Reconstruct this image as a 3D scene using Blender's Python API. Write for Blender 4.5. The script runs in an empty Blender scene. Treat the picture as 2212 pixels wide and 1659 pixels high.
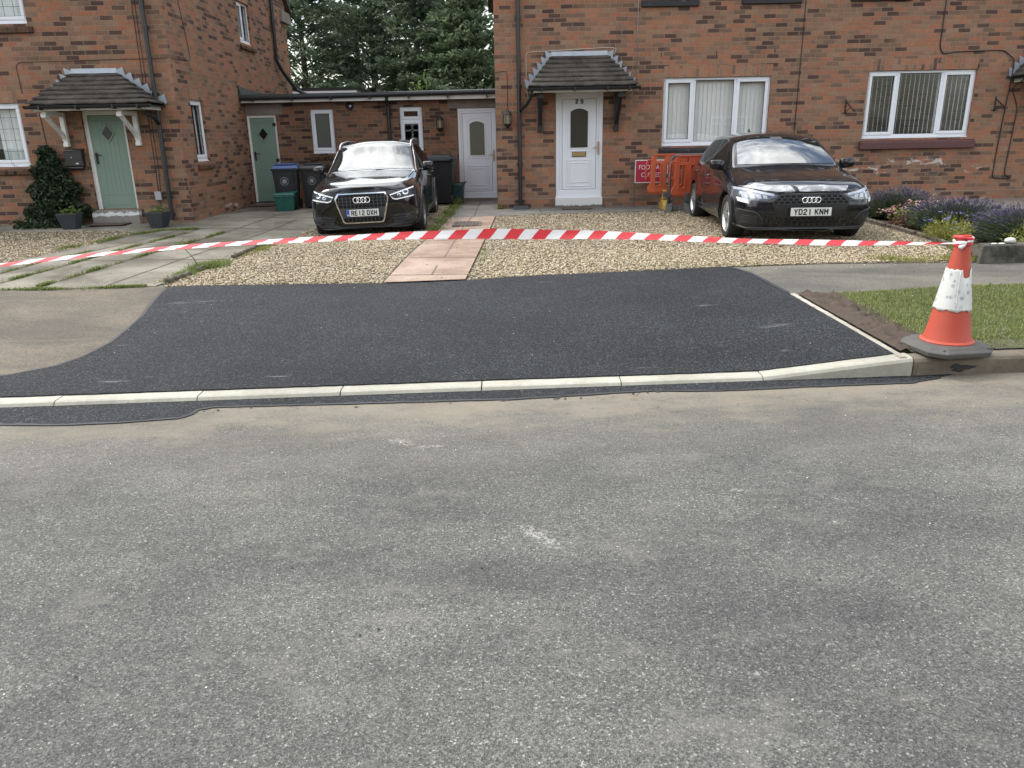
import bpy, bmesh, math, random
import numpy as np
from mathutils import Vector, Matrix
from mathutils.bvhtree import BVHTree
R = math.radians
SC = bpy.context.scene
COL = SC.collection

# ------------------------------------------------------------------ camera
cam_d = bpy.data.cameras.new('camera'); cam = bpy.data.objects.new('camera', cam_d); COL.objects.link(cam)
SC.camera = cam
PITCH, ROLL, CAMH = R(18.0), R(1.1), 1.6
fw = Vector((0, math.cos(PITCH), -math.sin(PITCH))); u0 = Vector((0, math.sin(PITCH), math.cos(PITCH))); r0 = Vector((1, 0, 0))
cr, sr = math.cos(ROLL), math.sin(ROLL)
rt = r0*cr - u0*sr; upv = u0*cr + r0*sr
cam.matrix_world = Matrix(((rt.x, upv.x, -fw.x, 0), (rt.y, upv.y, -fw.y, 0), (rt.z, upv.z, -fw.z, CAMH), (0, 0, 0, 1)))
cam_d.sensor_width = 36; cam_d.lens = 1661/2212*36; cam_d.clip_start = .05; cam_d.clip_end = 600

# ------------------------------------------------------------------ light
SUN_EL, SUN_AZ = R(51), R(-58)      # behind the houses, a little to the left
sun_d = bpy.data.lights.new('sun', 'SUN'); sun = bpy.data.objects.new('sun', sun_d); COL.objects.link(sun)
sun_d.energy = 1.5; sun_d.angle = R(11); sun_d.color = (1, .96, .90)
sd = Vector((math.sin(SUN_AZ)*math.cos(SUN_EL), math.cos(SUN_AZ)*math.cos(SUN_EL), math.sin(SUN_EL)))
sun.rotation_euler = (-sd).to_track_quat('-Z', 'Y').to_euler()
SC.view_settings.view_transform = 'Standard'; SC.view_settings.look = 'None'
SC.view_settings.exposure = 0.63; SC.view_settings.gamma = 1
try:
    SC.cycles.use_denoising = True; SC.cycles.max_bounces = 8; SC.cycles.transparent_max_bounces = 12
    SC.cycles.caustics_reflective = False; SC.cycles.caustics_refractive = False
except Exception: pass

# ------------------------------------------------------------------ node helpers
def nd(nt, typ, **kw):
    n = nt.nodes.new(typ)
    for k, v in kw.items():
        key = k.replace('_', ' ')
        tgt = None
        if hasattr(n, k) and k not in [i.name for i in n.inputs]:
            setattr(n, k, v); continue
        for i in n.inputs:
            if i.name == key or i.name == k: tgt = i; break
        if tgt is None: setattr(n, k, v); continue
        if isinstance(v, bpy.types.NodeSocket): nt.links.new(v, tgt)
        else:
            try: tgt.default_value = v
            except Exception: tgt.default_value = tuple(v)+(1,)
    return n
def setin(nt, sock, v):
    if isinstance(v, bpy.types.NodeSocket): nt.links.new(v, sock)
    elif isinstance(v, (tuple, list)) and len(v) == 3 and sock.type == 'RGBA': sock.default_value = tuple(v)+(1,)
    else: sock.default_value = v
def ma(nt, op, a, b=0., c=None, clamp=False):
    n = nt.nodes.new('ShaderNodeMath'); n.operation = op; n.use_clamp = clamp
    setin(nt, n.inputs[0], a); setin(nt, n.inputs[1], b)
    if c is not None: setin(nt, n.inputs[2], c)
    return n.outputs[0]
def mix(nt, f, a, b, mode='MIX'):
    n = nt.nodes.new('ShaderNodeMix'); n.data_type = 'RGBA'; n.blend_type = mode
    setin(nt, n.inputs[0], f); setin(nt, n.inputs[6], a); setin(nt, n.inputs[7], b)
    return n.outputs[2]
def ramp(nt, f, stops, interp='LINEAR'):
    n = nt.nodes.new('ShaderNodeValToRGB'); setin(nt, n.inputs[0], f)
    cr_ = n.color_ramp; cr_.interpolation = interp
    while len(cr_.elements) < len(stops): cr_.elements.new(.5)
    for e, (p, c) in zip(cr_.elements, stops):
        e.position = p
        e.color = (c, c, c, 1) if isinstance(c, (int, float)) else tuple(c)+(1,)
    return n.outputs[0]
def sstep(nt, f, a, b):
    n = nt.nodes.new('ShaderNodeMapRange'); n.interpolation_type = 'SMOOTHSTEP'
    setin(nt, n.inputs[0], f); n.inputs[1].default_value = a; n.inputs[2].default_value = b
    return n.outputs[0]
def noise(nt, vec, scale, detail=4, rough=.55, dist=0, dims='3D'):
    n = nt.nodes.new('ShaderNodeTexNoise'); n.noise_dimensions = dims
    nt.links.new(vec, n.inputs['Vector']); n.inputs['Scale'].default_value = scale
    n.inputs['Detail'].default_value = detail; n.inputs['Roughness'].default_value = rough; n.inputs['Distortion'].default_value = dist
    return n.outputs['Fac']
def voro(nt, vec, scale, feat='F1', rnd=1):
    n = nt.nodes.new('ShaderNodeTexVoronoi'); n.feature = feat
    nt.links.new(vec, n.inputs['Vector']); n.inputs['Scale'].default_value = scale; n.inputs['Randomness'].default_value = rnd
    return n
def mapv(nt, vec, scale=(1, 1, 1), rot=(0, 0, 0), loc=(0, 0, 0)):
    n = nt.nodes.new('ShaderNodeMapping'); nt.links.new(vec, n.inputs[0])
    n.inputs['Scale'].default_value = scale; n.inputs['Rotation'].default_value = rot; n.inputs['Location'].default_value = loc
    return n.outputs[0]
def bump(nt, h, strength=.5, dist=.01, normal=None):
    n = nt.nodes.new('ShaderNodeBump'); nt.links.new(h, n.inputs['Height'])
    n.inputs['Strength'].default_value = strength; n.inputs['Distance'].default_value = dist
    if normal is not None: nt.links.new(normal, n.inputs['Normal'])
    return n.outputs[0]
def newmat(name):
    m = bpy.data.materials.new(name); m.use_nodes = True
    nt = m.node_tree; b = nt.nodes['Principled BSDF']
    return m, nt, b
def objc(nt): return nd(nt, 'ShaderNodeTexCoord').outputs['Object']
def uvc(nt): return nd(nt, 'ShaderNodeTexCoord').outputs['UV']
def posc(nt): return nd(nt, 'ShaderNodeNewGeometry').outputs['Position']
def pb(nt, b, col=None, rough=None, metal=None, spec=None, coat=None, normal=None):
    if col is not None: setin(nt, b.inputs['Base Color'], col)
    if rough is not None: setin(nt, b.inputs['Roughness'], rough)
    if metal is not None: setin(nt, b.inputs['Metallic'], metal)
    if spec is not None: setin(nt, b.inputs['Specular IOR Level'], spec)
    if coat is not None: setin(nt, b.inputs['Coat Weight'], coat); b.inputs['Coat Roughness'].default_value = .03
    if normal is not None: setin(nt, b.inputs['Normal'], normal)
def simple(name, col, rough=.5, metal=0, spec=.5, coat=None, var=.12, scale=12, bmp=.0, bscale=60):
    m, nt, b = newmat(name)
    o = objc(nt)
    f = noise(nt, o, scale, 5)
    c = mix(nt, f, tuple(x*(1-var) for x in col), tuple(min(1, x*(1+var)) for x in col))
    pb(nt, b, c, rough, metal, spec, coat)
    if bmp: pb(nt, b, normal=bump(nt, noise(nt, o, bscale, 3), bmp, .003))
    return m

# ------------------------------------------------------------------ world: hazy blue sky with broken white cloud
W = bpy.data.worlds.new('World'); SC.world = W; W.use_nodes = True
nt = W.node_tree; bg = nt.nodes['Background']
sky = nd(nt, 'ShaderNodeTexSky', sky_type='NISHITA'); sky.sun_disc = False; sky.sun_elevation = SUN_EL; sky.sun_rotation = SUN_AZ
sky.air_density = 1.2; sky.dust_density = 2.0
gen = nd(nt, 'ShaderNodeTexCoord').outputs['Generated']
cl = noise(nt, mapv(nt, gen, (1, 1, 1.6)), 2.3, 9, .6, .6)
cmask = sstep(nt, cl, .40, .60)
cl2 = noise(nt, mapv(nt, gen, (1, 1, 1.6), loc=(3, 1, 2)), 5, 8, .6, .4)
dt = nd(nt, 'ShaderNodeVectorMath', operation='DOT_PRODUCT'); nt.links.new(gen, dt.inputs[0]); dt.inputs[1].default_value = sd
glow = ma(nt, 'ADD', 1, ma(nt, 'MULTIPLY', sstep(nt, dt.outputs['Value'], .6, 1.0), 1.3))    # veiled sun: the cloud round it is brighter
ccol = mix(nt, sstep(nt, cl2, .3, .7), (8.5, 8.75, 9.0), (14.4, 14.3, 13.9))
sc_ = nd(nt, 'ShaderNodeVectorMath', operation='SCALE'); nt.links.new(ccol, sc_.inputs[0]); nt.links.new(glow, sc_.inputs['Scale']); ccol = sc_.outputs[0]
setin(nt, bg.inputs['Color'], mix(nt, ma(nt, 'MULTIPLY', cmask, .95), sky.outputs[0], ccol)); bg.inputs['Strength'].default_value = .15

# ------------------------------------------------------------------ mesh builder
class MB:
    def __init__(s): s.v = []; s.f = []; s.m = []
    def quad(s, *p, m=0):
        i = len(s.v); s.v += [tuple(q) for q in p]; s.f.append(tuple(range(i, i+len(p)))); s.m.append(m); return s
    def box(s, x0, x1, y0, y1, z0, z1, M=None, m=0):
        p = [(x0, y0, z0), (x1, y0, z0), (x1, y1, z0), (x0, y1, z0), (x0, y0, z1), (x1, y0, z1), (x1, y1, z1), (x0, y1, z1)]
        if M is not None: p = [tuple(M @ Vector(q)) for q in p]
        i = len(s.v); s.v += p
        for f in ((0, 3, 2, 1), (4, 5, 6, 7), (0, 1, 5, 4), (1, 2, 6, 5), (2, 3, 7, 6), (3, 0, 4, 7)):
            s.f.append(tuple(i+k for k in f)); s.m.append(m)
        return s
    def hexa(s, p, m=0):
        i = len(s.v); s.v += [tuple(q) for q in p]
        for f in ((0, 3, 2, 1), (4, 5, 6, 7), (0, 1, 5, 4), (1, 2, 6, 5), (2, 3, 7, 6), (3, 0, 4, 7)):
            s.f.append(tuple(i+k for k in f)); s.m.append(m)
        return s
    def bar(s, a, b, w, h, up=(0, 0, 1), m=0):
        a, b = Vector(a), Vector(b); d = (b-a).normalized(); u = Vector(up)
        if abs(d.dot(u)) > .98: u = Vector((0, 1, 0))
        x = d.cross(u).normalized(); z = x.cross(d)
        p = [a-x*w/2-z*h/2, a+x*w/2-z*h/2, b+x*w/2-z*h/2, b-x*w/2-z*h/2, a-x*w/2+z*h/2, a+x*w/2+z*h/2, b+x*w/2+z*h/2, b-x*w/2+z*h/2]
        return s.hexa(p, m)
    def tube(s, pts, r, n=8, closed=False, m=0):
        pts = [Vector(p) for p in pts]; N = len(pts); rr = r if isinstance(r, (list, tuple)) else [r]*N
        rings = []; ux = None
        for i, p in enumerate(pts):
            if closed: d = pts[(i+1) % N]-pts[i-1]
            else: d = pts[min(i+1, N-1)]-pts[max(i-1, 0)]
            d.normalize()
            if ux is None:
                u = Vector((0, 0, 1)) if abs(d.z) < .9 else Vector((1, 0, 0))
                ux = d.cross(u).normalized()
            else: ux = (ux-d*ux.dot(d)).normalized()
            uy = d.cross(ux)
            i0 = len(s.v); rings.append(i0)
            for k in range(n):
                a = 2*math.pi*k/n; s.v.append(tuple(p+ux*math.cos(a)*rr[i]+uy*math.sin(a)*rr[i]))
        for j in range(N if closed else N-1):
            a, b = rings[j], rings[(j+1) % N]
            for k in range(n): s.f.append((a+k, a+(k+1) % n, b+(k+1) % n, b+k)); s.m.append(m)
        if not closed:
            s.f.append(tuple(rings[0]+k for k in range(n))[::-1]); s.m.append(m)
            s.f.append(tuple(rings[-1]+k for k in range(n))); s.m.append(m)
        return s
    def lathe(s, prof, n=24, M=None, m=0, cap=True):
        i0 = len(s.v)
        for r, z in prof:
            for k in range(n):
                a = 2*math.pi*k/n; p = Vector((r*math.cos(a), r*math.sin(a), z)); s.v.append(tuple(M @ p) if M is not None else tuple(p))
        for j in range(len(prof)-1):
            for k in range(n):
                a = i0+j*n+k; b = i0+j*n+(k+1) % n; s.f.append((a, b, b+n, a+n)); s.m.append(m)
        if cap:
            s.f.append(tuple(i0+k for k in range(n))[::-1]); s.m.append(m)
            s.f.append(tuple(i0+(len(prof)-1)*n+k for k in range(n))); s.m.append(m)
        return s
    def prism(s, poly, h0, h1, M=None, m=0):
        # polygon in local xy swept along z
        n = len(poly); i = len(s.v)
        T = (lambda q: tuple(M @ Vector(q))) if M is not None else (lambda q: tuple(q))
        s.v += [T((x, y, h0)) for x, y in poly]+[T((x, y, h1)) for x, y in poly]
        s.f.append(tuple(range(i, i+n))[::-1]); s.m.append(m); s.f.append(tuple(range(i+n, i+2*n))); s.m.append(m)
        for k in range(n):
            s.f.append((i+k, i+(k+1) % n, i+n+(k+1) % n, i+n+k)); s.m.append(m)
        return s
    def mesh(s, name):
        me = bpy.data.meshes.new(name); me.from_pydata(s.v, [], s.f)
        me.polygons.foreach_set('material_index', s.m); return me
    def build(s, name, mats, parent=None, smooth=False, bevel=0, uvswap=False, angle=35, seg=2, loc=None, subsurf=0, recalc=True):
        me = s.mesh(name)
        if recalc:
            bm = bmesh.new(); bm.from_mesh(me); bmesh.ops.recalc_face_normals(bm, faces=bm.faces); bm.to_mesh(me); bm.free()
        return link(name, me, mats, parent, smooth, bevel, uvswap, angle, seg, loc, subsurf)
def boxuv(me, swap=False):
    uv = me.uv_layers.new(name='UVMap'); n = len(me.loops)
    if n == 0: return
    co = np.empty(len(me.vertices)*3, 'f'); me.vertices.foreach_get('co', co); co = co.reshape(-1, 3)
    li = np.empty(n, 'i'); me.loops.foreach_get('vertex_index', li)
    nf = len(me.polygons); no = np.empty(nf*3, 'f'); me.polygons.foreach_get('normal', no); no = np.abs(no.reshape(-1, 3))
    tot = np.empty(nf, 'i'); me.polygons.foreach_get('loop_total', tot)
    ax = np.repeat(np.argmax(no, 1), tot); P = co[li]
    a = np.where(ax == 0, P[:, 1], P[:, 0]); b = np.where(ax == 2, P[:, 1], P[:, 2])
    if swap: a, b = b, a
    uv.data.foreach_set('uv', np.stack([a, b], 1).astype('f').ravel())
def link(name, me, mats, parent=None, smooth=False, bevel=0, uvswap=False, angle=35, seg=2, loc=None, subsurf=0):
    me.update()
    if not isinstance(mats, (list, tuple)): mats = [mats]
    for m in mats: me.materials.append(m)
    if not me.uv_layers: boxuv(me, uvswap)
    if smooth and len(me.polygons):
        me.polygons.foreach_set('use_smooth', [True]*len(me.polygons))
        if smooth != 'all': me.set_sharp_from_angle(angle=R(angle))
    o = bpy.data.objects.new(name, me); COL.objects.link(o)
    if parent is not None: o.parent = parent
    if loc is not None: o.location = loc
    if subsurf:
        md = o.modifiers.new('sub', 'SUBSURF'); md.levels = subsurf; md.render_levels = subsurf
    if bevel:
        md = o.modifiers.new('bev', 'BEVEL'); md.width = bevel; md.segments = seg; md.limit_method = 'ANGLE'; md.angle_limit = R(40)
        if hasattr(md, 'harden_normals'): md.harden_normals = False
    return o
def tag(o, label=None, cat=None, group=None, kind=None):
    if label: o['label'] = label
    if cat: o['category'] = cat
    if group: o['group'] = group
    if kind: o['kind'] = kind
    return o
def empty(name, loc=(0, 0, 0), rz=0, label=None, cat=None, group=None):
    o = bpy.data.objects.new(name, None); COL.objects.link(o); o.location = loc; o.rotation_euler = (0, 0, rz); o.empty_display_size = .2
    return tag(o, label, cat, group)
def copy_tree(o, parent=None):
    c = o.copy(); COL.objects.link(c)
    if parent is not None: c.parent = parent
    for ch in list(o.children): copy_tree(ch, c)
    return c
def curve_plate(polys, thick, bevel=0, res=6):
    # filled 2-D outlines (first the outer, then the holes) -> solid mesh in the xy plane
    cu = bpy.data.curves.new('tmp', 'CURVE'); cu.dimensions = '2D'; cu.fill_mode = 'BOTH'; cu.extrude = max(thick/2-bevel, .0002)
    cu.bevel_depth = bevel; cu.bevel_resolution = 1; cu.offset = -bevel
    for p in polys:
        sp = cu.splines.new('POLY'); sp.points.add(len(p)-1); sp.use_cyclic_u = True
        for q, (x, y) in zip(sp.points, p): q.co = (x, y, 0, 1)
    return curve_mesh(cu)
def curve_mesh(cu):
    o = bpy.data.objects.new('tmp', cu); COL.objects.link(o)
    dg = bpy.context.evaluated_depsgraph_get(); dg.update()
    me = bpy.data.meshes.new_from_object(o.evaluated_get(dg)); bpy.data.objects.remove(o)
    me.materials.clear()
    return me
def text_mesh(txt, size, thick=.002, align='CENTER', space=1.0, bold=0):
    cu = bpy.data.curves.new('tmp', 'FONT'); cu.body = txt; cu.size = size; cu.extrude = thick/2; cu.align_x = align; cu.align_y = 'CENTER'
    cu.space_character = space; cu.offset = bold
    return curve_mesh(cu)
GLYPH = {'R': [[(0, 0), (0, 1), (.38, 1), (.53, .9), (.55, .76), (.53, .62), (.38, .52), (0, .52)], [(.3, .52), (.58, 0)]], 'E': [[(.52, 1), (0, 1), (0, 0), (.52, 0)], [(0, .52), (.44, .52)]], '1': [[(.28, 0), (.28, 1)]],
 '2': [[(0, .78), (.05, .92), (.18, 1), (.38, 1), (.5, .92), (.55, .77), (.49, .6), (.1, .27), (.01, .12), (0, 0), (.56, 0)]], 'D': [[(0, 0), (0, 1), (.34, 1), (.5, .9), (.56, .72), (.56, .28), (.5, .1), (.34, 0), (0, 0)]], 'X': [[(0, 0), (.56, 1)], [(0, 1), (.56, 0)]],
 'H': [[(0, 0), (0, 1)], [(.56, 0), (.56, 1)], [(0, .52), (.56, .52)]], 'Y': [[(0, 1), (.28, .48), (.56, 1)], [(.28, .48), (.28, 0)]], 'K': [[(0, 0), (0, 1)], [(.54, 1), (.04, .45)], [(.2, .6), (.57, 0)]], 'N': [[(0, 0), (0, 1), (.56, 0), (.56, 1)]], 'M': [[(0, 0), (0, 1), (.31, .42), (.62, 1), (.62, 0)]],
 '9': [[(.04, .10), (.14, .02), (.3, 0), (.46, .08), (.55, .3), (.55, .74), (.46, .95), (.28, 1), (.1, .95), (0, .78), (0, .64), (.1, .48), (.28, .42), (.46, .49), (.55, .64)]]}
def stroke_text(txt, w, h, r, space=.36, depth=.25):
    # block lettering drawn with a round pen, centred in the xy plane
    mb = MB(); x = 0
    for ch in txt:
        if ch == ' ': x += .42; continue
        for st_ in GLYPH[ch]: mb.tube([(x+a, b, 0) for a, b in st_], 1.0, 8)   # radius fixed below
        x += (.62 if ch == 'M' else .56)+space
    x -= space; out = MB(); x = 0; sx = None
    tot = sum((.42 if c == ' ' else (.62 if c == 'M' else .56)+space) for c in txt)-space
    sx = (w-2*r)/tot; sy = h-2*r
    for ch in txt:
        if ch == ' ': x += .42; continue
        for st_ in GLYPH[ch]:
            q = [Vector(((x+a)*sx-(w/2-r), b*sy-sy/2, 0)) for a, b in st_]
            for u_, v_ in zip(q, q[1:]): e_ = (v_-u_).normalized()*r*.55; out.tube([u_-e_, v_+e_], r, 8)
        x += (.62 if ch == 'M' else .56)+space
    out.v = [(a, b, c*depth) for a, b, c in out.v]
    return out.mesh('lettering')
def rrect(w, h, r, cx=0, cy=0, n=4):
    p = []
    for sx, sy, a0 in ((1, 1, 0), (-1, 1, 90), (-1, -1, 180), (1, -1, 270)):
        for k in range(n+1):
            a = R(a0+90*k/n); p.append((cx+sx*(w/2-r)+r*math.cos(a), cy+sy*(h/2-r)+r*math.sin(a)))
    return p
def facing(me, loc, rx=90, rz=0, sx=1):
    # put an xy-plane mesh upright, its +z side towards the street
    me.transform(Matrix.Translation(loc) @ Matrix.Rotation(R(rz), 4, 'Z') @ Matrix.Rotation(R(rx), 4, 'X') @ Matrix.Diagonal((sx, 1, 1, 1))); return me
def inpoly(x, y, poly):
    c = False; n = len(poly); j = n-1
    for i in range(n):
        xi, yi = poly[i]; xj, yj = poly[j]
        if (yi > y) != (yj > y) and x < (xj-xi)*(y-yi)/(yj-yi)+xi: c = not c
        j = i
    return c

# ------------------------------------------------------------------ lie of the land
def clamp(t, a=0., b=1.): return max(a, min(b, t))
def yk(x): return 4.79+.051*x                      # street face of the kerb
def ktop(x): return .03+.10*clamp((x-1.68)/1.01)   # dropped kerb rising to full height
def yfar(x): return 8.03+.17*clamp(x+.3, 0, 3.9)
def gz(x, y):
    s = y-yk(x)
    if s < 0: return 0.
    yf = yfar(x)
    if y < yf:
        t = clamp(s/(yf-yk(x))); z = ktop(x)+(.14-ktop(x))*t
    else:
        z = .14+.03*clamp((y-yf)/2.6)+.03*clamp((y-12)/2.4)-.02*clamp((y-15.6)/1.5)
    return z-.085*math.exp(-((x+2.5)/1.5)**2-((y-13.2)/2.2)**2)
def sheet(name, poly, mat, dz=0., cell=.3, zf=gz, jitter=0., parent=None):
    bm = bmesh.new(); vs = []
    pts = []
    for i in range(len(poly)):
        a, b = Vector(poly[i]), Vector(poly[(i+1) % len(poly)]); n = max(1, int((b-a).length/(.06 if jitter else 10)))
        for k in range(n):
            q = a.lerp(b, k/n)
            if jitter: q = q+Vector((random.uniform(-jitter, jitter), random.uniform(-jitter, jitter)))
            pts.append(q)
    vs = [bm.verts.new((p.x, p.y, 0)) for p in pts]
    bm.faces.new(vs); bmesh.ops.triangulate(bm, faces=bm.faces[:])
    xs = [p.x for p in pts]; ys = [p.y for p in pts]
    for ax, lo, hi in ((0, min(xs), max(xs)), (1, min(ys), max(ys))):
        k = math.ceil(lo/cell)*cell
        while k < hi:
            co = (k, 0, 0) if ax == 0 else (0, k, 0); no = (1, 0, 0) if ax == 0 else (0, 1, 0)
            bmesh.ops.bisect_plane(bm, geom=bm.verts[:]+bm.edges[:]+bm.faces[:], plane_co=co, plane_no=no, dist=1e-5); k += cell
    for v in bm.verts: v.co.z = zf(v.co.x, v.co.y)+dz
    bmesh.ops.recalc_face_normals(bm, faces=bm.faces)
    if sum(f.normal.z for f in bm.faces) < 0: bmesh.ops.reverse_faces(bm, faces=bm.faces)
    me = bpy.data.meshes.new(name); bm.to_mesh(me); bm.free()
    return link(name, me, mat, parent, smooth='all')
# ------------------------------------------------------------------ materials
def brick_mat(name, tone=1.0, orange=0.0, swap=False, white=None, dark=0.0):
    m, nt, b = newmat(name); uv = uvc(nt); pos = posc(nt)
    vec = uv
    wob = noise(nt, mapv(nt, uv, (3, 3, 3)), 1.6, 2)
    vec = nd(nt, 'ShaderNodeVectorMath', operation='ADD').outputs[0]
    vm = vec.node; nt.links.new(uv, vm.inputs[0])
    cmb = nd(nt, 'ShaderNodeCombineXYZ'); setin(nt, cmb.inputs[1], ma(nt, 'MULTIPLY', ma(nt, 'SUBTRACT', wob, .5), .010)); setin(nt, cmb.inputs[0], ma(nt, 'MULTIPLY', ma(nt, 'SUBTRACT', wob, .5), .012)); nt.links.new(cmb.outputs[0], vm.inputs[1])
    br = nd(nt, 'ShaderNodeTexBrick', offset=.5, offset_frequency=2, squash=1.0)
    nt.links.new(vec, br.inputs['Vector'])
    br.inputs['Color1'].default_value = (0, 0, 0, 1); br.inputs['Color2'].default_value = (1, 1, 1, 1); br.inputs['Mortar'].default_value = (.5, .5, .5, 1)
    br.inputs['Scale'].default_value = 1; br.inputs['Mortar Size'].default_value = .006; br.inputs['Mortar Smooth'].default_value = .35; br.inputs['Bias'].default_value = 0
    br.inputs['Brick Width'].default_value = .225; br.inputs['Row Height'].default_value = .075
    bw = nd(nt, 'ShaderNodeSeparateColor'); nt.links.new(br.outputs['Color'], bw.inputs[0]); t = bw.outputs[0]
    big = noise(nt, uv, .55, 2)
    t = ma(nt, 'ADD', t, ma(nt, 'MULTIPLY', ma(nt, 'SUBTRACT', big, .5), .9), clamp=True)
    k = tone
    def c(*x): return tuple(v*k for v in x)
    o = orange
    col = ramp(nt, t, [(0, c(.080, .055, .052)), (.15-.06*o+dark, c(.100, .070, .064)), (.18-.06*o+dark, c(.155, .112, .090)), (.33-.1*o, c(.195, .138, .108)), (.36-.1*o, c(.250, .178, .132)), (.58-.2*o, c(.215, .142, .108)), (.61-.2*o, c(.278, .160, .114)), (.80-.1*o, c(.312, .154, .102)), (.83-.1*o, c(.265, .196, .150)), (1, c(.315, .168, .113))], 'LINEAR')
    st = noise(nt, mapv(nt, uv, (60, 9, 1)), 1, 3)
    fine = noise(nt, uv, 55, 4, .7)
    col = mix(nt, .85, col, mix(nt, st, c(.5, .5, .5), (1.5, 1.45, 1.4)), 'MULTIPLY')
    col = mix(nt, .7, col, mix(nt, fine, (.55, .55, .55), (1.45, 1.42, 1.4)), 'MULTIPLY')
    grime = noise(nt, pos, 1.1, 6, .65)
    col = mix(nt, .75, col, mix(nt, grime, (.62, .62, .64), (1.32, 1.3, 1.27)), 'MULTIPLY')
    mort = mix(nt, noise(nt, uv, 18, 4), c(.21, .158, .122), c(.33, .258, .20))
    col = mix(nt, br.outputs['Fac'], col, mort); col = mix(nt, 1.0, col, (.97, .875, .80), 'MULTIPLY')
    if white:
        xa, xb, za, zb, th = white
        sp = nd(nt, 'ShaderNodeSeparateXYZ'); nt.links.new(pos, sp.inputs[0])
        win = ma(nt, 'MULTIPLY', ma(nt, 'MULTIPLY', sstep(nt, sp.outputs[0], xa-.4, xa+.4), ma(nt, 'SUBTRACT', 1, sstep(nt, sp.outputs[0], xb-.3, xb+.3))), ma(nt, 'MULTIPLY', sstep(nt, sp.outputs[2], za-.05, za+.05), ma(nt, 'SUBTRACT', 1, sstep(nt, sp.outputs[2], zb-.06, zb+.06))))
        ef = noise(nt, mapv(nt, pos, (2.2, 1, 6)), 1.3, 6, .7, .5)
        col = mix(nt, ma(nt, 'MULTIPLY', ma(nt, 'MULTIPLY', win, sstep(nt, ef, th, th+.07)), .85), col, (.55, .52, .48))
    h = ma(nt, 'ADD', ma(nt, 'MULTIPLY', ma(nt, 'SUBTRACT', 1, br.outputs['Fac']), 1), ma(nt, 'MULTIPLY', fine, .5))
    pb(nt, b, col, .92, spec=.2, normal=bump(nt, h, .6, .008))
    return m
M = {}
M['brick'] = brick_mat('red_brown_brick', 1.0, .25, white=(5.6, 9.3, .74, 1.02, .56))
M['brick_left'] = brick_mat('brown_brick', .95, .0, dark=.03)
M['brick_out'] = brick_mat('dull_brown_brick', .80, .0)
M['brick_sold'] = brick_mat('soldier_brick', 1.05, .9)
M['brick_opp'] = brick_mat('opposite_brick', 1.1, .5)
M['sillbrick'] = brick_mat('dark_sill_brick', .42, .0)
M['plinthbrick'] = brick_mat('weathered_plinth_brick', 1.0, .1, white=(-20, 20, .1, .6, .55))
M['mortar_dark'] = simple('dirty_joint', (.13, .10, .08), .95, var=.3, scale=9)
M['mortar'] = simple('mortar', (.26, .2, .16), .95, var=.25, scale=9)

def ell_mask(nt, pos, ells):
    # worn spots on the road, each an ellipse (x, y, rx, ry, angle)
    tot = None
    for x, y, rx, ry, a in ells:
        n = mapv(nt, pos, (1/rx, 1/ry, 0), (0, 0, 0)); mp = n.node
        mp.vector_type = 'TEXTURE'; mp.inputs['Location'].default_value = (x, y, 0); mp.inputs['Rotation'].default_value = (0, 0, a); mp.inputs['Scale'].default_value = (rx, ry, 1e3)
        ln = nd(nt, 'ShaderNodeVectorMath', operation='LENGTH'); nt.links.new(n, ln.inputs[0])
        v = ma(nt, 'SUBTRACT', 1, sstep(nt, ln.outputs['Value'], .3, 1.0))
        tot = v if tot is None else ma(nt, 'MAXIMUM', tot, v)
    return tot

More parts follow.
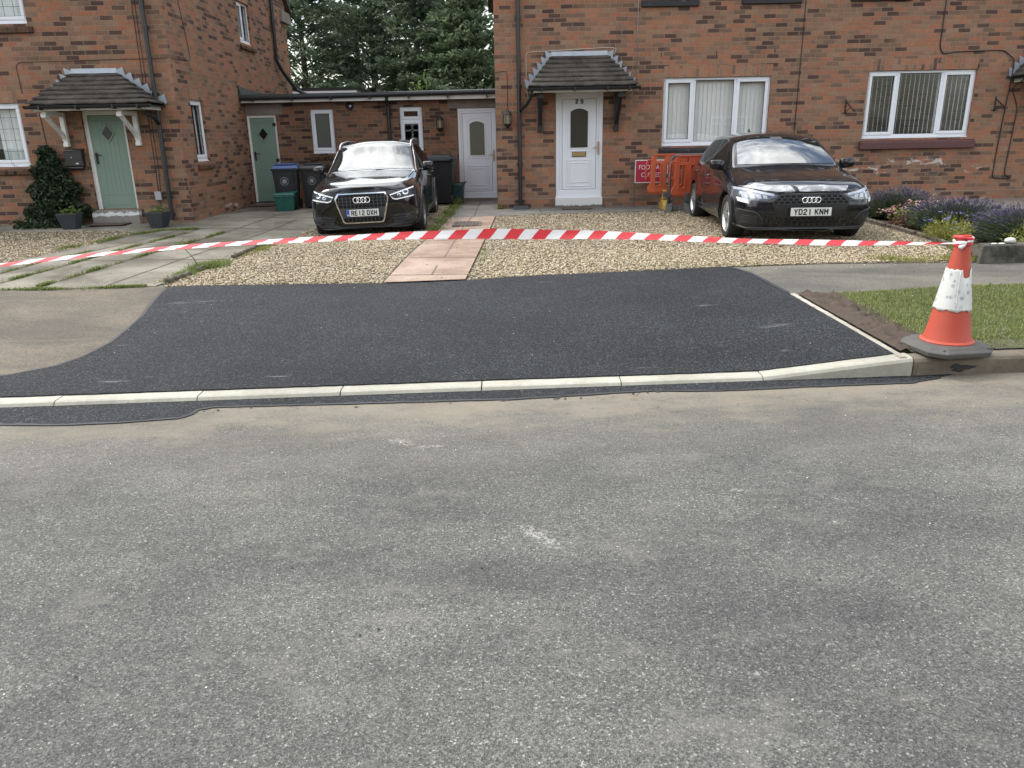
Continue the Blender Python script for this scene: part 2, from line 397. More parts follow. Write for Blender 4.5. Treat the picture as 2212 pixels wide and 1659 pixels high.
def road_mat():
    m, nt, b = newmat('worn_asphalt'); p = posc(nt)
    sep = nd(nt, 'ShaderNodeSeparateXYZ'); nt.links.new(p, sep.inputs[0])
    v1 = voro(nt, p, 170); v2 = voro(nt, p, 330)
    chip = nd(nt, 'ShaderNodeSeparateColor'); nt.links.new(v1.outputs['Color'], chip.inputs[0])
    chip2 = nd(nt, 'ShaderNodeSeparateColor'); nt.links.new(v2.outputs['Color'], chip2.inputs[0])
    c = ramp(nt, chip.outputs[0], [(0, (.050, .0505, .049)), (.45, (.088, .0885, .085)), (.8, (.118, .118, .112)), (.96, (.152, .151, .143)), (1, (.27, .266, .25))])
    c = mix(nt, .55, c, ramp(nt, chip2.outputs[1], [(0, .32), (.6, 1.0), (1, 1.75)]), 'MULTIPLY')
    f1 = noise(nt, p, 26, 6, .75); c = mix(nt, .8, c, mix(nt, f1, (.6, .6, .6), (1.4, 1.4, 1.39)), 'MULTIPLY')
    n1 = noise(nt, mapv(nt, p, (.55, .9, 1)), 1.0, 7, .62, .4)
    c = mix(nt, .85, c, mix(nt, sstep(nt, n1, .28, .74), (.68, .69, .71), (1.32, 1.30, 1.25)), 'MULTIPLY')
    n3 = noise(nt, mapv(nt, p, (.7, 1.5, 1)), 1.1, 6, .65, .3)
    c = mix(nt, .75, c, mix(nt, sstep(nt, n3, .3, .7), (.76, .76, .76), (1.26, 1.25, 1.22)), 'MULTIPLY')
    n4 = noise(nt, mapv(nt, p, (1.2, 2.2, 1), loc=(7, 3, 0)), 1.5, 8, .75); c = mix(nt, ma(nt, 'MULTIPLY', sstep(nt, n4, .52, .70), .42), c, (.185, .175, .150))
    # sandy dust washed along the channel
    d = ma(nt, 'SUBTRACT', ma(nt, 'ADD', 4.79, ma(nt, 'MULTIPLY', sep.outputs[0], .051)), sep.outputs[1])
    n2 = noise(nt, mapv(nt, p, (1.2, 2.5, 1)), 1.6, 6, .65)
    dd = ma(nt, 'ADD', d, ma(nt, 'MULTIPLY', ma(nt, 'SUBTRACT', n2, .5), 1.7))
    sand = ma(nt, 'SUBTRACT', 1, sstep(nt, dd, .05, .80))
    c = mix(nt, ma(nt, 'MULTIPLY', sand, .75), c, mix(nt, f1, (0.1776, 0.1517, 0.111), (0.3108, 0.2701, 0.2035)))
    sand2 = ma(nt, 'SUBTRACT', 1, sstep(nt, dd, .5, 1.7))
    c = mix(nt, ma(nt, 'MULTIPLY', sand2, .34), c, (0.1591, 0.1421, 0.1147))
    blot = noise(nt, p, 2.1, 5, .7, .8)
    c = mix(nt, ma(nt, 'MULTIPLY', sstep(nt, blot, .60, .74), .34), c, (0.2175, 0.1988, 0.1613))
    # white scuffs
    em = ell_mask(nt, p, [(.10, 2.86, .20, .055, -.95), (-.62, 3.93, .12, .05, -.6), (-.45, 3.86, .1, .03, 0), (1.37, 2.93, .05, .02, .2), (-1.86, 1.86, .10, .09, 0), (-.96, 4.0, .03, .015, 0), (1.05, 3.25, .06, .025, 0), (.75, 1.98, .035, .02, 0)])
    sc = noise(nt, p, 48, 4, .7); c = mix(nt, ma(nt, 'MULTIPLY', ma(nt, 'MULTIPLY', em, sstep(nt, sc, .47, .60)), .62), c, (.42, .41, .365))
    cr_ = voro(nt, mapv(nt, p, (1, 1, 0)), .55, 'DISTANCE_TO_EDGE'); 
    nvec = nd(nt, 'ShaderNodeVectorMath', operation='ADD'); nt.links.new(p, nvec.inputs[0]); nz = nd(nt, 'ShaderNodeTexNoise'); nt.links.new(p, nz.inputs['Vector']); nz.inputs['Scale'].default_value = 5; nz.inputs['Detail'].default_value = 6
    nt.links.new(nz.outputs['Color'], nvec.inputs[1]); nt.links.new(nvec.outputs[0], cr_.inputs['Vector'])
    crk = ma(nt, 'SUBTRACT', 1, sstep(nt, cr_.outputs['Distance'], .002, .010)); gate = sstep(nt, noise(nt, p, .6, 2), .47, .56)
    c = mix(nt, ma(nt, 'MULTIPLY', ma(nt, 'MULTIPLY', crk, gate), .22), c, (.02, .02, .02))
    h = ma(nt, 'ADD', v1.outputs['Distance'], ma(nt, 'MULTIPLY', f1, .8))
    pb(nt, b, c, .88, spec=.3, normal=bump(nt, h, .55, .006))
    return m
M['road'] = road_mat()

def foot_mat(name, base, pale, dark, sandy=.3):
    m, nt, b = newmat(name); p = posc(nt)
    v1 = voro(nt, p, 120); ch = nd(nt, 'ShaderNodeSeparateColor'); nt.links.new(v1.outputs['Color'], ch.inputs[0])
    n1 = noise(nt, mapv(nt, p, (.8, 1.3, 1)), 1.1, 7, .65, .5); n2 = noise(nt, p, 24, 6, .75); n3 = noise(nt, mapv(nt, p, (.4, 2.5, 1)), 1.2, 5)
    c = mix(nt, sstep(nt, n1, .3, .7), dark, pale); c = mix(nt, .35, c, base)
    c = mix(nt, .7, c, mix(nt, ch.outputs[0], (.6, .6, .6), (1.4, 1.4, 1.4)), 'MULTIPLY')
    c = mix(nt, .8, c, mix(nt, n2, (.55, .55, .55), (1.45, 1.44, 1.42)), 'MULTIPLY')
    c = mix(nt, .6, c, mix(nt, n3, (.75, .75, .75), (1.25, 1.25, 1.25)), 'MULTIPLY')
    pb(nt, b, c, .9, spec=.25, normal=bump(nt, ma(nt, 'ADD', v1.outputs['Distance'], n2), .5, .005)); return m
M['foot_old'] = foot_mat('old_footway', (0.1156, 0.1, 0.07705), (0.17, 0.1449, 0.1106), (0.0714, 0.06555, 0.05695))
M['foot_right'] = foot_mat('right_footway', (0.108, 0.1022, 0.0876), (0.1656, 0.1533, 0.1278), (0.0576, 0.05548, 0.0511))

def tarmac_mat():
    m, nt, b = newmat('fresh_tarmac'); p = posc(nt)
    v1 = voro(nt, p, 140); v2 = voro(nt, p, 260); ch = nd(nt, 'ShaderNodeSeparateColor'); nt.links.new(v1.outputs['Color'], ch.inputs[0])
    c = ramp(nt, ch.outputs[0], [(0, (.005, .0058, .0072)), (.55, (.0140, .0156, .0182)), (.88, (.034, .0372, .0417)), (1, (.095, .099, .105))])
    n1 = noise(nt, p, .9, 5, .6); c = mix(nt, .9, c, mix(nt, sstep(nt, n1, .3, .7), (.78, .78, .80), (1.25, 1.25, 1.24)), 'MULTIPLY')
    rl = noise(nt, mapv(nt, p, (.5, 5, 1), rot=(0, 0, .05)), 1.1, 4); c = mix(nt, .6, c, mix(nt, rl, (.8, .8, .8), (1.2, 1.2, 1.2)), 'MULTIPLY')
    f = noise(nt, p, 40, 5, .75); c = mix(nt, .8, c, mix(nt, f, (.5, .5, .5), (1.5, 1.5, 1.5)), 'MULTIPLY')
    s1 = noise(nt, mapv(nt, p, (2.2, 26, 1)), 1, 3, .6); g = noise(nt, p, 1.7, 3)
    sc = ma(nt, 'MULTIPLY', sstep(nt, s1, .70, .76), sstep(nt, g, .52, .60))
    em = ell_mask(nt, p, [(-2.72, 5.0, .16, .03, .05), (2.1, 6.0, .2, .04, .1), (1.75, 6.8, .15, .03, 0), (-3.05, 7.3, .3, .06, .25), (2.0, 5.35, .07, .04, 0), (.9, 5.1, .1, .015, 0), (-1.6, 5.05, .1, .012, 0)])
    em = ma(nt, 'MULTIPLY', em, sstep(nt, noise(nt, mapv(nt, p, (6, 30, 1)), 1, 4), .45, .6))
    c = mix(nt, ma(nt, 'MULTIPLY', ma(nt, 'MAXIMUM', sc, em), .55), c, (.24, .24, .24))
    rg = ma(nt, 'ADD', .60, ma(nt, 'MULTIPLY', f, .25))
    pb(nt, b, c, rg, spec=.2, normal=bump(nt, ma(nt, 'ADD', v1.outputs['Distance'], ma(nt, 'MULTIPLY', v2.outputs['Distance'], .5)), .75, .006)); return m
M['tarmac'] = tarmac_mat()
M['seal'] = simple('bitumen_seal', (.020, .021, .023), .62, var=.4, scale=30, bmp=.3, bscale=90)

def conc_mat(name, a, b2, sc=1.4, spot=.5, rough=.9):
    m, nt, b = newmat(name); p = posc(nt)
    c = mix(nt, sstep(nt, noise(nt, p, sc, 7, .65, .4), .30, .70), a, b2)
    c = mix(nt, .7, c, mix(nt, noise(nt, p, 30, 5, .7), (.6, .6, .6), (1.4, 1.4, 1.4)), 'MULTIPLY')
    st = noise(nt, mapv(nt, p, (1.5, 1.5, 1)), 2.6, 6, .7, 1)
    c = mix(nt, ma(nt, 'MULTIPLY', sstep(nt, st, .55, .75), spot), c, tuple(x*.45 for x in a))
    oi = nd(nt, 'ShaderNodeObjectInfo').outputs['Random']; c = mix(nt, 1.0, c, mix(nt, oi, (.94, .94, .93), (1.05, 1.05, 1.05)), 'MULTIPLY')
    pb(nt, b, c, rough, spec=.25, normal=bump(nt, noise(nt, p, 70, 4, .7), .35, .004)); return m
M['slab'] = conc_mat('concrete_slab', (.082, .074, .058), (.24, .223, .183), .8, .8)
M['greyslab'] = conc_mat('grey_paving', (0.096, 0.092, 0.084), (0.176, 0.168, 0.156))
M['pinkslab'] = conc_mat('pink_paving', (.20, .135, .10), (.35, .27, .215), 1.5, .45)
M['kerb'] = conc_mat('new_kerb_concrete', (0.312, 0.3003, 0.2513), (0.39, 0.3783, 0.3225), 3, .12)
M['kerb_old'] = conc_mat('old_kerb_concrete', (0.0975, 0.081, 0.06375), (0.1875, 0.1613, 0.1237), 2.5, .6)
M['edging'] = conc_mat('edging_concrete', (0.27, 0.2475, 0.2025), (0.4125, 0.3975, 0.345), 5, .5)
M['wallconc'] = conc_mat('dark_weathered_concrete', (.028, .028, .025), (.12, .112, .092), 7, .5)
M['rope'] = conc_mat('rope_edging', (.06, .052, .043), (.14, .12, .095), 8, .4)

def gravel_mat():
    m, nt, b = newmat('gravel_bed'); p = posc(nt)
    v = voro(nt, p, 42); ch = nd(nt, 'ShaderNodeSeparateColor'); nt.links.new(v.outputs['Color'], ch.inputs[0])
    c = ramp(nt, ch.outputs[0], [(0, (0.0924, 0.0693, 0.0448)), (.4, (0.1782, 0.1386, 0.0896)), (.75, (0.264, 0.2145, 0.1472)), (1, (0.363, 0.3168, 0.2432))])
    c = mix(nt, sstep(nt, v.outputs['Distance'], .25, .75), c, (0.033, 0.0264, 0.0192))
    c = mix(nt, .5, c, mix(nt, noise(nt, p, 1.2, 5), (0.429, 0.429, 0.416), (1.35, 1.33, 1.3)), 'MULTIPLY')
    pb(nt, b, c, .85, spec=.3, normal=bump(nt, ma(nt, 'MULTIPLY', v.outputs['Distance'], -1), 1, .015)); return m
M['gravel'] = gravel_mat()
def stones_mat():
    m, nt, b = newmat('gravel_stone'); g = nd(nt, 'ShaderNodeNewGeometry'); r = g.outputs['Random Per Island']
    c = ramp(nt, r, [(0, (0.1267, 0.09372, 0.06069)), (.10, (0.2534, 0.1913, 0.1178)), (.35, (0.396, 0.3164, 0.2035)), (.7, (0.491, 0.4139, 0.2892)), (.88, (0.5702, 0.5077, 0.3856)), (.96, (0.3326, 0.3124, 0.2642)), (1, (0.6178, 0.5936, 0.4998))])
    c = mix(nt, .5, c, mix(nt, noise(nt, g.outputs['Position'], .9, 4), (0.5544, 0.5311, 0.4712), (1.25, 1.25, 1.25)), 'MULTIPLY')
    pb(nt, b, c, .7, spec=.35); return m
M['stones'] = stones_mat()
M['soil'] = simple('turned_soil', (.052, .036, .025), .95, var=.6, scale=14, bmp=.9, bscale=30)
M['turf'] = simple('turf_soil', (.075, .07, .035), .95, var=.5, scale=9, bmp=.5)
M['land'] = simple('back_lawn', (.06, .08, .03), .95, var=.4, scale=.5)

def leaf_mat(name, a, b_, tr=.25, rough=.55, spec=.3):
    m, nt, b = newmat(name); g = nd(nt, 'ShaderNodeNewGeometry')
    c = mix(nt, g.outputs['Random Per Island'], a, b_)
    c = mix(nt, .6, c, mix(nt, noise(nt, g.outputs['Position'], .8, 3), (.6, .62, .6), (1.4, 1.38, 1.3)), 'MULTIPLY'); c = mix(nt, .5, c, mix(nt, noise(nt, g.outputs['Position'], 4.5, 4), (.65, .7, .6), (1.45, 1.35, 1.3)), 'MULTIPLY')
    pb(nt, b, c, rough, spec=spec)
    if tr:
        t = nd(nt, 'ShaderNodeBsdfTranslucent'); setin(nt, t.inputs[0], c); ms = nd(nt, 'ShaderNodeMixShader'); ms.inputs[0].default_value = tr
        nt.links.new(b.outputs[0], ms.inputs[1]); nt.links.new(t.outputs[0], ms.inputs[2]); nt.links.new(ms.outputs[0], nt.nodes['Material Output'].inputs[0])
    return m
M['grass'] = leaf_mat('grass_blade', (.085, .125, .032), (.24, .27, .105), .35)
M['weed'] = leaf_mat('weed_leaf', (.085, .13, .03), (.20, .24, .07), .3)
M['conifer'] = leaf_mat('conifer_spray', (.075, .110, .078), (.18, .235, .15), .5)
M['conifer_light'] = leaf_mat('light_conifer_spray', (.080, .122, .078), (.185, .245, .140), .5)
M['decid'] = leaf_mat('tree_leaf', (.03, .05, .02), (.08, .115, .045), .3)
M['shrub'] = leaf_mat('dark_climber_leaf', (.010, .020, .009), (.040, .062, .030), .12)
M['pot_leaf'] = leaf_mat('young_leaf', (.07, .13, .025), (.17, .25, .06), .3)
M['lav_green'] = leaf_mat('lavender_leaf', (.04, .062, .034), (.11, .14, .08), .25)
M['lav_flower'] = leaf_mat('lavender_flower', (.055, .048, .105), (.15, .13, .23), .2)
M['lav_dry'] = leaf_mat('lavender_grey_flower', (.13, .12, .15), (.27, .25, .28), .2)
M['pink'] = leaf_mat('pink_flower', (.36, .21, .20), (.50, .33, .30), .2)
M['yellowgreen'] = leaf_mat('yellow_green_stem', (.14, .16, .03), (.28, .27, .08), .3)
M['blueflower'] = leaf_mat('blue_flower', (.12, .13, .45), (.25, .25, .6), .2)
M['brownleaf'] = leaf_mat('russet_leaf', (.09, .045, .025), (.17, .085, .05), .2)
M['bark'] = simple('bark', (.06, .048, .036), .95, var=.35, scale=6, bmp=.7, bscale=18)
M['twig'] = simple('twig', (.08, .06, .04), .9)

M['upvc'] = simple('white_plastic_frame', (.70, .72, .76), .35, var=.03, spec=.5)
M['white_paint'] = simple('white_paint', (.66, .66, .63), .5, var=.08, scale=5)
M['flaky'] = None
def flaky():
    m, nt, b = newmat('flaking_white_paint'); p = posc(nt)
    f = sstep(nt, noise(nt, mapv(nt, p, (5, 5, 14)), 1.2, 6, .7), .44, .50)
    sep = nd(nt, 'ShaderNodeSeparateXYZ'); nt.links.new(p, sep.inputs[0])
    pb(nt, b, mix(nt, f, (.16, .15, .14), (.62, .62, .6)), .8, spec=.2); return m
M['flaky'] = flaky()
def worn_step(name, base, z0, z1):
    # paint left only between two heights, chipped along its lower edge
    m, nt, b = newmat(name); p = posc(nt)
    sep = nd(nt, 'ShaderNodeSeparateXYZ'); nt.links.new(p, sep.inputs[0])
    n = noise(nt, mapv(nt, p, (6, 6, 9)), 1.6, 6, .75); h = ma(nt, 'ADD', sep.outputs[2], ma(nt, 'MULTIPLY', ma(nt, 'SUBTRACT', n, .5), .16))
    f = ma(nt, 'MULTIPLY', sstep(nt, h, z0-.006, z0+.006), ma(nt, 'SUBTRACT', 1, sstep(nt, h, z1-.006, z1+.006)))
    c = mix(nt, noise(nt, p, 12, 5), base, tuple(x*1.6 for x in base)); pb(nt, b, mix(nt, f, c, (.64, .64, .62)), .8, spec=.2); return m
M['step_right'] = worn_step('chipped_white_step', (.12, .11, .10), .262, 2); M['step_left'] = worn_step('bare_concrete_step', (.17, .16, .145), .345, .405)
M['green_door'] = simple('sage_green_door', (.165, .24, .195), .45, var=.05, scale=3)
M['door_groove'] = simple('door_groove', (.10, .15, .12), .6)
M['gutter'] = simple('black_gutter', (.017, .019, .022), .38, var=.2)
M['black'] = simple('black_painted_timber', (.012, .013, .016), .4, var=.3, spec=.5)
M['cable'] = simple('black_cable', (.015, .014, .014), .6)
M['cable_brown'] = simple('brown_cable', (.07, .04, .03), .6)
M['cable_white'] = simple('pale_cable', (.5, .45, .38), .6)
M['lead'] = simple('grey_lead', (.30, .33, .37), .5, metal=.25, var=.2, scale=6)
M['rooftile'] = conc_mat('brown_roof_tile', (.034, .029, .026), (.085, .074, .064), 5, .4)
M['tile_moss'] = conc_mat('mossy_roof_tile', (.06, .055, .035), (.12, .105, .06), 5, .4)
M['felt'] = simple('roof_felt', (.05, .058, .055), .9, var=.4, scale=6, bmp=.4)
M['red_sill'] = simple('dark_red_painted_sill', (.085, .030, .030), .55, var=.15, scale=4)
M['black_sill'] = None
def black_sill():
    m, nt, b = newmat('worn_black_sill'); p = posc(nt)
    f = sstep(nt, noise(nt, mapv(nt, p, (4, 8, 8)), 2.0, 6, .75), .60, .66)
    pb(nt, b, mix(nt, f, (.016, .015, .018), (.16, .11, .095)), .5, spec=.4); return m
M['black_sill'] = black_sill()
M['mat'] = simple('brown_doormat', (.075, .055, .04), .95, var=.3, scale=60, bmp=.6, bscale=220)
M['brass'] = simple('brass', (.55, .42, .2), .3, metal=1)
M['chrome'] = simple('chrome', (.75, .76, .78), .12, metal=1, var=.03)
M['steel'] = simple('brushed_steel', (.5, .5, .5), .3, metal=1)
M['alloy'] = simple('alloy_rim', (.55, .56, .57), .28, metal=.9, var=.05)
M['alloy_dark'] = simple('dark_alloy_rim', (.2, .19, .18), .35, metal=.8)
M['lampglass'] = simple('amber_lamp_glass', (.22, .20, .13), .25, var=.15)
M['lattice'] = simple('lead_lattice', (.03, .03, .033), .6)
M['net'] = simple('net_curtain', (.60, .62, .62), .9, var=.1, scale=3)
M['blind'] = simple('pale_blind_slat', (.74, .72, .71), .8, var=.04)
M['dark_room'] = simple('dark_room', (.03, .028, .026), .9)
M['curtain'] = simple('grey_curtain', (.25, .26, .27), .9)

def glass(name, tint=(1, 1, 1), refl=1.55, dark=None, rough=.0, gcol=1.0):
    m, nt, b = newmat(name)
    fr = nd(nt, 'ShaderNodeFresnel'); bk = nd(nt, 'ShaderNodeNewGeometry').outputs['Backfacing']; setin(nt, fr.inputs['IOR'], ma(nt, 'ADD', refl, ma(nt, 'MULTIPLY', bk, 1/refl-refl)))
    gl = nd(nt, 'ShaderNodeBsdfGlossy'); gl.inputs['Roughness'].default_value = rough; gl.inputs['Color'].default_value = (gcol, gcol, gcol, 1)
    if dark: tr = nd(nt, 'ShaderNodeBsdfDiffuse'); tr.inputs['Color'].default_value = dark+(1,)
    else: tr = nd(nt, 'ShaderNodeBsdfTransparent'); tr.inputs['Color'].default_value = tint+(1,)
    ms = nd(nt, 'ShaderNodeMixShader'); nt.links.new(fr.outputs[0], ms.inputs[0]); nt.links.new(tr.outputs[0], ms.inputs[1]); nt.links.new(gl.outputs[0], ms.inputs[2])
    nt.links.new(ms.outputs[0], nt.nodes['Material Output'].inputs[0]); return m
M['pane'] = glass('window_glass', (.93, .96, .95), 1.75)
M['frosted'] = None
def frosted(name, c):
    m, nt, b = newmat(name); pb(nt, b, mix(nt, noise(nt, objc(nt), 40, 3), tuple(x*.8 for x in c), tuple(x*1.2 for x in c)), .12, spec=.8); return m
M['frosted'] = frosted('obscured_glass', (.115, .125, .095)); M['frosted_dark'] = frosted('dark_obscured_glass', (.028, .032, .026)); M['frosted_grey'] = frosted('grey_obscured_glass', (.05, .054, .056))
M['car_glass'] = glass('car_side_glass', refl=1.5, dark=(.012, .013, .013), gcol=.45)
M['windscreen'] = glass('windscreen_glass', refl=3.2, dark=(.014, .015, .015)); M['windscreen_b'] = glass('green_tinted_windscreen', refl=2.1, dark=(.02, .026, .024))
M['lens'] = glass('headlight_lens', (.85, .87, .9), 1.7)

def paint(name, c, rough=.12, coat=1.0, spec=.08):
    m, nt, b = newmat(name); o = objc(nt)
    fl = noise(nt, o, 3, 5, .6)
    dust = noise(nt, o, 18, 5, .7)
    pb(nt, b, mix(nt, ma(nt, 'MULTIPLY', sstep(nt, dust, .45, .8), .05), c, (.2, .19, .17)), ma(nt, 'ADD', rough, ma(nt, 'MULTIPLY', fl, .06)), spec=spec, coat=coat)
    b.inputs['Coat IOR'].default_value = 1.5
    return m
M['paint_q'] = paint('black_car_paint', (.005, .0055, .007)); M['paint_a'] = paint('black_car_paint_soft', (.006, .007, .0095), .16)
M['plastic'] = simple('black_trim_plastic', (.012, .0125, .0135), .45, var=.2)
M['plastic_grey'] = simple('grey_trim_plastic', (.048, .051, .056), .5, var=.2)
M['tyre'] = simple('tyre_rubber', (.016, .0155, .015), .8, var=.3, scale=20)
M['hole'] = simple('deep_black', (.004, .004, .004), .9)
M['lamp_dark'] = simple('lamp_housing', (.05, .053, .06), .3, metal=.4)
M['lamp_white'] = simple('daytime_lamp_guide', (.85, .88, .92), .2)
M['lamp_refl'] = simple('lamp_reflector', (.6, .63, .68), .15, metal=.9)
M['film'] = None
def film():
    m, nt, b = newmat('clear_protective_film'); o = objc(nt)
    w = noise(nt, mapv(nt, o, (6, 14, 3)), 1.3, 3, .5, .6)
    pb(nt, b, mix(nt, sstep(nt, w, .45, .75), (.16, .165, .17), (.45, .46, .47)), .18, spec=1.0, coat=1, normal=bump(nt, w, .6, .03)); return m
M['film'] = film()
M['plate'] = simple('white_number_plate', (.60, .61, .58), .4, var=.04)
M['plate_txt'] = simple('plate_characters', (.006, .006, .007), .5)
M['plate_blue'] = simple('plate_blue_band', (.015, .07, .42), .4)

M['cone'] = None
def cone_mat():
    m, nt, b = newmat('faded_orange_plastic'); o = objc(nt)
    c = mix(nt, noise(nt, o, 3, 5, .6), (.36, .052, .030), (.45, .078, .045))
    c = mix(nt, ma(nt, 'MULTIPLY', sstep(nt, noise(nt, mapv(nt, o, (9, 9, 3)), 2, 6, .7), .55, .75), .35), c, (.30, .055, .035))
    pb(nt, b, c, .55, spec=.4, normal=bump(nt, noise(nt, o, 60, 3), .15, .002)); return m
M['cone'] = cone_mat()
def sleeve_mat():
    m, nt, b = newmat('scuffed_reflective_sleeve'); u = uvc(nt)
    v = voro(nt, mapv(nt, u, (27, 27, 1)), 1.0, rnd=.95); ch = nd(nt, 'ShaderNodeSeparateColor'); nt.links.new(v.outputs['Color'], ch.inputs[0])
    disc = ma(nt, 'SUBTRACT', 1, sstep(nt, v.outputs['Distance'], .36, .46))
    c = mix(nt, noise(nt, u, 9, 5, .65), (.47, .475, .45), (.63, .635, .61))
    c = mix(nt, ma(nt, 'MULTIPLY', disc, sstep(nt, ch.outputs[0], .10, .3)), c, mix(nt, ch.outputs[1], (.27, .28, .29), (.62, .63, .64)))
    c = mix(nt, ma(nt, 'MULTIPLY', sstep(nt, noise(nt, u, 5, 5, .6), .62, .68), .5), c, (.40, .46, .18))
    pb(nt, b, c, .35, spec=.5, normal=bump(nt, noise(nt, mapv(nt, u, (4, 30, 1)), 1, 4), .35, .006)); return m
M['sleeve'] = sleeve_mat()
M['rubber'] = simple('grey_recycled_rubber', (.075, .072, .066), .75, var=.25, scale=10, bmp=.3, bscale=70)
def tape_mat():
    m, nt, b = newmat('striped_barrier_tape'); u = uvc(nt)
    s = nd(nt, 'ShaderNodeSeparateXYZ'); nt.links.new(u, s.inputs[0])
    ph = ma(nt, 'FRACT', ma(nt, 'ADD', ma(nt, 'MULTIPLY', s.outputs[0], 1/.205), ma(nt, 'MULTIPLY', s.outputs[1], -.30)))
    f = sstep(nt, ph, .495, .505)
    c = mix(nt, f, (.74, .73, .73), (.62, .035, .045)); pb(nt, b, c, .3, spec=.4)
    t = nd(nt, 'ShaderNodeBsdfTranslucent'); setin(nt, t.inputs[0], c); ms = nd(nt, 'ShaderNodeMixShader'); ms.inputs[0].default_value = .35
    nt.links.new(b.outputs[0], ms.inputs[1]); nt.links.new(t.outputs[0], ms.inputs[2]); nt.links.new(ms.outputs[0], nt.nodes['Material Output'].inputs[0]); return m
M['tape'] = tape_mat()
M['tape_red'] = simple('tape_red', (.60, .035, .045), .35); M['tape_white'] = simple('tape_white', (.72, .71, .71), .35)
M['barrier'] = simple('orange_barrier_plastic', (.40, .065, .022), .5, var=.12, scale=3)
M['barrier_b'] = simple('faded_barrier_plastic', (.43, .088, .032), .5, var=.12, scale=3)
M['sign_red'] = simple('red_sign_face', (.36, .022, .045), .4, var=.1, scale=3)
M['sign_white'] = simple('white_sign_face', (.66, .63, .63), .4, var=.05)
M['tube_grey'] = simple('grey_tube', (.07, .072, .075), .5)
M['yellow'] = simple('yellow_rubber', (.42, .27, .05), .6, var=.2)
M['bin'] = simple('charcoal_bin_plastic', (.017, .019, .022), .45, var=.15)
M['bin_black'] = simple('black_bin_plastic', (.011, .012, .014), .5, var=.15)
M['bin_blue'] = simple('blue_bin_lid', (.022, .06, .19), .4, var=.12)
M['binprint'] = simple('pale_bin_print', (.36, .37, .38), .6)
M['box_green'] = simple('green_box_plastic', (.012, .10, .075), .5, var=.12)
M['caddy_green'] = simple('dark_green_caddy', (.012, .05, .045), .5)
M['pot'] = simple('slate_planter', (.030, .036, .043), .6, var=.2, scale=8)
M['mailbox'] = simple('brown_black_metal', (.018, .014, .014), .35)
M['meter'] = simple('grey_box_plastic', (.32, .33, .35), .5)
M['iron'] = simple('wrought_iron', (.014, .012, .012), .6)
M['cover'] = conc_mat('rusty_drain_cover', (.075, .06, .05), (.17, .14, .12), 10, .4)
M['pebble'] = conc_mat('pale_pebble', (.5, .5, .47), (.66, .65, .6), 12, .15)
M['render'] = simple('pale_render', (.55, .55, .54), .8)
M['lintel'] = conc_mat('concrete_lintel', (.17, .14, .12), (.23, .20, .17), 2, .2)

# ------------------------------------------------------------------ ground
def st(o): return tag(o, kind='structure')
bm = MB(); bm.quad((-250, -250, -.16), (250, -250, -.16), (250, 250, -.16), (-250, 250, -.16)); st(bm.build('ground', M['land']))
def strip(xs, f0, f1): return [(x, f0(x)) for x in xs]+[(x, f1(x)) for x in reversed(xs)]
XS = [-30, -12, -8, -6, -4, -2, 0, 1, 1.68, 2.2, 2.69, 3.5, 5, 8, 14, 30]
st(sheet('road', strip([-30, 30], lambda x: -3.4+.051*x, lambda x: yk(x)+.02), M['road'], 0, 2., zf=lambda x, y: 0))
st(sheet('opposite_footway', strip([-30, 30], lambda x: -7.0+.051*x, lambda x: -3.4+.051*x), M['foot_old'], .11, 4., zf=lambda x, y: 0))
st(sheet('footway', strip([-30, -12, -8, -4, 0, .5, 2, 3.6, 6, 14, 30], lambda x: yk(x)+.125, lambda x: yfar(x)+.15), M['foot_right'], -.006, .5))
st(sheet('old_footway', [(-14, yk(-14)+.13), (-3.6, yk(-3.6)+.13), (-3.2, 5.4), (-3.15, 5.95), (-3.2, 6.3), (-3.45, 7.2), (-3.62, 8.06), (-14, 8.0)], M['foot_old'], 0, .5))
TAR = [(-9, yk(-9)+.12), (-9, 4.98), (-4.6, 5.06), (-3.95, 5.10), (-3.54, 5.18), (-3.30, 5.38), (-3.22, 5.6), (-3.19, 5.95), (-3.23, 6.28), (-3.30, 6.75), (-3.42, 7.22), (-3.52, 7.65), (-3.56, 7.92), (-3.50, 8.0), (-3.23, 8.05), (-1.71, 8.0), (-1.33, 7.96), (-.9, 7.98), (-.47, 8.04), (.1, 8.21), (1.13, 8.36), (2.0, 8.50), (2.36, 8.57), (2.48, 8.45), (2.56, 8.15), (2.60, 7.06), (2.615, 5.06), (2.61, yk(2.61)+.12)]
TAR += [(x, yk(x)+.12) for x in (2.2, 1.68, .5, -1, -3, -5)]
st(sheet('fresh_tarmac_crossover', TAR, M['tarmac'], .006, .3, jitter=.004))
# smooth bitumen seal along the two cut edges of the new surface
def band(name, pts, w, mat, dz):
    L, Rr = [], []
    for i, p in enumerate(pts):
        a, b = Vector(pts[max(i-1, 0)]), Vector(pts[min(i+1, len(pts)-1)]); d = (b-a).normalized(); n = Vector((-d.y, d.x)); ww = w*random.uniform(.75, 1.25)
        L.append(tuple(Vector(p)+n*ww)); Rr.append(tuple(Vector(p)-n*ww))
    return sheet(name, L+Rr[::-1], mat, dz, .4, jitter=.004)
random.seed(4)
def dens(pts, n=4):
    o = []
    for a, b in zip(pts, pts[1:]):
        for k in range(n): o.append(tuple(Vector(a).lerp(Vector(b), k/n)))
    return o+[pts[-1]]
st(band('bitumen_seam', dens([(-9, 4.99), (-4.6, 5.07), (-3.95, 5.11), (-3.54, 5.19), (-3.31, 5.38), (-3.23, 5.6), (-3.20, 5.95), (-3.24, 6.28), (-3.31, 6.75), (-3.43, 7.22), (-3.53, 7.65), (-3.57, 7.92)]), .013, M['seal'], .008))
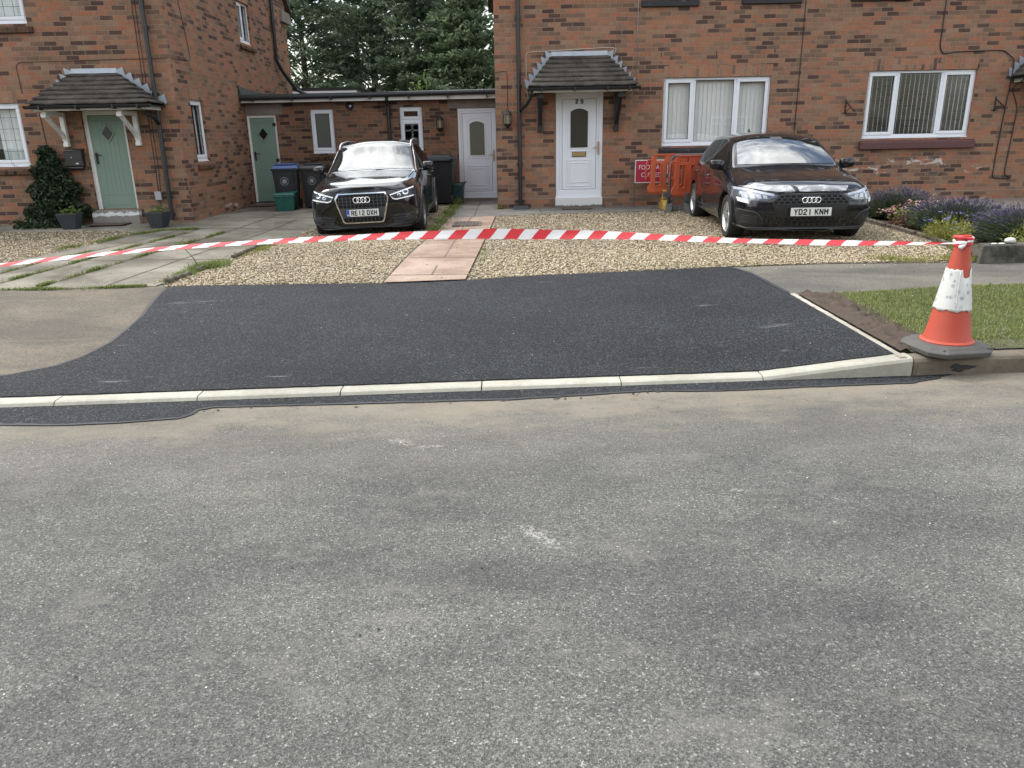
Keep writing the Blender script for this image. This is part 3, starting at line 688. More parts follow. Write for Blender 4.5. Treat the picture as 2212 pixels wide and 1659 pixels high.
st(band('bitumen_seam_by_footway', dens([(2.38, 8.55), (2.49, 8.43), (2.57, 8.15), (2.605, 7.1)]), .02, M['seal'], .010))
TR = [(-9, 4.22), (-3.07, 4.32), (-2.72, 4.29), (-2.36, 4.31), (-2.02, 4.37), (-1.97, 4.43), (-1.96, 4.51), (-1.88, 4.56), (-1.04, 4.575), (-.22, 4.60), (.04, 4.605), (.45, 4.66), (.86, 4.715), (1.17, 4.70), (1.34, 4.69), (1.89, 4.735), (2.62, 4.78), (2.86, 4.88), (2.99, 4.95)]
st(sheet('trench_reinstatement', TR+[(x, yk(x)-.001) for x in (3.0, 2.4, 1, 0, -2, -4, -9)], M['tarmac'], .005, .5, zf=lambda x, y: 0, jitter=.005))
st(band('bitumen_trench_edge', dens(TR[:-1]), .012, M['seal'], .0065))

SLAB = [(-9.5, 15.6), (-9.5, 13.15), (-7.5, 13.05), (-6.3, 13.0), (-6.05, 12.4), (-6.12, 11.2), (-6.25, 10.3), (-6.55, 9.2), (-6.8, 8.0), (-3.75, 8.05), (-3.66, 8.5), (-3.58, 9.5), (-3.50, 10.75), (-3.42, 12.1), (-3.30, 13.1), (-3.25, 14.6), (-3.1, 17.72), (-5.9, 17.72), (-5.9, 15.6)]
st(sheet('concrete_drive', SLAB, M['slab'], .004, .5))
st(sheet('gravel_drive', [(-3.66, 8.04), (-3.42, 12.1), (-3.25, 14.6), (-3.1, 17.72), (-1.0, 17.72), (-1.0, 14.2), (-.2, 14.2), (-.2, 14.35), (2.0, 14.5), (5.3, 14.6), (5.65, 12.5), (5.62, 10.2), (5.4, 9.2), (5.25, 8.6), (3.6, yfar(3.6)), (2.36, 8.58), (.1, 8.2), (-.47, 8.03), (-1.71, 7.99), (-3.3, 8.04)], M['gravel'], 0, .4))
st(sheet('gravel_patch', [(-6.85, 8.02), (-6.5, 9.2), (-6.2, 10.3), (-6.08, 11.2), (-6.0, 12.4), (-6.3, 13.05), (-7.5, 13.1), (-12, 13.2), (-12, 8.02)], M['gravel'], 0, .5))
st(sheet('pink_path', [(-1.32, 7.96), (-1.27, 9.65), (-1.12, 12.86), (-1.07, 14.1), (-.24, 14.1), (-.34, 11.39), (-.38, 10.21), (-.47, 8.04)], M['pinkslab'], .018, .4))
st(sheet('patio_slabs', [(-1.05, 14.11), (-1.02, 17.72), (-.2, 17.72), (-.2, 15.45), (6.0, 15.45), (6.0, 14.5), (1.42, 14.28), (-.24, 14.1)], M['greyslab'], .014, .5))
st(sheet('front_garden_bed', [(5.7, 12.7), (5.62, 10.2), (5.4, 9.2), (5.3, 8.7), (12, 9.0), (12, 15.45), (5.9, 15.45)], M['soil'], .0, .4))
st(sheet('far_patio', [(7.2, 15.45), (7.2, 13.3), (14, 13.3), (14, 15.45)], M['lintel'], .03, .8))
VER = [(2.68, 7.04), (3.3, 7.08), (4.38, 7.27), (4.92, 7.29), (7, 7.45), (14, 7.9), (14, yk(14)+.12), (5, yk(5)+.13), (2.69, yk(2.69)+.13)]
st(sheet('verge_soil', VER, M['turf'], .004, .2))
SOIL = [(2.66, 7.04), (2.98, 6.98), (2.91, 6.3), (2.89, 5.6), (3.02, 5.3), (3.2, 5.05), (2.66, yk(2.66)+.13)]
def soilz(x, y): return gz(x, y)+.004+clamp((x-2.665)/.07)*clamp((3.02-x)/.06+.25)*(.008+.022*math.sin(x*37+y*23)*math.sin(y*31-x*11)+random.uniform(-.016, .022))
random.seed(8); st(sheet('turned_soil_strip', SOIL, M['soil'], .012, .05, zf=soilz))
# joints in the slabs: narrow dark gaps
random.seed(11)
JO = [[(-6.0, 8.02), (-5.93, 9.8), (-5.68, 11.0), (-5.45, 13.0)], [(-5.62, 8.02), (-5.47, 9.4), (-5.34, 11.2), (-5.15, 13.2)], [(-5.0, 8.05), (-4.9, 9.2), (-4.72, 11.0), (-4.55, 13.2), (-4.35, 17.5)], [(-4.3, 8.06), (-4.15, 10), (-4.0, 12), (-3.9, 14.4)], [(-6.4, 9.9), (-3.56, 9.75)], [(-6.1, 11.5), (-3.47, 11.4)], [(-6.1, 13.2), (-3.3, 13.1)], [(-5.6, 14.7), (-3.2, 14.7)]]
for j in JO: st(band('slab_joint', dens(j, 8), .013, M['soil'], .0062))
for j in ([(-1.25, 9.5), (-.41, 9.45)], [(-1.19, 11.1), (-.35, 11.0)], [(-1.12, 12.55), (-.29, 12.5)], [(-.80, 9.4), (-.74, 12.5)], [(-.75, 12.5), (-.66, 14.1)], [(-1.31, 8.35), (-.46, 8.3)], [(-.85, 8.35), (-.84, 8.9)]): st(band('path_joint', dens(j, 6), .011, M['mortar_dark'], .0205))
for j in ([(-.63, 14.12), (-.60, 17.7)], [(-1.03, 15.3), (-.22, 15.3)], [(-1.03, 16.6), (-.22, 16.6)], [(.6, 14.3), (.6, 15.4)], [(1.5, 14.35), (1.5, 15.4)], [(-.2, 14.85), (4, 14.9)]): st(band('patio_joint', dens(j, 6), .008, M['soil'], .0165))

# ------------------------------------------------------------------ kerbs
JX = [-9.3, -8.4, -7.5, -6.6, -5.67, -4.755, -3.84, -2.927, -2.03, -1.118, -.20, .723, 1.677]
KL = ['white dropped kerb stone, %s', ]
def kerb(x0, x1, h0, h1, mat, name, label, group, gap=.004, tilt=0.):
    a0, a1 = yk(x0), yk(x1); mb = MB(); x0 += gap; x1 -= gap; c = .012
    prof = lambda y, h: [(y, -.12), (y, h-c-.012), (y+.012, h-.006), (y+.03, h), (y+.125, h+.002), (y+.125, -.12)]
    p0 = prof(a0, h0); p1 = prof(a1, h1); n = len(p0); i = len(mb.v)
    mb.v += [(x0, y, z) for y, z in p0]+[(x1, y, z) for y, z in p1]
    mb.f += [tuple(range(i, i+n)), tuple(range(i+n, i+2*n))[::-1]]; mb.m += [0, 0]
    for k in range(n): mb.f.append((i+k, i+n+k, i+n+(k+1) % n, i+(k+1) % n)); mb.m.append(0)
    o = mb.build(name, mat); return tag(o, label, 'kerb stone', group)
KG = 'new dropped kerb stones along the road'
pos_words = {-2.927: 'white dropped kerb stone beside the widest part of the black trench strip', -2.03: 'white dropped kerb stone behind the step in the black trench strip', -1.118: 'white dropped kerb stone just right of the step in the trench strip', -.20: 'white dropped kerb stone in the middle of the new crossover', .723: 'white dropped kerb stone next to the sloping kerb stone', -3.84: 'white dropped kerb stone cut by the left edge of the photo'}
for a, b in zip(JX, JX[1:]):
    if a < -4: continue
    kerb(a, b, .030+random.uniform(-.001, .001), .030, M['kerb'], 'kerb_stone', pos_words.get(round(a, 3), 'white dropped kerb stone at road edge'), KG)
kerb(1.677, 2.692, .032, .128, M['kerb'], 'kerb_stone', 'pale sloping kerb stone rising from the dropped kerb to full height', KG)
kerb(2.692, 3.85, .122, .122, M['kerb_old'], 'kerb_stone', 'old stained full height kerb stone under the traffic cone', 'old kerb stones by the verge', .006)
kerb(3.85, 4.9, .124, .124, M['kerb_old'], 'kerb_stone', 'old brown kerb stone next to the stained one under the traffic cone', 'old kerb stones by the verge', .004)
kerb(4.9, 5.95, .124, .125, M['kerb_old'], 'kerb_stone', 'old brown kerb stone, third along from the pale sloping stone', 'old kerb stones by the verge', .004)
# tar daubed on the old kerb
bm_ = bmesh.new()
pp = []
for k in range(22):
    a = 2*math.pi*k/22; r = 1+.28*math.sin(a*3+1)+.18*math.sin(a*7); pp.append(bm_.verts.new((3.03+.082*r*math.cos(a), 0, .048+.026*r*math.sin(a))))
bm_.faces.new(pp); ex = bmesh.ops.extrude_face_region(bm_, geom=bm_.faces[:]); 
for v in [g for g in ex['geom'] if isinstance(g, bmesh.types.BMVert)]: v.co.y -= .007; v.co.x = 3.03+(v.co.x-3.03)*.9; v.co.z = .048+(v.co.z-.048)*.85
bmesh.ops.recalc_face_normals(bm_, faces=bm_.faces)
for v in bm_.verts: v.co.y += yk(v.co.x)+.002
me = bpy.data.meshes.new('tar_daub'); bm_.to_mesh(me); bm_.free()
tag(link('tar_daub', me, M['seal']), 'black splat of tar stuck on the face of the old kerb below the cone', 'tar splat')
EJ = [7.06, 6.15, 5.24, 4.95]
for i, (a, b, l) in enumerate(((7.06, 6.15, 'chipped white concrete edging strip, far length beside the dark soil'), (6.145, 4.95, 'white concrete edging strip, near length meeting the sloping kerb'))):
    mb = MB(); n = 10
    for k in range(n):
        y0 = a+(b-a)*k/n; y1 = a+(b-a)*(k+1)/n; xx = lambda y: 2.615+.0*y; w = lambda: random.uniform(-.004, .004)
        mb.hexa([(xx(y1)-.006, y1, gz(2.6, y1)-.1), (xx(y1)+.050, y1, gz(2.6, y1)-.1), (xx(y0)+.050, y0, gz(2.6, y0)-.1), (xx(y0)-.006, y0, gz(2.6, y0)-.1), (xx(y1)-.006, y1, gz(2.6, y1)+.009), (xx(y1)+.036+w(), y1, gz(2.6, y1)+.009), (xx(y0)+.036+w(), y0, gz(2.6, y0)+.009), (xx(y0)-.006, y0, gz(2.6, y0)+.009)])
    tag(mb.build('edging_stone', M['edging']), l, 'edging', 'white edging beside the crossover')
# ------------------------------------------------------------------ building helpers
def wall_grid(mb, u0, u1, z0, z1, holes, P, N, depth=.10):
    # P(u, z, d) -> point; d = depth behind the face
    us = sorted({u0, u1, *[h[0] for h in holes], *[h[1] for h in holes]}); zs = sorted({z0, z1, *[h[2] for h in holes], *[h[3] for h in holes]})
    us = [u for u in us if u0 <= u <= u1]; zs = [z for z in zs if z0 <= z <= z1]
    for a, b in zip(us, us[1:]):
        for c, d in zip(zs, zs[1:]):
            mu, mz = (a+b)/2, (c+d)/2
            if any(h[0] < mu < h[1] and h[2] < mz < h[3] for h in holes): continue
            mb.quad(P(a, c, 0), P(b, c, 0), P(b, d, 0), P(a, d, 0))
    for a, b, c, d in holes:
        mb.quad(P(a, c, 0), P(a, c, depth), P(a, d, depth), P(a, d, 0)); mb.quad(P(b, c, 0), P(b, d, 0), P(b, d, depth), P(b, c, depth))
        mb.quad(P(a, d, 0), P(a, d, depth), P(b, d, depth), P(b, d, 0)); mb.quad(P(a, c, 0), P(b, c, 0), P(b, c, depth), P(a, c, depth))
def front(y): return lambda u, z, d: (u, y+d, z)
def side_east(x): return lambda u, z, d: (x-d, u, z)
def frame_ring(mb, T, x0, x1, z0, z1, w, y0, y1, wb=None):
    # ring of four mitre-free bars between depths y0 (front) and y1 (back)
    wb = wb or w
    for a, b, c, d in ((x0, x1, z1-w, z1), (x0, x1, z0, z0+wb), (x0, x0+w, z0+wb, z1-w), (x1-w, x1, z0+wb, z1-w)): mb.box(a, b, y0, y1, c, d, T)
def window(parent, T, x0, x1, z0, z1, mull=(), opens=(), blind=None, lattice=False, trans=None, glassmat=None, label=None):
    """T: local (x along the wall, y into the wall, z up). Returns the frame (a part) with pane, casement and blind children."""
    mb = MB(); frame_ring(mb, T, x0, x1, z0, z1, .045, 0, .07, .055)
    for u in mull: mb.box(u-.03, u+.03, .003, .07, z0+.055, z1-.045, T)
    if trans: mb.box(x0+.045, x1-.045, .003, .07, trans-.03, trans+.03, T)
    mb.box(x0-.01, x1+.01, -.025, .05, z0-.022, z0-.001, T)
    fr = mb.build('window', M['upvc'], parent, bevel=.006)
    if label: fr['label'] = label
    us = [x0+.045]+[u for m_ in mull for u in (m_-.03, m_+.03)]+[x1-.045]
    zr = [(z0+.055, z1-.045)] if not trans else [(z0+.055, trans-.03), (trans+.03, z1-.045)]
    k = 0
    for a, b in zip(us[::2], us[1::2]):
        for c, d in zr:
            op = opens[k] if k < len(opens) else False; k += 1; ins = 0
            if op:
                m2 = MB(); frame_ring(m2, T, a-.012, b+.012, c-.012, d+.012, .058, -.012, .045); m2.build('casement', M['upvc'], fr, bevel=.008); ins = .046
            m3 = MB(); m3.quad(*[tuple(T @ Vector(q)) for q in ((a+ins, .022, c+ins), (b-ins, .022, c+ins), (b-ins, .022, d-ins), (a+ins, .022, d-ins))]); m3.build('pane', glassmat or M['pane'], fr)
            if op or True:
                m3 = MB(); e = .008; frame_ring(m3, T, a+ins, b-ins, c+ins, d-ins, e, .012, .021); m3.build('gasket', M['lattice'], fr)
            if lattice:
                m4 = MB(); n = max(1, round((b-a)/.17)); q = max(1, round((d-c)/.20))
                for i in range(1, n): u = a+(b-a)*i/n; m4.box(u-.003, u+.003, .019, .0215, c+ins, d-ins, T)
                for i in range(1, q): z = c+(d-c)*i/q; m4.box(a+ins, b-ins, .0188, .0212, z-.003, z+.003, T)
                m4.build('lattice', M['lattice'], fr)
    if blind == 'closed':
        m5 = MB(); n = int((x1-x0)/.082)
        for i in range(n):
            u = x0+.05+i*.082; 
            j = random.uniform(-.004, .004); m5.quad(T @ Vector((u, .10+j, z0+.02)), T @ Vector((u+.086, .112+j, z0+.02)), T @ Vector((u+.086, .112, z1-.02)), T @ Vector((u, .10, z1-.02)))
        m5.build('blind', M['blind'], fr)
    elif blind == 'open':
        m5 = MB(); n = int((x1-x0)/.088)
        for i in range(n):
            u = x0+.07+i*.088
            m5.box(u, u+.004, .10, .185, z0+.03, z1-.04, T @ Matrix.Translation((u, .1, 0)) @ Matrix.Rotation(R(-23), 4, 'Z') @ Matrix.Translation((-u, -.1, 0)))
        m5.box(x0, x1, .10, .15, z1-.04, z1-.005, T); m5.build('blind', M['blind'], fr)
    elif blind == 'net':
        m5 = MB(); n = 60
        for i in range(n):
            a = x0+(x1-x0)*i/n; b = x0+(x1-x0)*(i+1)/n; f = lambda u: .12+.012*math.sin(u*60)+.01*math.sin(u*23)
            if .25 < ((a-x0)/(x1-x0)*1.0) < .80: continue
            m5.quad(T @ Vector((a, f(a), z0)), T @ Vector((b, f(b), z0)), T @ Vector((b, f(b), z1)), T @ Vector((a, f(a), z1)))
        h1, h2 = MB(), MB(); mid = (x0+x1)/2
        for f_ in m5.f:
            q = [m5.v[k] for k in f_]; lx = (T.inverted() @ Vector(q[0])).x; (h1 if lx < mid else h2).quad(*q)
        for h_ in (h1, h2):
            if h_.f: h_.build('curtain', M['net'], fr, smooth='all')
    return fr
def FT(y): return Matrix.Translation((0, y, 0))                                       # front-facing wall
def ET(x): return Matrix.Translation((x, 0, 0)) @ Matrix.Rotation(R(90), 4, 'Z')    # wall facing +x: local x -> y, local y -> -x
def soldier(parent, x0, x1, z0, z1, y, name='lintel_course'):
    mb = MB(); mb.box(x0, x1, y-.0035, y+.01, z0, z1); return mb.build(name, M['brick_sold'], parent, uvswap=True)
def brick_sill(parent, x0, x1, ztop, y, mat, h=.165, out=.055, T=None, name='sill'):
    mb = MB(); Tm = T if T is not None else Matrix.Identity(4)
    P = lambda a, b, c: tuple(Tm @ Vector((a, b, c)))
    q = [P(x0, y-out, ztop-h), P(x1, y-out, ztop-h), P(x1, y+.06, ztop-h), P(x0, y+.06, ztop-h), P(x0, y-out, ztop-.06), P(x1, y-out, ztop-.06), P(x1, y+.06, ztop-.004), P(x0, y+.06, ztop-.004)]
    mb.hexa(q); return mb.build(name, mat, parent, bevel=.010, uvswap=True)
def pipe(parent, pts, r=.034, mat=None, clips=(), name='downpipe', n=12):
    mb = MB(); mb.tube(pts, r, n); o = mb.build(name, mat or M['gutter'], parent, smooth=True)
    return o
def clip(pipe_o, x, y, z):
    mb = MB(); mb.lathe([(.043, -.03), (.043, .03)], 12, Matrix.Translation((x, y, z))); mb.box(x-.06, x+.06, y+.01, y+.04, z-.016, z+.016); mb.build('pipe_clip', M['gutter'], pipe_o)
def cable(parent, pts, r=.006, mat=None):
    # rounded corners
    P = [Vector(p) for p in pts]; out = [P[0]]
    for a, b, c in zip(P, P[1:], P[2:]):
        d1 = min(.07, (b-a).length*.45); d2 = min(.07, (c-b).length*.45); s = b+(a-b).normalized()*d1; e = b+(c-b).normalized()*d2
        for k in range(5): t = k/4; out.append(s*(1-t)**2+b*2*t*(1-t)+e*t*t)
    out.append(P[-1]); mb = MB(); mb.tube(out, r, 6); return mb.build('cable', mat or M['cable'], parent, smooth='all')

def arch(w, h, rise, cx, cz, n=10):
    # closed outline, flat sides and a shallow arched head
    p = [(cx-w/2, cz), (cx+w/2, cz)]
    for k in range(n+1):
        t = 1-2*k/n; p.append((cx+w/2*t, cz+h-rise+rise*(1-t*t)))
    return p
def ring_plate(mb_parent, name, outer, inner, y, th, mat):
    me = curve_plate([outer, inner], th, .004); facing(me, (0, y, 0)); return link(name, me, mat, mb_parent, smooth=True)
def white_door(parent, x0, x1, z0, z1, y, glassmat, number=None, thr=.12, hand=1):
    mb = MB(); fw_ = .125 if number else .10
    frame_ring(mb, FT(y), x0, x1, z0, z1, fw_*.55, -.012, .07, thr); frame_ring(mb, FT(y), x0+fw_*.55, x1-fw_*.55, z0+thr, z1-fw_*.55, fw_*.42, .004, .07, .02)
    mb.box(x0-.005, x1+.005, y-.035, y+.02, z0-.03, z0-.001)
    dr = mb.build('door', M['upvc'], parent, bevel=.006)
    lx0, lx1, lz0, lz1 = x0+fw_*.98, x1-fw_*.98, z0+thr+.022, z1-fw_*.98
    m2 = MB(); m2.box(lx0+.004, lx1-.004, y+.012, y+.06, lz0+.004, lz1-.004); lf = m2.build('door_leaf', M['upvc'], dr, bevel=.004)
    mg = MB(); frame_ring(mg, FT(y), lx0-.004, lx1+.004, lz0-.004, lz1+.004, .008, .0105, .02); mg.build('door_seal', M['lattice'], dr)
    w = lx1-lx0; cx = (lx0+lx1)/2
    for k, (ww, pad) in enumerate(((w*.76, .05), (w*.60, .028))):
        g0, g1 = lz0+(lz1-lz0)*.455-.03*(1-k)*1.6, lz1-.085-.065*k
        o = arch(ww, g1-g0, .07, cx, g0); i = arch(ww-2*.022, g1-g0-.044, .062, cx, g0+.022)
        ring_plate(dr, 'moulding', o, i, y+.012, .018 if k == 0 else .026, M['upvc'])
        g0, g1 = lz0+.055+.07*k, lz0+(lz1-lz0)*.335-.05*k
        o = rrect(ww, g1-g0, .003, cx, (g0+g1)/2); i = rrect(ww-.036, g1-g0-.036, .003, cx, (g0+g1)/2)
        ring_plate(dr, 'moulding', o, i, y+.012, .018, M['upvc'])
    g0 = lz0+(lz1-lz0)*.47
    me = curve_plate([arch(w*.50, lz1-.17-g0, .055, cx, g0)], .006); facing(me, (0, y+.007, 0)); link('glass', me, glassmat, dr)
    hx = x1-fw_*.62 if hand > 0 else x0+fw_*.62; hz = lz0+(lz1-lz0)*.47
    mh = MB(); mh.box(hx-.014, hx+.014, y-.03, y-.004, hz-.13, hz+.11); mh.tube([(hx, y-.03, hz+.0), (hx, y-.062, hz), (hx-.11*hand, y-.066, hz)], .009, 8); mh.build('handle', M['brass'], dr, smooth=True)
    if number:
        lz = lz0+(lz1-lz0)*.395
        ml = MB(); ml.box(cx-.125, cx+.125, y-.004, y+.013, lz-.036, lz+.036); lb = ml.build('letterbox', M['brass'], dr, bevel=.006)
        ml = MB(); frame_ring(ml, FT(y), cx-.135, cx+.135, lz-.046, lz+.046, .009, .0005, .013); ml.build('letterbox_rim', M['lattice'], dr)
        for ch, dx in zip(number, (-.046, .046)): me = stroke_text(ch, .062, .085, .0095); facing(me, (cx+dx, y+.009, lz1-.05)); link('house_number', me, M['iron'], dr)
    return dr
def diamond(cx, cz, w, h): return [(cx, cz-h/2), (cx+w/2, cz), (cx, cz+h/2), (cx-w/2, cz)]
def green_door(parent, x0, x1, z0, z1, y, handle=-1, hinges=True, fwid=.045):
    mb = MB()
    for a, b, c, d in ((x0, x1, z1-fwid, z1), (x0, x0+fwid, z0, z1-fwid), (x1-fwid, x1, z0, z1-fwid)): mb.box(a, b, y-.004, y+.07, c, d)
    dr = mb.build('door', M['white_paint'], parent, bevel=.005)
    lx0, lx1, lz0, lz1 = x0+fwid+.003, x1-fwid-.003, z0+.01, z1-fwid-.003
    m2 = MB(); m2.box(lx0, lx1, y+.016, y+.06, lz0, lz1); lf = m2.build('door_leaf', M['green_door'], dr, bevel=.004)
    cx = (lx0+lx1)/2; cz = lz0+(lz1-lz0)*.81; w = lx1-lx0
    m3 = MB()
    for k in range(1, 6): u = lx0+.07+(w-.14)*k/6; m3.box(u-.002, u+.002, y+.0145, y+.0162, lz0+.24, lz1-.10)
    for z in (lz0+.23, lz0+.06, lz1-.09): m3.box(lx0+.07, lx1-.07, y+.0145, y+.0162, z-.003, z+.003)
    m3.build('panel_groove', M['door_groove'], dr)
    ring_plate(dr, 'glass_moulding', diamond(cx, cz, .26, .33), diamond(cx, cz, .195, .25), y+.010, .02, M['green_door'])
    me = curve_plate([diamond(cx, cz, .2, .255)], .005); facing(me, (0, y+.012, 0)); link('glass', me, M['car_glass'], dr)
    me = curve_plate([diamond(cx, cz, .2, .255)], .002); facing(me, (0, y+.0155, 0)); link('glass_backing', me, M['dark_room'], dr)
    hx = lx0+.045 if handle < 0 else lx1-.045; hz = lz0+(lz1-lz0)*.57
    mh = MB(); mh.box(hx-.018, hx+.018, y+.002, y+.016, hz-.13, hz+.06); mh.tube([(hx, y+.005, hz+.02), (hx, y-.03, hz+.02), (hx-handle*.10, y-.033, hz+.02)], .008, 8); mh.build('handle', M['iron'], dr, smooth=True)
    if hinges:
        for z in (lz0+.2, lz0+(lz1-lz0)*.5, lz0+(lz1-lz0)*.92):
            mh = MB(); u = lx1 if handle < 0 else lx0; mh.box(u-.05, u-.012, y+.008, y+.017, z-.03, z+.03); mh.box(u-.012, u+.03, y-.012, y+.012, z-.035, z+.035); mh.build('hinge', M['iron'], dr)
    return dr

def canopy(parent, x0, x1, tx0, tx1, ze, zt, yw, out, bracket_x, bz0, bracket_mat, step_mat=None, bracket_kind='thin'):
    """tiled porch canopy with hipped ends: eaves from x0 to x1 at height ze, top edge tx0..tx1 at the wall, height zt"""
    n = 7; ye = yw-out
    def at(t): return x0+(tx0-x0)*t, x1+(tx1-x1)*t, ye+(out-.02)*t, ze+(zt-ze)*t
    mb = MB()
    for i in range(n):
        a0, a1, ya, za = at(i/n); b0, b1, yb, zb = at(min(1, (i+1.35)/n)); lift = .034; sag = .0
        m = max(3, round((a1-a0)/.17)); off = .5 if i % 2 else 0
        us = [0]+[(k+off)/m for k in range(0 if off else 1, m) if 0.02 < (k+off)/m < .98]+[1]
        for u, v in zip(us, us[1:]):
            j = random.uniform(-.003, .004); g = .0012
            fa = lambda t: a0+(a1-a0)*t; fb = lambda t: b0+(b1-b0)*t
            dip = lambda t: .012*(max(0, .16-t)/.16+max(0, t-.84)/.16)   # courses kick up at the hips
            top = [(fa(u)+g, ya-.012, za+lift+j+dip(u)), (fa(v)-g, ya-.012, za+lift+j+dip(v)), (fb(v)-g, yb, zb+.004), (fb(u)+g, yb, zb+.004)]
            bot = [(p[0], p[1], p[2]-.021) for p in top]
            mb.hexa(bot+top)
        # hipped returns
        for s, A, B in ((-1, a0, b0), (1, a1, b1)):
            top = [(A, ya-.012, za+lift+.010), (A, yw, za+lift), (B, yw, zb+.004), (B, yb, zb+.004)]
            bot = [(p[0], p[1], p[2]-.016) for p in top]
            mb.hexa(bot+top)
    cp = mb.build('porch_canopy', M['rooftile'], parent)
    core = MB(); a0, a1, ya, za = at(0); core.hexa([(a0, ya, za-.03), (a1, ya, za-.03), (a1, yw, za-.03), (a0, yw, za-.03), (tx0, yw-.03, zt-.005), (tx1, yw-.03, zt-.005), (tx1, yw, zt-.005), (tx0, yw, zt-.005)]); core.build('roof_deck', M['black'], cp)
    # lead: apron along the top and stepped pieces down each hip
    ml = MB(); ml.hexa([(tx0-.03, yw-.055, zt-.035), (tx1+.03, yw-.055, zt-.035), (tx1+.03, yw-.004, zt-.02), (tx0-.03, yw-.004, zt-.02), (tx0-.02, yw-.045, zt-.012), (tx1+.02, yw-.045, zt-.012), (tx1+.02, yw-.004, zt+.075), (tx0-.02, yw-.004, zt+.075)])
    ml.build('lead_flashing', M['lead'], cp)
    ns = 6
    for s, X0, XT in ((-1, x0, tx0), (1, x1, tx1)):
        for k in range(ns):
            t0, t1 = k/ns, (k+1)/ns; xa = X0+(XT-X0)*t0; xb = X0+(XT-X0)*t1; za = ze+(zt-ze)*t0+.005; zb = ze+(zt-ze)*t1+.005
            m2 = MB(); h = .105
            poly = [(xa-s*.01, za), (xb-s*.015, zb), (xb+s*.02, zb+.05+.02), (xa+s*.045, zb+.035)]
            poly = [(xa, za), (xb-s*.02, zb+.02), (xb+s*.135, zb+.085), (xa+s*.035, za+.035)]
            if s > 0: poly = poly[::-1]
            Tm = Matrix(((1, 0, 0, 0), (0, 0, 1, 0), (0, 1, 0, 0), (0, 0, 0, 1)))
            m2.prism(poly, yw-.030+.004*(k % 2), yw-.022+.004*(k % 2), Tm); o = m2.build('lead_step', M['lead'], cp)
    mf = MB(); mf.box(x0+.09, x1-.10, ye+.045, ye+.065, ze-.085, ze-.02); mf.box(x0+.09, x0+.11, ye+.065, yw, ze-.085, ze-.02); mf.box(x1-.12, x1-.10, ye+.065, yw, ze-.085, ze-.02); mf.box(x0+.11, x1-.12, ye+.065, yw, ze-.06, ze-.05)
    mf.build('fascia', M['white_paint'], cp, bevel=.004)
    mg = MB(); sec = [(math.cos(a)*.052, math.sin(a)*.052) for a in [math.pi*k/10 for k in range(11)]]
    pr = [(-ye+0, 0)]
    inner = [(c*.9, s_*.9) for c, s_ in sec][::-1]
    i0 = len(mg.v); gy = ye-.015; gzz = ze-.005
    ring = [(gy+c, gzz-s_) for c, s_ in sec]+[(gy+c, gzz-s_) for c, s_ in inner]
    mg.v += [(x0-.02, y, z) for y, z in ring]+[(x1+.04, y, z) for y, z in ring]; k = len(ring)
    for j in range(k): mg.f.append((i0+j, i0+(j+1) % k, i0+k+(j+1) % k, i0+k+j)); mg.m.append(0)
    for X in (x0-.02, x1+.04):
        b = len(mg.v); mg.v += [(X, gy+c, gzz-s_) for c, s_ in sec]; mg.f.append(tuple(range(b, b+11))); mg.m.append(0)
    for u in (.12, .42, .72, .92): X = x0+(x1-x0)*u; mg.box(X-.012, X+.012, gy-.056, gy+.06, gzz-.07, gzz+.004)
    mg.build('gutter', M['gutter'], cp, smooth=True)
    for bx in bracket_x:
        b = MB(); w = .075 if bracket_kind == 'white' else .085; zt_ = ze-.09
        b.box(bx-w/2, bx+w/2, yw-.075, yw-.002, bz0, zt_); b.box(bx-w/2+.004, bx+w/2-.004, yw-out+.12, yw-.075, zt_-.075, zt_)
        pts = []
        for k in range(7):
            t = k/6; pts.append((yw-.06-(out-.20)*t, bz0+.10+(zt_-.06-bz0-.10)*(t**.75)+ .03*math.sin(t*math.pi)*-1))
        for (ya, za), (yb, zb) in zip(pts, pts[1:]): b.bar((bx, ya, za), (bx, yb, zb), w-.016, .062)
        b.box(bx-w/2-.006, bx+w/2+.006, yw-.085, yw-.001, bz0-.03, bz0+.03); b.box(bx-w/2-.004, bx+w/2+.004, yw-.09, yw-.001, bz0+.07, bz0+.10)
        b.box(bx-w/2-.006, bx+w/2+.006, yw-out+.09, yw-out+.16, zt_-.095, zt_-.03)
        o = b.build('bracket', bracket_mat, cp, bevel=.006)
    return cp

# ------------------------------------------------------------------ right house (semi-detached pair)
random.seed(21)
RH = empty('brick_house', (4, 15.4, .2), 0, 'wide red brick house with white front door 29 and two three-part windows', 'house', 'brick houses along the street')
RHI = RH.matrix_world.copy(); 
bpy.context.view_layer.update()
def under(parent):
    # geometry is written in world coordinates: undo the parent's offset once
    inv = Matrix.Translation(parent.location).inverted()
    for ch in parent.children: ch.matrix_parent_inverse = inv
yR = 15.4
holes = [(.92, 1.825, .40, 2.335), (2.95, 4.955, 1.32, 2.545), (6.775, 8.80, 1.385, 2.595), (2.56, 3.46, 3.90, 4.72), (4.40, 5.30, 3.91, 4.72), (6.38, 7.32, 3.93, 4.72), (10.36, 11.25, .40, 2.335)]
mb = MB(); wall_grid(mb, -.21, 17.5, -.1, 4.95, holes, front(yR), 0)
wall_grid(mb, yR, 22.5, -.1, 4.95, [], lambda u, z, d: (-.21+d, u, z), 0); wall_grid(mb, -.21, 17.5, -.1, 4.95, [], front(22.5), 0); wall_grid(mb, yR, 22.5, -.1, 4.95, [], lambda u, z, d: (17.5, u, z), 0)
for X in (-.21, 17.5): mb.quad((X, yR, 4.95), (X, 22.5, 4.95), (X, 18.95, 7.9))
mb.build('wall', M['brick'], RH, recalc=False)
mb = MB()
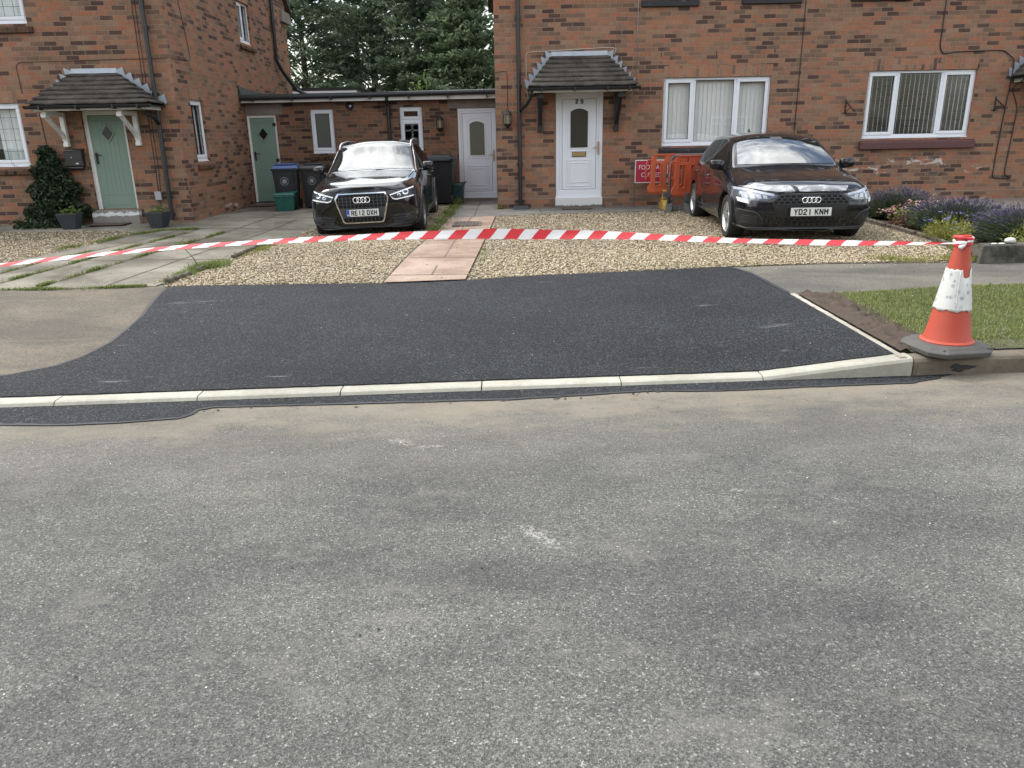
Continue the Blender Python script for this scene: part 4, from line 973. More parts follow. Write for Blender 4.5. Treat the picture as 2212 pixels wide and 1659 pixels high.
for (ya, za, yb, zb) in ((yR-.35, 4.72, 18.95, 7.95), (22.85, 4.72, 18.95, 7.95)): mb.hexa([(-.45, ya, za), (17.8, ya, za), (17.8, yb, zb), (-.45, yb, zb), (-.45, ya, za+.09), (17.8, ya, za+.09), (17.8, yb, zb+.09), (-.45, yb, zb+.09)])
mb.build('roof', M['rooftile'], RH)
mb = MB(); mb.box(-.205, 17.5, yR-.005, yR+.02, .385, .402); mb.build('damp_course', M['mortar'], RH)
mb = MB(); mb.box(5.5, 9.4, yR-.006, yR+.02, .2, .375); mb.build('plinth', M['plinthbrick'], RH)
dr = white_door(RH, .925, 1.822, .41, 2.332, yR+.03, M['frosted_dark'], '29')
mb = MB(); mb.box(.915, 1.83, yR-.05, yR+.09, .10, .405); mb.build('doorstep', M['step_right'], RH, bevel=.008)
window(RH, FT(yR+.045), 2.95, 4.955, 1.345, 2.545, (3.53, 4.31), (True, False, True), 'closed')
window(RH, FT(yR+.045), 6.775, 8.80, 1.41, 2.595, (7.36, 8.19), (True, False, True), 'open')
for a, b, c, d in holes[3:6]: window(RH, FT(yR+.045), a, b, c+.02, d, ((a+b)/2,), (True, False), 'net')
soldier(RH, 2.945, 4.97, 2.549, 2.748, yR); soldier(RH, 6.77, 8.82, 2.600, 2.80, yR); 
brick_sill(RH, 2.895, 5.01, 1.325, yR, M['black_sill']); brick_sill(RH, 6.73, 8.93, 1.385, yR, M['red_sill'], .19, .075)
for a, b, z in ((2.48, 3.53, 3.90), (4.31, 5.40, 3.915), (6.29, 7.40, 3.93)): brick_sill(RH, a, b, z, yR, M['black_sill'], .15, .05)
canopy(RH, .40, 2.36, .86, 1.86, 2.385, 2.96, yR, .70, (.625, 2.07), 1.655, M['black'])
canopy(RH, 9.42, 11.4, 9.9, 10.9, 2.435, 3.0, yR, .70, (9.93, 11.1), 1.70, M['black'])
white_door(RH, 10.365, 11.245, .41, 2.332, yR+.03, M['frosted_dark'])
mb = MB(); mb.box(10.35, 11.26, yR-.05, yR+.09, .10, .405); mb.build('doorstep', M['step_right'], RH, bevel=.008)
dp = pipe(RH, [(.235, yR-.06, 4.75), (.235, yR-.06, .30)], .036)
for z in (3.6, 2.45, 1.05): clip(dp, .235, yR-.06, z)
mb = MB(); mb.tube([(.45, yR-.58, 2.36), (.44, yR-.50, 2.22), (.36, yR-.25, 2.10), (.25, yR-.07, 2.02)], .032, 10); mb.build('swan_neck', M['gutter'], dp, smooth='all')
mb = MB(); mb.hexa([(.07, yR-.30, .19), (.42, yR-.30, .19), (.42, yR-.005, .19), (.07, yR-.005, .19), (.11, yR-.25, .285), (.38, yR-.25, .285), (.38, yR-.005, .285), (.11, yR-.005, .285)]); mb.build('drain_cover', M['gutter'], dp, bevel=.008)
cable(RH, [(5.475, yR-.006, 4.7), (5.467, yR-.006, .5)], .006)
cable(RH, [(8.023, yR-.008, 4.7), (8.026, yR-.008, 2.99), (8.10, yR-.008, 2.86), (8.3, yR-.008, 2.90), (9.22, yR-.008, 2.915), (9.44, yR-.03, 2.75), (9.43, yR-.03, 2.3), (9.40, yR-.01, 1.1), (9.40, yR-.01, .62), (9.75, yR-.01, .60)], .010)
cable(RH, [(9.62, yR-.01, 4.0), (9.56, yR-.01, 3.1), (9.47, yR-.74, 2.55), (9.49, yR-.01, 2.25), (9.66, yR-.01, 1.9), (9.62, yR-.01, .68), (9.75, yR-.01, .63)], .009, M['cable'])
cable(RH, [(2.435, yR-.007, 4.6), (2.42, yR-.007, 2.55)], .005, M['meter'])
cable(RH, [(.43, yR-.008, 2.15), (.375, yR-.008, 2.4), (.375, yR-.008, 3.03), (1.98, yR-.008, 3.09), (2.05, yR-.01, 3.04), (1.99, yR-.012, 2.97)], .006, M['cable_white'])
cable(RH, [(-.2, yR-.007, 2.70), (-.01, yR-.007, 2.72), (.02, yR-.007, 2.68), (.015, yR-.007, 2.06)], .005, M['cable_brown'])
for a, b, z in ((8.13, 8.40, .70), (5.9, 6.1, .82)):
    mb = MB(); mb.box(a, b-.05, yR-.004, yR+.02, z, z+.065)
    for k in range(3): mb.box(a+.02, b-.07, yR-.006, yR+.01, z+.01+k*.018, z+.018+k*.018, m=1)
    mb.build('air_brick', [M['lintel'], M['hole']], RH)
for x, z in ((2.88, 2.95), (3.9, 2.955), (4.98, 2.98)):
    mb = MB(); mb.box(x-.006, x+.006, yR-.004, yR+.01, z-.035, z+.03); mb.build('weep_vent', M['hole'], RH)
under(RH)

# ------------------------------------------------------------------ left house
LH = empty('brick_house', (-9, 14.1, .2), 0, 'brown brick house with sage green front door, white porch brackets and lattice windows', 'house', 'brick houses along the street')
yL, xL = 14.1, -5.68
holes = [(-7.36, -6.62, .45, 2.125), (-11.0, -8.385, 1.205, 2.262), (-10.6, -7.97, 3.50, 4.60)]
mb = MB(); wall_grid(mb, -17, xL, -.1, 4.85, holes, front(yL), 0)
sh = [(14.72, 15.34, 1.22, 2.30), (17.98, 18.80, 3.585, 4.41)]
wall_grid(mb, yL, 21.85, -.1, 4.85, sh, side_east(xL), 0)
wall_grid(mb, -17, xL, -.1, 4.85, [], front(21.85), 0); wall_grid(mb, yL, 21.85, -.1, 4.85, [], lambda u, z, d: (-17, u, z), 0)
for X in (xL, -17): mb.quad((X, yL, 4.85), (X, 21.85, 4.85), (X, 17.97, 7.8))
mb.build('wall', M['brick_left'], LH, recalc=False)
mb = MB()
for (ya, za, yb, zb) in ((yL-.35, 4.60, 17.97, 7.85), (22.2, 4.60, 17.97, 7.85)): mb.hexa([(-17.3, ya, za), (xL+.10, ya, za), (xL+.10, yb, zb), (-17.3, yb, zb), (-17.3, ya, za+.09), (xL+.10, ya, za+.09), (xL+.10, yb, zb+.09), (-17.3, yb, zb+.09)])
mb.build('roof', M['rooftile'], LH)
mb = MB(); mb.box(xL-.3, xL+.06, 21.35, 22.16, 4.42, 4.68); mb.build('eaves_box', M['lintel'], LH)
green_door(LH, -7.36, -6.60, .45, 2.12, yL+.06, -1, False, .075)
mb = MB(); mb.box(-7.42, -6.58, yL-.11, yL+.05, .1, .44); mb.build('doorstep', M['step_left'], LH, bevel=.01)
window(LH, FT(yL+.045), -11.0, -8.385, 1.23, 2.262, (-9.1, -10.2), (True, False, True), 'net', True)
window(LH, FT(yL+.045), -10.6, -7.97, 3.52, 4.60, (-8.65, -9.9), (True, False, True), 'net', True)
window(LH, ET(xL-.05), 14.72, 15.34, 1.24, 2.30, (), (True,), 'net', True)
window(LH, ET(xL-.05), 17.98, 18.80, 3.605, 4.41, (18.40,), (True, False), 'net', True)
soldier(LH, -11, -8.40, 2.266, 2.465, yL)
for y0, y1, z0 in ((14.70, 15.36, 2.303), (17.96, 18.82, 4.413)):
    mb = MB(); mb.box(xL-.01, xL+.0035, y0, y1, z0, z0+.2); mb.build('lintel_course', M['brick_sold'], LH, uvswap=True)
brick_sill(LH, -11.05, -8.30, 1.205, yL, M['sillbrick'], .13, .05); brick_sill(LH, -10.7, -7.88, 3.497, yL, M['sillbrick'], .14, .05)
brick_sill(LH, 14.66, 15.42, 1.215, 0, M['sillbrick'], .13, .055, ET(xL)); brick_sill(LH, 17.90, 18.92, 3.58, 0, M['sillbrick'], .13, .055, ET(xL))
canopy(LH, -7.86, -5.86, -7.36, -6.63, 2.185, 2.715, yL, .70, (-7.66, -6.41), 1.56, M['white_paint'], None, 'white')
dp = pipe(LH, [(-5.995, yL-.06, 4.7), (-6.0, yL-.06, 2.2), (-6.02, yL-.06, .25)], .036)
for z in (3.4, 2.36): clip(dp, -5.997, yL-.06, z)
mb = MB(); mb.tube([(-5.98, yL-.60, 2.16), (-6.02, yL-.50, 2.04), (-6.0, yL-.22, 1.98), (-6.0, yL-.07, 1.88)], .032, 10); mb.build('swan_neck', M['gutter'], dp, smooth='all')
dp = pipe(LH, [(xL+.06, 20.47, 4.8), (xL+.06, 20.43, 3.42), (xL+.10, 20.7, 3.2), (xL+.24, 21.30, 2.80), (xL+.5, 21.4, 2.66)], .045)
for z in (4.3, 3.5): clip(dp, xL+.06, 20.45, z)
cable(LH, [(-6.12, yL-.006, 4.7), (-6.16, yL-.006, 1.0), (-6.20, yL-.006, .6)], .005); cable(LH, [(-6.17, yL-.006, 4.7), (-6.21, yL-.006, 1.0), (-6.22, yL-.006, .6)], .005)
cable(LH, [(-8.28, yL-.007, 2.42), (-8.30, yL-.007, 2.86), (-8.22, yL-.007, 2.91), (-5.72, yL-.007, 2.93), ], .005, M['cable_brown'])
cable(LH, [(xL+.007, yL+.05, 2.93), (xL+.007, 14.95, 2.96), (xL+.007, 15.0, 3.05), (xL+.007, 14.6, 4.7)], .006, M['cable_brown'])
cable(LH, [(-8.06, yL-.007, 2.1), (-8.0, yL-.007, .7)], .006)
mb = MB(); mb.box(-6.275, -6.165, yL-.05, yL-.001, .60, .745); mb.build('meter_box', M['meter'], LH, bevel=.006)
cable(LH, [(-6.22, yL-.02, .60), (-6.20, yL-.02, .47), (-6.05, yL-.02, .45)], .005)
mb = MB(); mb.box(-6.35, xL+.006, yL-.006, yL+.05, .1, .36); mb.box(xL-.05, xL+.006, yL+.05, 17.7, .1, .36); mb.build('plinth', M['plinthbrick'], LH)
under(LH)

# ------------------------------------------------------------------ single-storey link between the houses
GH = empty('side_extension', (-3, 17.7, .18), 0, 'low flat roofed brick extension with a green door and a white door between two houses', 'outbuilding')
yG = 17.7
holes = [(-5.655, -5.02, .22, 2.09), (-4.268, -3.775, 1.27, 2.188), (-2.33, -1.847, 1.295, 2.202), (-1.08, -.212, .26, 2.15)]
mb = MB(); wall_grid(mb, -5.675, -.212, -.1, 2.36, holes, front(yG), 0)
wall_grid(mb, -5.675, -.212, -.1, 2.36, [], front(21.5), 0)
for X in (-5.675, -.212): mb.quad((X, yG, -.1), (X, 21.5, -.1), (X, 21.5, 2.36), (X, yG, 2.36))
mb.build('wall', M['brick_out'], GH, recalc=False)
mb = MB(); mb.box(-5.675, -.215, yG-.17, 21.6, 2.36, 2.40); mb.box(-5.67, -.22, yG-.29, 21.6, 2.455, 2.50); mb.build('roof', M['felt'], GH)
mb = MB(); mb.box(-5.672, -.214, yG-.20, yG-.175, 2.335, 2.455); mb.build('fascia', M['white_paint'], GH)
mb = MB(); mb.tube([(-5.66, yG-.25, 2.43), (-.22, yG-.25, 2.47)], .052, 12)
for k in range(7): u = -5.4+k*.83; mb.box(u-.012, u+.012, yG-.31, yG-.19, 2.36, 2.44)
mb.build('gutter', M['gutter'], GH, smooth=True)
mb = MB(); mb.hexa([(-5.655, yG-.28, 2.50), (-5.63, yG-.28, 2.50), (-5.63, yG+2.0, 2.50), (-5.655, yG+2.0, 2.50), (-5.668, yG-.28, 2.66), (-5.655, yG-.28, 2.66), (-5.655, yG+2.0, 2.58), (-5.668, yG+2.0, 2.58)]); mb.build('lead_flashing', M['felt'], GH)
green_door(GH, -5.66, -5.02, .25, 2.088, yG+.03, -1, True, .05)
mb = MB(); mb.box(-5.66, -5.0, yG-.03, yG+.09, .1, .235); mb.build('threshold', M['lintel'], GH)
white_door(GH, -1.075, -.245, .27, 2.15, yG+.03, M['frosted'], None, .10)
mb = MB(); mb.box(-1.10, -.215, yG-.06, yG+.09, .1, .255); mb.build('threshold', M['lintel'], GH)
window(GH, FT(yG+.04), -4.268, -3.775, 1.29, 2.188, (), (True,), None, False, None, M['frosted_grey'])
window(GH, FT(yG+.04), -2.33, -1.847, 1.315, 2.202, (), (True, True), None, False, 1.93)
brick_sill(GH, -4.33, -3.72, 1.265, yG, M['sillbrick'], .13, .04); brick_sill(GH, -2.39, -1.79, 1.29, yG, M['sillbrick'], .13, .04)
for q in ((-5.66, -4.86, 2.094, 2.33), (-1.28, -.215, 2.155, 2.335)): mb = MB(); mb.box(q[0], q[1], yG-.004, yG+.02, q[2], q[3]); mb.build('lintel', M['lintel'], GH)
mb = MB(); mb.lathe([(.078, 0), (.078, .03), (.055, .05), (.052, .02), (.03, .018)], 20, Matrix.Translation((-3.39, yG-.001, 2.24)) @ Matrix.Rotation(R(90), 4, 'X')); vt = mb.build('vent', M['gutter'], GH, smooth=True)
mb = MB(); mb.lathe([(.022, .0), (.034, .03), (.02, .045)], 12, Matrix.Translation((-3.37, yG-.03, 2.24)) @ Matrix.Rotation(R(90), 4, 'X')); mb.build('vent_flap', M['steel'], vt, smooth=True)
mb = MB(); mb.box(-2.85, -2.64, yG-.005, yG+.02, 2.175, 2.245)
mb.build('air_brick', M['sillbrick'], GH)
dp = pipe(GH, [(-2.56, yG-.22, 2.44), (-2.56, yG-.2, 2.34), (-2.56, yG-.07, 2.22), (-2.555, yG-.06, .2)], .034)
clip(dp, -2.557, yG-.06, 1.55)
cable(GH, [(-1.455, yG-.006, 2.33), (-1.46, yG-.006, 2.02)], .005, M['cable_brown'])
under(GH)
RX = empty('rear_extension', (-5.3, 24, 0), 0, 'pale flat roofed rear extension with dark roof edge showing above the low roof', 'outbuilding')
mb = MB(); mb.box(-7, -4.40, 24, 27, -.1, 2.90); mb.build('wall', M['render'], RX)
mb = MB(); mb.box(-7.1, -4.34, 23.92, 27.1, 2.903, 2.985); mb.build('roof', M['gutter'], RX)
mb = MB(); mb.box(-7.08, -4.36, 23.93, 23.99, 2.70, 2.90); mb.build('fascia', M['upvc'], RX); under(RX)

# ------------------------------------------------------------------ house across the street (seen only mirrored in the windows)
OH = empty('opposite_house', (4, -13, 0), 0, 'brick house across the street mirrored in the front windows', 'house')
mb = MB(); mb.box(-9, 15, -21, -13, -.1, 5.0); mb.build('wall', M['brick_opp'], OH)
mb = MB(); mb.hexa([(-9.4, -21.3, 4.9), (15.4, -21.3, 4.9), (15.4, -12.6, 4.9), (-9.4, -12.6, 4.9), (-9.4, -17.1, 8.2), (15.4, -17.1, 8.2), (15.4, -16.9, 8.2), (-9.4, -16.9, 8.2)]); mb.build('roof', M['rooftile'], OH)
for a, b, c, d in ((-7, -5, 1, 2.3), (-3, -1, 1, 2.3), (2, 4.2, .9, 2.3), (6, 8.2, .9, 2.3), (11, 13, 1, 2.3), (-7, -5, 3.3, 4.5), (-2.5, -.8, 3.3, 4.5), (2.4, 4.2, 3.3, 4.5), (6, 8, 3.3, 4.5)):
    mb = MB(); Tm = Matrix.Translation((0, -13+.005, 0)) @ Matrix.Diagonal((1, -1, 1, 1)); n = 3
    frame_ring(mb, Tm, a, b, c, d, .09, -.06, .0); 
    for k in range(1, n): u = a+(b-a)*k/n; mb.box(u-.05, u+.05, -.055, 0, c, d, Tm)
    mb.box(a, b, -.055, 0, d-.42, d-.34, Tm)
    fr = mb.build('window', M['upvc'], OH); m2 = MB(); m2.box(a, b, -.02, -.004, c, d, Tm); m2.build('pane', M['car_glass'], fr)
under(OH)
# ------------------------------------------------------------------ cars
def loft_body(name, stations, creases, paint, wells, plastic):
    """stations: list of (y, [(x, z) * 9]) from nose to tail, half sections from the floor centre to the roof centre."""
    bm = bmesh.new(); cl_ = bm.edges.layers.float.new('crease_edge'); rows = []
    for y, pr in stations:
        ys = y if isinstance(y, (list, tuple)) else [y]*len(pr)
        row = {}
        for k, (x, z) in enumerate(pr):
            if k in (0, len(pr)-1): v = bm.verts.new((0, ys[k], z)); row[(k, 1)] = v; row[(k, -1)] = v
            else:
                for s in (1, -1): row[(k, s)] = bm.verts.new((s*x, ys[k], z))
        rows.append(row)
    n = len(stations[0][1])
    for a, b in zip(rows, rows[1:]):
        for s in (1, -1):
            for k in range(n-1):
                q = [a[(k, s)], b[(k, s)], b[(k+1, s)], a[(k+1, s)]]
                bm.faces.new(q if s > 0 else q[::-1])
    for row, flip in ((rows[0], True), (rows[-1], False)):
        for k in range(n-1):
            q = [row[(k, 1)], row[(k+1, 1)]] + ([row[(k+1, -1)]] if k+1 < n-1 else []) + ([row[(k, -1)]] if k > 0 else [])
            if len(q) >= 3: bm.faces.new(q)
    bmesh.ops.recalc_face_normals(bm, faces=bm.faces)
    bm.edges.ensure_lookup_table()
    for (k, i0, i1, w) in creases.get('long', ()):
        for i in range(i0, i1):
            for s in (1, -1):
                e = bm.edges.get((rows[i][(k, s)], rows[i+1][(k, s)]))
                if e: e[cl_] = w
    for (i, k0, k1, w) in creases.get('cross', ()):
        for k in range(k0, k1):
            for s in (1, -1):
                e = bm.edges.get((rows[i][(k, s)], rows[i][(k+1, s)]))
                if e: e[cl_] = w
    me = bpy.data.meshes.new('tmp'); bm.to_mesh(me); bm.free()
    me.materials.append(paint); me.materials.append(plastic)
    o = bpy.data.objects.new('tmp', me); COL.objects.link(o)
    md = o.modifiers.new('s', 'SUBSURF'); md.levels = 4; md.render_levels = 4
    cut = MB()
    for y, z, r, xin, xout in wells:
        for s in (1, -1): cut.lathe([(r, min(s*xin, s*xout)), (r, max(s*xin, s*xout))], 48, Matrix.Translation((0, y, z)) @ Matrix.Rotation(R(90), 4, 'Y'), m=1)
    cme = cut.mesh('cut'); cme.materials.append(paint); cme.materials.append(plastic)
    b2 = bmesh.new(); b2.from_mesh(cme); bmesh.ops.recalc_face_normals(b2, faces=b2.faces); b2.to_mesh(cme); b2.free()
    co = bpy.data.objects.new('cut', cme); COL.objects.link(co)
    dg = bpy.context.evaluated_depsgraph_get(); dg.update()
    solid = bpy.data.meshes.new_from_object(o.evaluated_get(dg))
    bv = BVHTree.FromPolygons([v.co.copy() for v in solid.vertices], [tuple(p.vertices) for p in solid.polygons])
    mb_ = o.modifiers.new('b', 'BOOLEAN'); mb_.operation = 'DIFFERENCE'; mb_.object = co; mb_.solver = 'EXACT'
    dg = bpy.context.evaluated_depsgraph_get(); dg.update()
    out = bpy.data.meshes.new_from_object(o.evaluated_get(dg)); out.name = name
    bpy.data.objects.remove(o); bpy.data.objects.remove(co)
    return out, bv
def project(bv, polys, direction, off=.004, grid=.03, skirt=.012, name='decal', bulge=0.):
    """lay a filled outline (in the plane seen along one axis) onto the body and give it thickness.
    direction 'front': outline (x, z) seen from the nose; 'left'/'right': outline (y, z) seen from +x / -x; 'top': (x, y)"""
    me = curve_plate(polys, .001)
    bm = bmesh.new(); bm.from_mesh(me); bpy.data.meshes.remove(me)
    bmesh.ops.delete(bm, geom=[f for f in bm.faces if f.normal.z < .5], context='FACES')
    for v in bm.verts: v.co.z = 0
    bmesh.ops.remove_doubles(bm, verts=bm.verts, dist=1e-5)
    bmesh.ops.delete(bm, geom=[v for v in bm.verts if not v.link_faces], context='VERTS')
    for ax in (0, 1):
        cs = [v.co[ax] for v in bm.verts]; lo, hi = min(cs), max(cs); k = math.ceil(lo/grid)*grid
        while k < hi:
            co = (k, 0, 0) if ax == 0 else (0, k, 0); no = (1, 0, 0) if ax == 0 else (0, 1, 0)
            bmesh.ops.bisect_plane(bm, geom=bm.verts[:]+bm.edges[:]+bm.faces[:], plane_co=co, plane_no=no, dist=1e-6); k += grid
    for v in bm.verts:
        a, b = v.co.x, v.co.y
        if direction == 'front': o, d = Vector((a, -5, b)), Vector((0, 1, 0))
        elif direction == 'left': o, d = Vector((3, a, b)), Vector((-1, 0, 0))
        elif direction == 'right': o, d = Vector((-3, a, b)), Vector((1, 0, 0))
        else: o, d = Vector((a, b, 4)), Vector((0, 0, -1))
        hit, nor, _, _ = bv.ray_cast(o, d)
        if hit is None:
            hit, nor, _, _ = bv.find_nearest(o+d*(4.2 if direction == 'front' else 2.1))
        if nor.dot(d) > 0: nor = -nor
        v.co = hit+nor*off
    bmesh.ops.recalc_face_normals(bm, faces=bm.faces)
    # face outwards
    f0 = max(bm.faces, key=lambda f: f.calc_area()); c = f0.calc_center_median(); h, nn, _, _ = bv.find_nearest(c)
    if f0.normal.dot(c-h) < 0: bmesh.ops.reverse_faces(bm, faces=bm.faces)
    bm.normal_update()
    be = [e for e in bm.edges if e.is_boundary]
    nv = {v: v.normal.copy() for e in be for v in e.verts}
    r = bmesh.ops.extrude_edge_only(bm, edges=be)
    orig = list(nv.items())
    for v in [g for g in r['geom'] if isinstance(g, bmesh.types.BMVert)]:
        n0 = min(orig, key=lambda t: (t[0].co-v.co).length_squared)[1]; v.co -= n0*(off+skirt)
    out = bpy.data.meshes.new(name); bm.to_mesh(out); bm.free(); return out
def mirror_x(poly): return [(-x, y) for x, y in poly][::-1]
def strip_poly(pts, w):
    L, Q = [], []
    for i, p in enumerate(pts):
        a, b = Vector(pts[max(i-1, 0)]), Vector(pts[min(i+1, len(pts)-1)]); d = (b-a).normalized(); n = Vector((-d.y, d.x))*w/2
        L.append(tuple(Vector(p)+n)); Q.append(tuple(Vector(p)-n))
    return L+Q[::-1]
def wheel(parent, x, y, r, w, s, spokes, rim_mat, kind):
    T = Matrix.Translation((x, y, r)) @ Matrix.Rotation(R(90*s), 4, 'Y')     # local +z points outwards
    h = w/2; rr = r*.70
    mb = MB(); mb.lathe([(rr*.98, -h*.9), (rr*1.03, -h), (r*.93, -h), (r*.985, -h*.75), (r, -h*.35), (r, h*.35), (r*.985, h*.75), (r*.93, h*.97), (rr*1.06, h*.97), (rr*1.0, h*.86)], 48, T, cap=False)
    for k in range(3): pass
    wh = mb.build('wheel', M['tyre'], parent, smooth=True)
    m2 = MB(); m2.lathe([(rr*.93, -h*.8), (rr*.93, h*.55), (rr*.97, h*.80), (rr*1.01, h*.88), (rr*1.01, h*.80)], 40, T, cap=False); m2.build('rim', rim_mat, wh, smooth=True)
    m3 = MB(); m3.lathe([(rr*.9, h*.05), (.02, h*.05)], 32, T, cap=False); m3.build('brake_disc', M['hole'], wh)
    m4 = MB()
    for k in range(spokes):
        for dd in ((-.13, .13) if kind == 'double' else (0,)):
            a = 2*math.pi*(k+.25)/spokes; a2 = a+dd*.9; ww = .020 if kind == 'double' else .024
            p0 = Vector((rr*.16*math.cos(a+dd*1.6), rr*.16*math.sin(a+dd*1.6), h*.62)); p1 = Vector((rr*.97*math.cos(a2), rr*.97*math.sin(a2), h*.74))
            d = (p1-p0).normalized(); nx = d.cross(Vector((0, 0, 1))).normalized()
            pts = [p0-nx*ww*.7-Vector((0, 0, .03)), p0+nx*ww*.7-Vector((0, 0, .03)), p1+nx*ww*1.25-Vector((0, 0, .03)), p1-nx*ww*1.25-Vector((0, 0, .03)), p0-nx*ww*.6, p0+nx*ww*.6, p1+nx*ww, p1-nx*ww]
            m4.hexa([T @ p for p in pts])
    m4.lathe([(rr*.26, h*.45), (rr*.25, h*.68), (rr*.17, h*.74), (.002, h*.74)], 20, T, cap=False)
    m4.build('spokes', rim_mat, wh, bevel=.003)
    return wh
def door_mirror(parent, x, y, z, s, w=.22, h=.15, d=.11):
    bm = bmesh.new(); bmesh.ops.create_cube(bm, size=1)
    for v in bm.verts:
        X, Y, Z = v.co; v.co = Vector((X*w*(1 if Z > 0 else .92), Y*d*(1.0 if X*s < 0 else .75), Z*h*(1 if X*s < 0 else .86)-(.012 if X*s < 0 else 0)))
    bmesh.ops.subdivide_edges(bm, edges=bm.edges, cuts=1, use_grid_fill=True)
    for v in bm.verts:
        if v.co.y < 0 and abs(v.co.x) < w*.3 and abs(v.co.z) < h*.3: v.co.y -= .035
    me = bpy.data.meshes.new('door_mirror'); bm.to_mesh(me); bm.free(); me.transform(Matrix.Translation((x+s*w*.62, y, z)))
    o = link('door_mirror', me, M['paint_q'], parent, smooth='all', subsurf=2)
    mb = MB(); mb.hexa([(x-s*.05, y-.02, z-.09), (x+s*.12, y-.03, z-.085), (x+s*.12, y+.05, z-.085), (x-s*.05, y+.07, z-.09), (x-s*.05, y-.02, z-.055), (x+s*.14, y-.03, z-.045), (x+s*.14, y+.05, z-.045), (x-s*.05, y+.07, z-.055)])
    mb.build('mirror_arm', M['plastic'], o, bevel=.008)
    mb = MB(); mb.box(x+s*.04, x+s*w*1.06, y+d*.42, y+d*.47, z-h*.38, z+h*.36); mb.build('mirror_glass', M['chrome'], o)
    return o
def rings(parent, cx, z, w, h, bv, y_off=.02, r=.009):
    # four interlocked rings on the grille
    hit, nor, _, _ = bv.ray_cast(Vector((cx, -5, z)), Vector((0, 1, 0))); mb = MB(); R_ = h/2-r; step = (w-h)/3
    for k in range(4):
        c = cx-(w-h)/2+step*k; pts = []
        for a in range(28):
            t = 2*math.pi*a/28; X = c+R_*math.cos(t); Z = z+R_*math.sin(t)
            pts.append((X, hit.y-y_off+(.003 if (k % 2) else 0), Z))
        mb.tube(pts, r, 8, closed=True)
    return mb.build('badge', M['chrome'], parent, smooth='all')
def number_plate(parent, cx, z, y, txt, blue=False, tilt=0):
    mb = MB(); mb.box(-.26, .26, -.006, .006, -.0555, .0555); 
    T = Matrix.Translation((cx, y, z)) @ Matrix.Rotation(R(tilt), 4, 'X')
    me = mb.mesh('number_plate'); me.transform(T); o = link('number_plate', me, M['plate'], parent, bevel=.004)
    mb = MB(); frame_ring(mb, Matrix.Identity(4), -.272, .272, -.067, .067, .012, -.004, .010); me = mb.mesh('plate_surround'); me.transform(T); link('plate_surround', me, M['plastic'], o)
    me = stroke_text(txt, .415 if blue else .44, .082, .0075)
    me.transform(T @ Matrix.Translation((.022 if blue else 0, -.0072, 0)) @ Matrix.Rotation(R(90), 4, 'X')); link('plate_characters', me, M['plate_txt'], o)
    if blue:
        mb = MB(); mb.box(-.256, -.214, -.0075, -.005, -.052, .052); me = mb.mesh('plate_band'); me.transform(T); link('plate_band', me, M['plate_blue'], o)
        me = text_mesh('GB', .030, .002, bold=.001); me.transform(T @ Matrix.Translation((-.235, -.0085, -.030)) @ Matrix.Rotation(R(90), 4, 'X')); link('plate_country_code', me, M['plate'], o)
    return o
def seam(parent, bv, pts, direction, w=.006, name='panel_seam'):
    dense = []
    for a, b in zip(pts, pts[1:]):
        n = max(2, int((Vector(b)-Vector(a)).length/.04))
        for k in range(n): dense.append(tuple(Vector(a).lerp(Vector(b), k/n)))
    dense.append(pts[-1]); me = project(bv, [strip_poly(dense, w)], direction, .0012, .05, .002, name)
    return link(name, me, M['hole'], parent)

M['lens_blue'] = simple('headlamp_lens', (.085, .098, .12), .1, spec=1.0, coat=1); M['lens_grey'] = simple('lamp_lens_grey', (.36, .39, .44), .12, spec=1.0)
